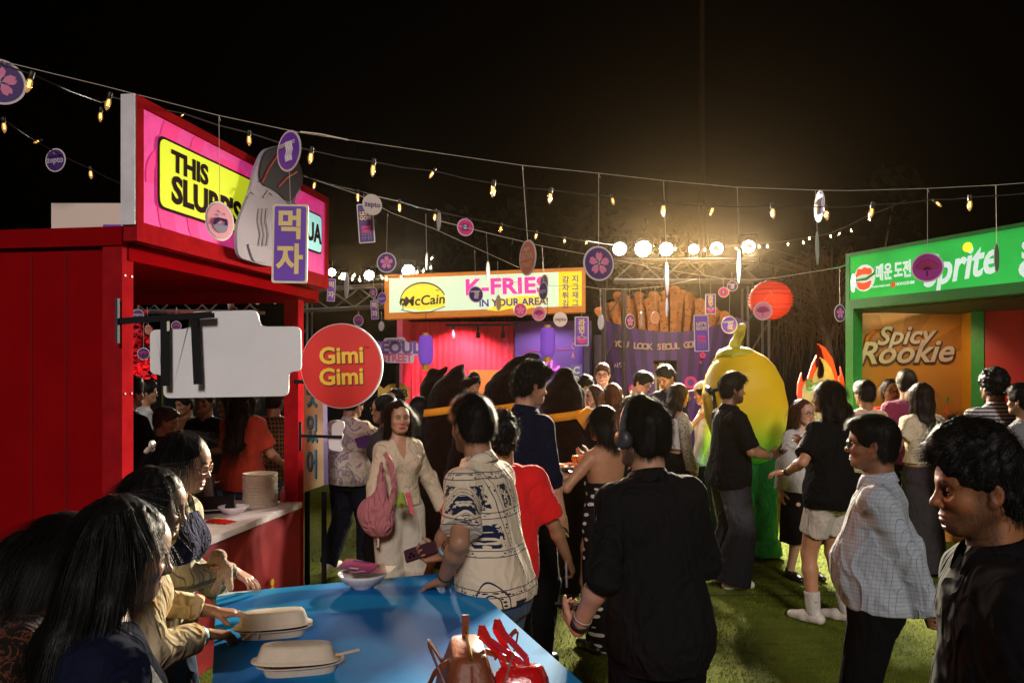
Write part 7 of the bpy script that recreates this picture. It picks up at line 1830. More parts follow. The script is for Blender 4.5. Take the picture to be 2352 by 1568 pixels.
phone(p, 'L', (.03,.03,.03), 'black phone held by the man with headphones', off=(.09,.035,0))
# checked shirt man
loc, H = at(2000, 948, 3.42); f = 66
p = person(loc, f, H, 'm', 'brown', near=2, w=1.04, fat=.09, lean=(-1,0), head=(-2,0,0), beard=.18, jaw=1.12, nose=1.2, top=dict(m=C_CHECK, sleeve=1.92, loose=.012, hem=-.02, collar=True, sl=1.3, fs=12, fa=.007), bottom=dict(kind='trousers', m=C_TROUS, len=2, waist=.05), shoes=SHOE_B,
           hair=dict(style='fade', vol=.6, seed=51), hair_col='black', eyeglass='black', L=dict(w=(-.09,-.20,.80), d=(.7,-.1,-.5), n=(0,-1,0), curl=.6, pole=(-.7,-.8,0)), Rr=dict(w=(.08,-.22,.80), d=(-.7,0,-.5), n=(0,-1,0), curl=.6, pole=(.35,-1,0)),
           label='stout man in glasses and a pale blue checked shirt, hands behind his back')
# young man at the right edge, nearest face
loc, H = at(2252, 990, 1.90); f = 80
p = person(loc, f, H, 'm', (.26,.105,.045), near=2, hq=.0024, w=1.0, head=(-2,4,0), beard=.85, nose=1.25, top=dict(m=C_BLACK, sleeve=1.9, loose=.025, collar=True, vneck=.0), bottom=dict(kind='trousers', m=C_TROUS, len=2), shoes=SHOE_B,
           hair=dict(style='fade', curl=.45, vol=2.0, seed=61), label='young man with thick curly hair and a moustache, nearest the lens at the right edge')

# ================================================================ middle ground
# woman with pink bag
loc, H = at(918, 914, 5.5); f = -150
p = person(loc, f, H, 'f', 'light', near=2, hq=.0040, h=.009, head=(-8,0,0), lip=(.45,.04,.05), top=dict(m=C_CREAM, sleeve=1.95, loose=.02, hem=.12, vneck=.16, name='cardigan'), bottom=dict(kind='trousers', m=C_PANT, len=2, loose=.03, waist=.25, flare=.02), shoes=SHOE_W,
           hair=dict(style='long', length=.38, vol=.85, seed=71, part=.5), hair_col='darkbrown', Rr=dict(w=(.25,.16,.74), curl=.45), L=dict(w=(-.33,.05,.80), curl=.4), label='woman in a cream cardigan and cream trousers carrying a pink bag')
PW = p; wl = Vector(loc)
phone(p, 'R', (.60,.55,.50), 'silver phone with three lenses in the hand of the woman with the pink bag', off=(.10,.03,0), rot=(0,R(180),R(25)))
MB().tube([p['HM'] @ Vector((sx*.081,-.004,-.045)) for sx in (-1,)] + [p['HM'] @ Vector((-.081,-.004,-.058))], .006, 6).obj('earring', GOLD, p['root'])
c = P(862, 1172, 5.25); T = thing('shoulder_bag', tuple(c), 'large dusty pink slouchy shoulder bag on the arm of the woman in cream', 'bag', None, R(-12))
BG = cloth_mat('bag_pink', (.36,.13,.15), .9, 10, rough=.7)
g = SDF((-.20,-.12,-.24),(.20,.12,.44),.008); g.ell((0,0,-.03),(.120,.065,.130),k=0); g.ell((.03,0,-.09),(.100,.06,.085),k=.05); g.chain([(.03,.02,.02),(.03,.03,.12),(.03,.035,.21),(.03,.03,.31)],[.06,.030,.016,.010],k=.05); g.disp(wob(20,.005,4,(1.6,1,.4))); V_, F_ = g.mesh(); mesh_obj('bag_body', relax(V_,F_,1), F_, BG, T, smooth=True)
mb = MB(); S0 = P(872, 1040, 4.45) - c; S1 = P(888, 1006, 4.5) - c; S2 = P(908, 1120, 4.36) - c
for o_ in (T,): pass
def unrot(v): v = Vector(v); v.rotate(Euler((0,0,R(12)))); return v
for a, b in ((P(884,1040,5.25)-c, P(898,1062,5.2)-c),(P(898,1062,5.2)-c, P(906,1120,5.18)-c),(P(906,1120,5.18)-c, P(892,1175,5.2)-c)): mb.bar(unrot(a), unrot(b), .034, .008, up=(0,1,0))
mb.obj('strap', BG, T)
c = P(922, 1150, 5.15); T = thing('bag_charm', tuple(c), 'green avocado shaped plush charm with a pink scarf on the bag', 'charm')
g = SDF((-.05,-.04,-.09),(.05,.04,.09),.004); g.ell((0,0,-.012),(.033,.022,.036),k=0); g.ell((0,0,.03),(.02,.018,.03),k=.02); V_, F_ = g.mesh(); mesh_obj('avocado_body', V_, F_, mat('avocado', (.20,.28,.03), .8), T, smooth=True)
MB().lathe([(0,-.014),(.014,0),(0,.014)], 12, c=(.004,-.02,-.02)).obj('pit', mat('pit_brown', (.12,.04,.015), .5), T, smooth=True)
MB().poly(round_poly([(.02,.05),(.055,.06),(.07,-.02),(.085,-.09),(.055,-.08),(.04,-.01)],.01), .012).obj('scarf', mat('scarf_satin', (.50,.10,.13), .25, var=.3, vscale=50), T)
# man in navy shirt looking right
loc, H = at(1215, 832, 4.95); f = -48
p = person(loc, f, H, 'm', 'light', near=2, hq=.0042, h=.009, head=(-16,8,0), beard=.25, top=dict(m=C_NAVY, sleeve=1.25, loose=.045, hem=-.12, collar=True, vneck=.14, sl=1.5), bottom=dict(kind='trousers', m=C_TROUS, len=2, loose=.03, flare=.03), shoes=SHOE_B,
           hair=dict(style='curly', curl=.5, vol=1.5, seed=81, fringe=.4), L=dict(w=(-.02,.34,1.12), d=(.5,.9,.15), n=(0,0,1), curl=.55, pole=(-.8,-.4,-.6)), Rr=dict(w=(.26,.10,.82), d=(0,.1,-1), curl=.6), label='tall man in a navy shirt with wavy hair looking to the side')
phone(p, 'L', (.03,.03,.03), 'black phone lit in the hand of the man in the navy shirt', off=(.10,.035,.0))
text('Gucy', 'embroidery', mat('thread_white', (.5,.5,.5), .6), p['root'], tuple(Vector(p['nb'])+Vector((-.10,.145,-.19))), .045, .01, .001, rot=(0,0,R(180)))
c = P(1285, 1195, 4.8); T = thing('wallet', tuple(c), 'black open wallet with white tags hanging from the hand of the man in navy', 'wallet', None, R(-30))
MB().bar((-.05,0,.07),(.05,0,-.08),.05,.012).obj('wallet_body', mat('wallet_black', (.01,.01,.01), .3), T); MB().bar((-.045,-.03,.05),(.075,-.03,-.085),.012,.006).obj('wallet_edge', GOLD, T)
MB().box((-.085,-.04,-.02),(-.05,-.034,.015)).box((.0,-.04,-.11),(.035,-.034,-.075)).obj('tag', WHITE, T)
# woman with bare back and dotted dress
loc, H = at(1384, 925, 5.2); f = 30
p = person(loc, f, H, 'f', (.36,.18,.10), near=2, hq=.0042, h=.008, head=(12,6,0), top=dict(m=C_DOTS, strapless=.55, hem=-.15, sleeve=None, loose=.005, name='dress_top'), bottom=dict(kind='skirt', m=C_DOTS, len=.80, flare=.01, waist=.3), shoes=SHOE_B,
           hair=dict(style='bun', vol=1.0, seed=91), hair_col='black', L=dict(w=WP(1318, 1092, 5.25), d=(-.2,.8,.3), n=(0,.1,1), curl=.3, pole=(-1,-.5,-.6)), Rr=dict(w=WP(1354, 1052, 5.4), d=(-.4,.9,.2), n=(-.6,.3,.6), curl=.6, pole=(.8,-.4,-.6)), label='woman in a backless black and white dotted dress holding a plate of noodles')
MB().tube([Vector(p['nb'])+Vector((math.cos(a)*.062, math.sin(a)*.055+.01, .02+.02*math.sin(a)*-1)) for a in [i*math.pi/8 for i in range(17)]], .003, 5).obj('halter_string', BLACKMET, p['root'])
band(p, 'L', (.35,.55,.65), 'wristband', -.02, .028, .009)
MB().lathe([(0,-.005),(.005,0),(0,.005)], 8, c=p['HM'] @ Vector((-.087,-.004,-.03))).obj('earring', mat('pearl', (.7,.65,.6), .2), p['root'])
c = P(1308, 1076, 5.25); T = thing('noodle_plate', tuple(c), 'white oval plate of orange noodles held by the woman in the dotted dress', 'plate')
shell([sup(.10,.07,0,36,2.2), sup(.125,.09,.018,36,2.2), sup(.145,.105,.020,36,2.2), sup(.144,.104,.024,36,2.2), sup(.12,.085,.021,36,2.2), sup(.09,.06,.008,36,2.2)], True, True).obj('plate_body', PULP, T, smooth=True)
NDL = mat('noodle_orange', (.60,.16,.02), .35, spec=.6); r_ = random.Random(4); mb = MB()
for i in range(60):
    a = r_.uniform(0, 6.28); rr = r_.uniform(.0, .085); x, y = math.cos(a)*rr, math.sin(a)*rr*.65; z = .022 + .012*(1 - rr/.09)
    pts = [(x + .012*math.cos(a*3+k*1.3), y + .010*math.sin(a*2+k*1.5), z + r_.uniform(0,.008)) for k in range(5)]; mb.tube(pts, .0026, 5)
o = mb.obj('noodles', NDL, T)
c2 = P(1330, 1050, 5.26) - c; mb = MB().tube([c2+Vector((.06,0,.02)), c2+Vector((-.03,.01,.01))], .003, 5); mb.obj('chopstick', mat('wood_stick', (.56,.4,.22), .6), T)
mb = MB()
for i in range(7): x = -.04+.011*i; mb.tube([c2+Vector((x,0,.012)), c2+Vector((x-.008,.004,-.01)), c2+Vector((x+.006,-.004,-.03-.006*(i%3)))], .0028, 5)
mb.obj('lifted_noodles', NDL, T)
# man in black shirt, profile to the right, before the chilli costume
loc, H = at(1683, 857, 6.7); f = -78
p = person(loc, f, H, 'm', 'tan', near=1, head=(-4,0,0), beard=.95, w=1.02, fat=.01, top=dict(m=C_BLACK, sleeve=.9, loose=.05, hem=-.12, collar=True, sl=2.0), bottom=dict(kind='trousers', m=C_FADE, len=2, loose=.045, flare=.05), shoes=SHOE_W,
           hair=dict(style='short', vol=1.4, seed=101, fringe=.3), L=dict(w=(-.10,.42,1.08), d=(.2,1,.0), n=(.3,0,1), curl=.5, pole=(-.6,-.9,-.3)), Rr=dict(w=(.16,.30,1.10), d=(-.3,1,0), n=(-.6,0,.7), curl=.5, pole=(.6,-.9,-.3)), label='bearded man in a black shirt and faded black jeans holding a pink phone')
band(p, 'R', (.25,.42,.60)); band(p, 'L', (.25,.42,.60))
phone(p, 'R', (.60,.20,.30), 'pink phone in the hand of the bearded man in black', off=(.10,.03,0))
# chilli costume
def chilli():
    loc, H = at(1715, 845, 7.7); T = thing('person', (loc[0], 7.7, 0), 'performer in a huge yellow and green chilli costume with green trousers', 'costumed person', None, R(-150))
    T.rotation_euler = (0,0,0)
    g = SDF((-.48,-.45,.86),(.50,.45,2.40),.015)
    tab = [[0,.17,.16,.18],[.08,.26,.25,.26],[.25,.345,.32,.33],[.45,.395,.36,.36],[.65,.39,.36,.36],[.80,.33,.31,.31],[.90,.25,.24,.24],[.97,.15,.14,.14],[1,.07,.07,.07]]
    g.loft((.06,0,.93),(-.10,0,2.02),(1,0,0),(0,1,0),[[t,a*.97,b*.97,c_*.97] for t,a,b,c_ in tab],k=0)
    g.disp(wob(5,.012,3)); V_, F_ = g.mesh(); V_ = relax(V_, F_, 3)
    m = mat('chilli_skin', (.7,.5,.02), .5, spec=.3, bump=(160,.15)); nt = m.node_tree; tc = next(n for n in nt.nodes if n.type == 'TEX_COORD'); s = nt.nodes.new('ShaderNodeSeparateXYZ'); nt.links.new(tc.outputs['Object'], s.inputs[0])
    cr = nt.nodes.new('ShaderNodeValToRGB'); mr = nt.nodes.new('ShaderNodeMapRange'); mr.inputs[1].default_value = .9; mr.inputs[2].default_value = 2.1; nt.links.new(s.outputs[2], mr.inputs[0]); nt.links.new(mr.outputs[0], cr.inputs[0])
    e = cr.color_ramp.elements; e[0].position = 0; e[0].color = (.03,.30,.02,1); e[1].position = .12; e[1].color = (.06,.42,.02,1); e.new(.36).color = (.55,.52,.01,1); e.new(.5).color = (.72,.48,.008,1); e.new(1).color = (.78,.55,.01,1)
    nt.links.new(cr.outputs[0], nt.nodes['Principled BSDF'].inputs['Base Color'])
    mesh_obj('chilli_body', V_, F_, m, T, smooth=True)
    cm = mat('calyx', (.42,.42,.015), .5)
    g = SDF((-.45,-.35,1.70),(.30,.35,2.45),.012); g.ell((-.10,0,1.955),(.19,.19,.085),k=0); g.ell((-.10,0,1.86),(.26,.26,.10),k=0,sub=True)
    for k in range(5): a = k*1.257+.5; g.cone((-.10+math.cos(a)*.13,math.sin(a)*.13,1.97),(-.10+math.cos(a)*.235,math.sin(a)*.225,1.865),.03,.010,k=.03)
    g.chain([(-.12,0,1.95),(-.115,0,2.06),(-.07,0,2.16),(-.04,0,2.23)],[.06,.045,.045,.035],k=.03); V_, F_ = g.mesh(); V_ = relax(V_, F_, 1); mesh_obj('calyx', V_, F_, cm, T, smooth=True)
    g = SDF((-.35,-.3,-.01),(.45,.3,1.1),.012)
    for x in (-.06, .18):
        g.loft((x,0,.03),(x*.7+.03,0,1.05),(1,0,0),(0,1,0),[[0,.155,.15,.15],[.14,.14,.14,.14],[.15,.115,.12,.12],[.5,.12,.13,.13],[1,.15,.16,.16]],k=.02,cut=True)
    g.disp(wob(22,.007,5,(1,1,1.6))); V_, F_ = g.mesh(); V_ = relax(V_, F_, 1); mesh_obj('trousers', V_, F_, C_GREEN, T, smooth=True)
    MB().tube([(-.37,-.18,1.62),(-.30,-.30,1.66),(-.14,-.37,1.70)], .022, 8).tube([(-.37,-.18,1.62),(-.36,-.22,1.45),(-.30,-.28,1.36)], .022, 8).bar((-.40,-.1,1.64),(-.38,-.19,1.60),.05).obj('glasses', mat('costume_glasses', (.01,.01,.01), .3), T, smooth=True)
chilli()
# woman in a cap behind the costume
loc, H = at(1618, 872, 8.3); p = person(loc, 60, H, 'f', 'tan', near=0, head=(0,10,0), top=dict(m=C_WHITE, sleeve=1.9, loose=.03), bottom=dict(kind='trousers', m=C_TROUS, len=2), shoes=SHOE_W, hair=dict(style='pony', length=.2, seed=111), label='woman in a white cap and white shirt behind the yellow costume')
g = SDF((-.12,-.14,.02),(.12,.22,.17),.006); g.ell((0,-.01,.045),(.095,.112,.095),k=0); g.plane((0,0,.055),(0,.05,-1)); g2 = g; g.ell((0,.12,.055),(.07,.085,.008),k=.004); V_, F_ = g.mesh(); Ma = np.array(p['HM']); mesh_obj('cap', V_ @ Ma[:3,:3].T + Ma[:3,3], F_, C_WHITE, p['root'], smooth=True)
# woman in crop top with phone, left of the man in black
loc, H = at(1558, 876, 8.0); p = person(loc, -70, H, 'f', 'tan', near=0, head=(0,12,0), eyeglass='silver', top=dict(m=C_WHITE, sleeve=None, strapless=.86, hem=.30, name='crop_top'), bottom=dict(kind='trousers', m=C_TROUS, len=2, loose=.04, waist=.22), shoes=SHOE_W, hair=dict(style='long', length=.36, seed=121, curl=.2), hair_col='darkbrown',
   L=dict(w=(-.04,.30,1.32), d=(.2,.6,.8), n=(0,.8,.2), curl=.7, pole=(-.5,-.3,-1)), label='long haired woman in a white crop top and lace sleeves raising a phone')
phone(p, 'L', (.50,.42,.35), 'pale phone raised by the woman in the crop top', off=(.11,.03,0), rot=(0,0,R(70)))
for sd, en in (('R', 1),):
    A = p['arms'][sd]; g = SDF(np.minimum(A['E'], p['sh'][sd])-.25, np.maximum(A['W'], p['sh'][sd])+.25, .012); g.chain([p['sh'][sd], A['E'], A['W']], [.062,.05,.06], k=.02); V_, F_ = g.mesh(); mesh_obj('lace_sleeve', relax(V_,F_,1), F_, C_LACE, p['root'], smooth=True)
# group before the giant fries box
for (u, v, d, f, sx, sk, tp, hr, hc, ey, lb, hd) in (
    (1383, 834, 9.6, 160, 'm', 'fair', C_WHITE, dict(style='short', vol=1.2, fringe=.5), 'brown', 'black', 'tall pale man in glasses left of the giant fries box', (10,0,0)),
    (1338, 865, 9.2, 210, 'm', 'tan', C_PINKT, dict(style='curly', curl=.6, vol=1.3), 'black', 'silver', 'man with a black mop of hair bowing before the blue upright sign', (0,25,0)),
    (1362, 880, 8.8, 100, 'f', 'light', C_FLOR2, dict(style='long', length=.30), 'brown', None, 'woman with wavy brown hair in a floral dress holding a plate', (10,4,0)),
    (1404, 876, 8.6, 20, 'f', 'light', C_CREAM, dict(style='long', length=.34), 'auburn', None, 'woman with straight auburn hair seen from behind beside the fries box', (10,0,0)),
    (1468, 856, 9.4, 230, 'm', 'light', C_CREAM, dict(style='curly', curl=.4, vol=1.2), 'black', 'black', 'man in black glasses and a cream shirt looking down before the striped box', (0,28,0)),
    (1535, 842, 9.0, 140, 'm', 'tan', C_NAVY, dict(style='short', vol=1.3), 'black', None, 'bearded man in a navy shirt looking down at the fries hatch', (-10,26,0))):
    p = person(at(u, v, d)[0], f, at(u, v, d)[1] + (.04 if hd[1] > 20 else 0), sx, sk, near=0, head=hd, beard=.9 if 'bearded' in lb else 0, eyeglass=ey, top=dict(m=tp, sleeve=1.9 if sx == 'f' else .7, loose=.03, collar=(sx == 'm')), bottom=dict(kind='trousers', m=C_TROUS, len=2), shoes=SHOE_B, hair=dict(seed=u, **hr), hair_col=hc,
               L=dict(w=(-.12,.30,1.05), d=(.3,1,.1), n=(0,0,1)), label=lb)
# pair talking at the right: woman in white jacket, person in shorts
loc, H = at(1848, 912, 6.9); f = -165
p = person(loc, f, H, 'f', 'fair', near=1, head=(8,0,4), lip=(.55,.02,.03), eyeglass='gold', top=dict(m=C_WHITE, sleeve=1.95, loose=.03, hem=-.08, vneck=.2, sl=1.5, name='jacket'), bottom=dict(kind='skirt', m=C_BLACK, len=.48, flare=.06, waist=.5, name='dress'), shoes=SHOE_B, hair=dict(style='long', length=.26, seed=131, curl=.3, vol=1.1), hair_col='auburn',
           L=dict(w=(-.06,.26,1.20), d=(.2,.4,.7), n=(0,1,0), curl=.5, pole=(-1,-.2,-.6)), Rr=dict(w=(.27,.06,.74), d=(0,.1,-1), curl=.3), label='smiling woman in glasses, white jacket and short black dress')
band(p, 'R', (.3,.45,.6)); 
rt2 = [[t, a*p['s']+.018, f_*p['s']+.024, b*p['s']+.005] for t, a, f_, b in crop_tab(torso_tab('f', .8, 0, .0), -.1, .86)]
g = SDF(np.array(p['hip'])-.35, np.array(p['nb'])+.35, .012); g.loft(p['hip']+p['fw']*.022, p['nb']+p['fw']*.022, p['rt'], p['fw'], rt2, k=0, cut=True)
for sx in (-1,1): g.ell(p['hip']+p['up']*.385*p['s']+p['rt']*sx*.05*p['s']+p['fw']*.108*p['s'], (.060,.060,.062), k=.03)
V_, F_ = g.mesh(); mesh_obj('dress_front', relax(V_,F_,1), F_, C_BLACK, p['root'], smooth=True)
loc, H = at(1898, 868, 5.75); f = 35
p = person(loc, f, H, 'f', (.46,.22,.13), near=2, hq=.0045, h=.010, w=1.12, fat=.02, head=(18,0,0), top=dict(m=C_BLACK, sleeve=.8, loose=.035, hem=-.12, sl=1.3), bottom=dict(kind='shorts', m=C_KHAKI, len=.66, loose=.016), shoes=SHOE_W, hair=dict(style='bob', length=.11, seed=141, vol=1.1, curl=.25), hair_col='darkbrown',
           feet=((-.10,.10,5),(.13,-.02,12)), L=dict(w=WP(1805, 1085, 5.75), d=(-.35,.9,-.05), n=(.2,0,-1), curl=.35, spread=.1, pole=(-1,-.6,-.5)), Rr=dict(w=(.16,.32,1.22), d=(-.2,.4,.6), n=(-1,0,0), curl=.4), label='person with a dark bob in a black top, stone shorts and white trainers')
band(p, 'L', (.01,.01,.01), 'watch', -.035, .031, .012)
sk = cloth_mat('sock_white', (.50,.47,.44), .3, 30)
for sd in 'LR':
    K, An, ya = p['legs'][sd]; g = SDF(An-.2, An+.25, .007); q = An + (K-An)*.34; g.loft(An-v3(0,0,.02), q, (1,0,0), (0,1,0), [[0,.046,.046,.046],[1,.052,.054,.054]], k=0, cut=True); V_, F_ = g.mesh(); mesh_obj('sock', relax(V_,F_,1), F_, sk, p['root'], smooth=True)
def swoosh(root, c, ux, uz, sc, m):
    pts = [(-1,.15),(-.85,-.12),(-.55,-.25),(-.2,-.18),(.3,.05),(1,.42),(.3,-.02),(-.2,-.08),(-.5,-.05),(-.68,.02)]
    pts = [(-.75,.35),(-.95,.10),(-.95,-.12),(-.75,-.25),(-.45,-.22),(.1,-.02),(1,.42),(0,.12),(-.45,.0),(-.68,.02),(-.75,.15)]
    ux = Vector(ux); uz = Vector(uz); V = [Vector(c) + ux*x*sc + uz*z*sc for x, z in pts]; n = len(V)
    bm = bmesh.new(); vs = [bm.verts.new(v) for v in V]; bm.faces.new(vs); bmesh.ops.triangulate(bm, faces=bm.faces[:]); bm.verts.index_update(); f_ = [tuple(v.index for v in q.verts) for q in bm.faces]; bm.free()
    MB().add(V, f_ + [tuple(reversed(q)) for q in f_]).obj('swoosh', m, root)
# their shoes are turned so the marks face the lens
cam_dir = Vector((math.sin(R(f)), -math.cos(R(f)), 0))
def tolocal(v): v = Vector(v); v.rotate(Euler((0,0,-R(f)))); return v
K, An, ya = p['legs']['R']; side = tolocal((-.0,-1,0)); fdv = v3(math.sin(-R(ya)), math.cos(R(ya)), 0)
K2, An2, ya2 = p['legs']['L']
for An_ in (An2, An): swoosh(p['root'], Vector(An_) + side*.048 + Vector(fdv)*.05 + Vector((0,0,-.045)), -Vector(fdv)*.9, (0,0,1), .05, SHOE_B); swoosh(p['root'], Vector(An_) + side*.052 + Vector((0,0,.08)), -Vector(fdv), (0,0,1), .018, SHOE_B)
# row at the green stall
R_ = [
 (1985, 872, 7.7, 12, 'm', 'brown', C_CSTRIPE, dict(style='short', vol=.9), 'black', 'man in a cream striped shirt seen from behind at the green stall', dict(), 1.0),
 (2082, 850, 7.9, -15, 'm', 'tan', C_MAROON, dict(style='short', vol=1.3), 'black', 'man in a maroon shirt seen from behind at the orange booth', dict(), 1.05),
 (2112, 874, 7.1, 5, 'f', 'tan', C_CREAM, dict(style='long', length=.52, vol=.8), 'darkbrown', 'woman with waist long brown hair in a short cream top', dict(hem=.22), 1.0),
 (2280, 848, 6.5, 8, 'm', 'brown', C_STRIPE, dict(style='afro', vol=.98, curl=1.0), 'black', 'man with a round afro in a grey and white striped shirt', dict(collar=True, loose=.05), 1.15)]
for (u, v, d, f, sx, sk_, tp, hr, hc, lb, ex, w_) in R_:
    loc, H = at(u, v, d); t_ = dict(m=tp, sleeve=.75 if sx == 'm' else .55, loose=.035 if sx == 'm' else .01); t_.update(ex)
    person(loc, f, H, sx, sk_, near=1, w=w_, top=t_, bottom=dict(kind='trousers' if sx == 'm' else 'skirt', m=C_TROUS if sx == 'm' else C_GREYS, len=2 if sx == 'm' else .85, flare=.05 if sx == 'f' else 0, waist=.16), shoes=SHOE_B, hair=dict(seed=u, **hr), hair_col=hc, label=lb,
           L=dict(w=(-.25,.16,.95)) , Rr=dict(w=(.25,.16,.95)))
loc, H = at(2048, 866, 8.15); person(loc, 175, H, 'f', 'brown', near=0, eyeglass='black', top=dict(m=C_RED, sleeve=.6), bottom=dict(kind='trousers', m=C_TROUS, len=2), shoes=SHOE_B, hair=dict(style='bun', seed=5), label='stall worker in black glasses peeking between the maroon and striped shirts')
loc, H = at(2345, 880, 6.2); person(loc, 30, H, 'm', 'tan', near=1, top=dict(m=cloth_mat('cloth_grey', (.16,.16,.18)), sleeve=.7), bottom=dict(kind='trousers', m=C_TROUS, len=2), shoes=SHOE_B, hair=dict(style='short', seed=6), label='person in a grey shirt at the far right edge behind the striped shirt')
# brown plush costumes with orange scarves, before the fries stall
def plush(u, v, d, lean, label, hat=False, tall=1.0, ear=False, wid=1.0):
    loc, H = at(u, v, d); T = thing('person', loc, label, 'costumed person'); fur = mat('costume_fur', (.010,.0035,.002), .95, spec=.05, sheen=.05, bump=(180,.9), var=.4, vscale=25); z = H
    g = SDF((-.55,-.45,-.01),(.55,.45,z+.25),.016)
    g.loft((0,0,0),(0,0,z-.42),(1,0,0),(0,1,0),[[0,.18,.16,.16],[.25,.23,.21,.21],[.6,.25*wid,.23,.23],[.85,.22*wid,.20,.20],[1,.17,.16,.16]],k=0)
    top = (lean, .02, z-.10)
    g.chain([(0,0,z-.42),(lean*.45,0,z-.28),top],[.18*wid,.165,.085],k=.06)
    if hat: g.ell((lean*.3+.15,0,z-.18),(.17,.07,.042),np.array(Euler((0,R(-22),0)).to_matrix()),k=.03); g.ell((lean*.3+.03,0,z-.12),(.18,.07,.045),np.array(Euler((0,R(-45),0)).to_matrix()),k=.03)
    if ear: g.ell((lean+.02,0,z-.05),(.15,.07,.05),np.array(Euler((0,R(-20),0)).to_matrix()),k=.03)
    for sx in (-1,1): g.cone((sx*.24,0,z-.52),(sx*.36,.05,z-.95),.10,.09,k=.05)
    g.disp(wob(45,.006,int(u))); V_, F_ = g.mesh(); mesh_obj('costume_body', relax(V_,F_,1), F_, fur, T, smooth=True)
    mb = MB(); n = 28
    for zz, rr in ((z-.45,.196*wid),(z-.385,.188*wid)):
        for i in range(n): a = 2*math.pi*i/n; mb.v.append((math.cos(a)*rr*1.02, math.sin(a)*rr*.95, zz + .03*math.cos(a)))
    for i in range(n): j = (i+1)%n; mb.f.append((i,j,n+j,n+i)); mb.m.append(0)
    o = mb.obj('scarf', cloth_mat('scarf_orange', (.62,.24,.015), .3, rough=.6), T, smooth=True); md = o.modifiers.new('s','SOLIDIFY'); md.thickness = .02; md.offset = 1
    MB().poly([(.17,z-.52),(.25,z-.36),(.19,z-.34),(.10,z-.42)], .02, M=Matrix.Translation((0,-.20,0))).obj('scarf_end', cloth_mat('scarf_orange', (.62,.24,.015), .3), T)
    return T
plush(1020, 838, 7.4, .12, 'brown plush costume with a flat brimmed hood left of the navy shirt man', hat=True)
plush(1000, 842, 9.4, -.02, 'brown plush costume standing farthest back before the pink curtain', hat=True, wid=.85)
plush(1150, 816, 6.3, .15, 'brown plush costume with a tall slanting hood behind the floral shirt man', ear=True)
plush(1290, 838, 6.6, .03, 'brown plush costume with a rounded hood and orange scarf end, back turned', wid=1.05)
# faces between them
loc, H = at(1088, 856, 10.2); person(loc, 180, H, 'm', 'light', near=0, eyeglass='black', top=dict(m=C_NAVY, sleeve=.7), bottom=dict(kind='trousers', m=C_TROUS, len=2), shoes=SHOE_B, hair=dict(style='short', vol=1.3, seed=7), label='man in dark glasses looking out from the fries stall')
# around the round red sign
loc, H = at(808, 905, 7.2); p = person(loc, -25, H+.05, 'm', 'tan', near=1, w=1.12, fat=.03, head=(-10,15,0), top=dict(m=C_ABSTR, sleeve=.85, loose=.05, sl=1.8, collar=True), bottom=dict(kind='trousers', m=cloth_mat('trouser_ink', (.008,.009,.016), .5), len=2, loose=.03), shoes=SHOE_W, hair=dict(style='short', seed=8),
    feet=((-.12,-.12,0,.03),(.14,.08,0)), Rr=dict(w=(.16,.34,1.18), d=(-.1,.9,.2), n=(0,.2,1), curl=.6), label='man in a cream and violet abstract shirt behind the round red sign')
c = P(838, 1012, 6.85); T = thing('brochure', tuple(c), 'violet brochure held by the man in the abstract shirt', 'leaflet', None, R(15)); MB().poly([(-.09,.02),(.0,.05),(.10,.05),(.08,-.07),(-.06,-.06)], .006).obj('brochure_cover', leaf_mat('leaf_pink', (.06,.015,.12), (.62,.10,.20)), T)
loc, H = at(880, 900, 6.2); person(loc, 75, H, 'f', 'tan', near=1, eyeglass='black', top=dict(m=C_GREYS, sleeve=.6), bottom=dict(kind='trousers', m=C_TROUS, len=2), shoes=SHOE_B, hair=dict(style='bun', seed=9), label='woman in dark glasses in profile behind the woman in cream')
loc, H = at(905, 888, 8.6); person(loc, 150, H, 'f', 'tan', near=0, top=dict(m=C_BLACK, sleeve=.6), bottom=dict(kind='trousers', m=C_TROUS, len=2), shoes=SHOE_B, hair=dict(style='long', seed=10), label='woman with dark hair half hidden below the yellow zigzag sign')
loc, H = at(962, 905, 7.4); person(loc, 10, H, 'f', 'tan', near=0, top=dict(m=C_LEOP, sleeve=1.6), bottom=dict(kind='trousers', m=C_TROUS, len=2), shoes=SHOE_B, hair=dict(style='long', seed=15), label='woman in a patterned top behind the shoulder of the woman in cream')
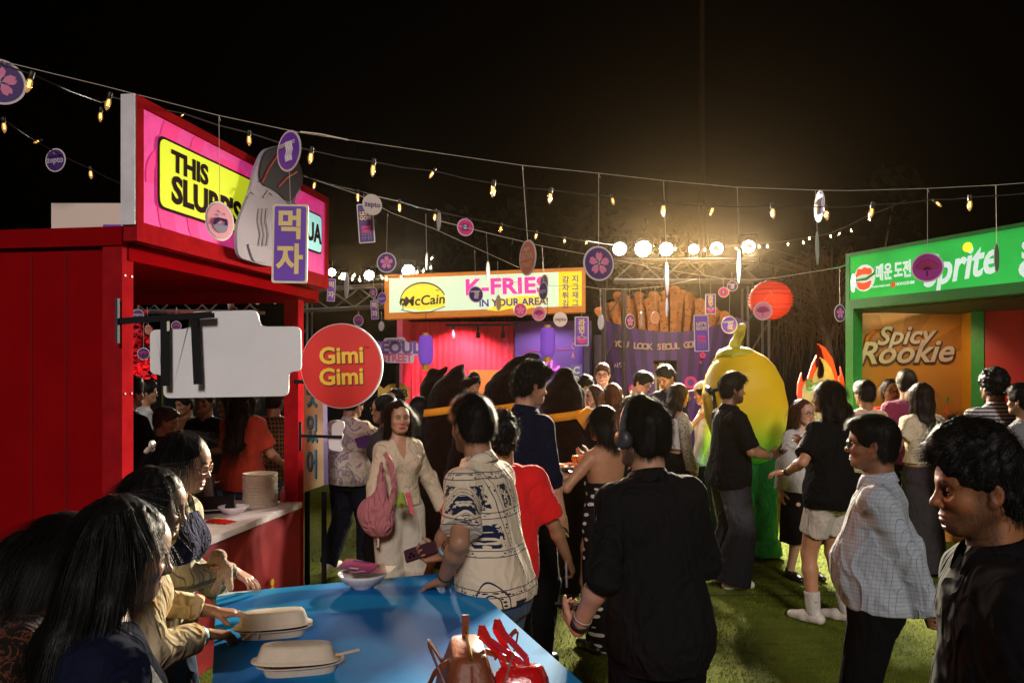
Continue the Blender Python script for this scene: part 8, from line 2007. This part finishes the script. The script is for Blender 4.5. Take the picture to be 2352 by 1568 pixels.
# seen through the kiosk
KP = [
 (303, 865, 6.6, -30, 'm', 'tan', C_BLACK, dict(style='short', vol=1.2), 'black', None, 'man in black half hidden by the kiosk post', (0,0,0)),
 (338, 872, 8.3, -60, 'm', 'tan', cloth_mat('cloth_pale_blue', (.33,.36,.38)), dict(style='short', vol=1.1), 'black', 'silver', 'man in glasses and a pale blue shirt seen through the kiosk', (0,0,0)),
 (375, 930, 6.7, -70, 'm', 'tan', C_GREYS, dict(style='fade', vol=.5), 'grey', None, 'grey haired man bowing behind the kiosk counter', (0,14,0)),
 (470, 890, 7.6, 170, 'm', 'brown', C_BLACK, dict(style='short', vol=1.1), 'black', None, 'dark figure standing in the shade at the back of the kiosk', (0,0,0)),
 (425, 900, 8.6, 150, 'm', 'brown', C_BROWN, dict(style='short', vol=1.0), 'black', None, 'man in brown in the crowd behind the kiosk', (0,8,0)),
 (565, 868, 6.5, -20, 'f', 'tan', C_REDDK, dict(style='long', length=.50, vol=1.35, curl=.55), 'darkbrown', None, 'woman with long curly hair in a red T-shirt working in the kiosk', (0,10,0)),
 (632, 885, 7.3, -10, 'm', 'tan', C_PLAID, dict(style='short', vol=1.1), 'darkbrown', None, 'person in a brown plaid shirt behind the woman in the red T-shirt', (0,0,0)),
 (520, 905, 8.4, 120, 'f', 'tan', C_BROWN, dict(style='long', length=.3), 'darkbrown', None, 'woman in brown deep in the crowd behind the kiosk counter', (0,0,0))]
for (u, v, d, f, sx, sk_, tp, hr, hc, ey, lb, hd) in KP:
    loc, H = at(u, v, d); person(loc, f, H, sx, sk_, near=0 if d > 7 else 1, head=hd, eyeglass=ey, top=dict(m=tp, sleeve=.75, loose=.03), bottom=dict(kind='trousers', m=C_DENIM, len=2), shoes=SHOE_B, hair=dict(seed=u, **hr), hair_col=hc, label=lb, L=dict(w=(-.15,.3,1.05)), Rr=dict(w=(.15,.32,1.02)))
loc, H = at(255, 1010, 3.9)
# ---------------------------------------------------------------- smoky night air
hz = MB().box((-22,-6,-1),(22,26,14)).obj('haze', bpy.data.materials.new('haze'))
_m = hz.data.materials[0]; _m.use_nodes = True; _nt = _m.node_tree; _nt.nodes.clear()
_o = _nt.nodes.new('ShaderNodeOutputMaterial'); _v = _nt.nodes.new('ShaderNodeVolumePrincipled'); _v.inputs['Color'].default_value = (1,.72,.40,1)
_v.inputs['Density'].default_value = .00015; _v.inputs['Anisotropy'].default_value = .91; _nt.links.new(_v.outputs[0], _o.inputs['Volume'])
hz.display_type = 'WIRE'; tag(hz, kind='stuff'); hz['label'] = 'thin smoky air around the whole place'
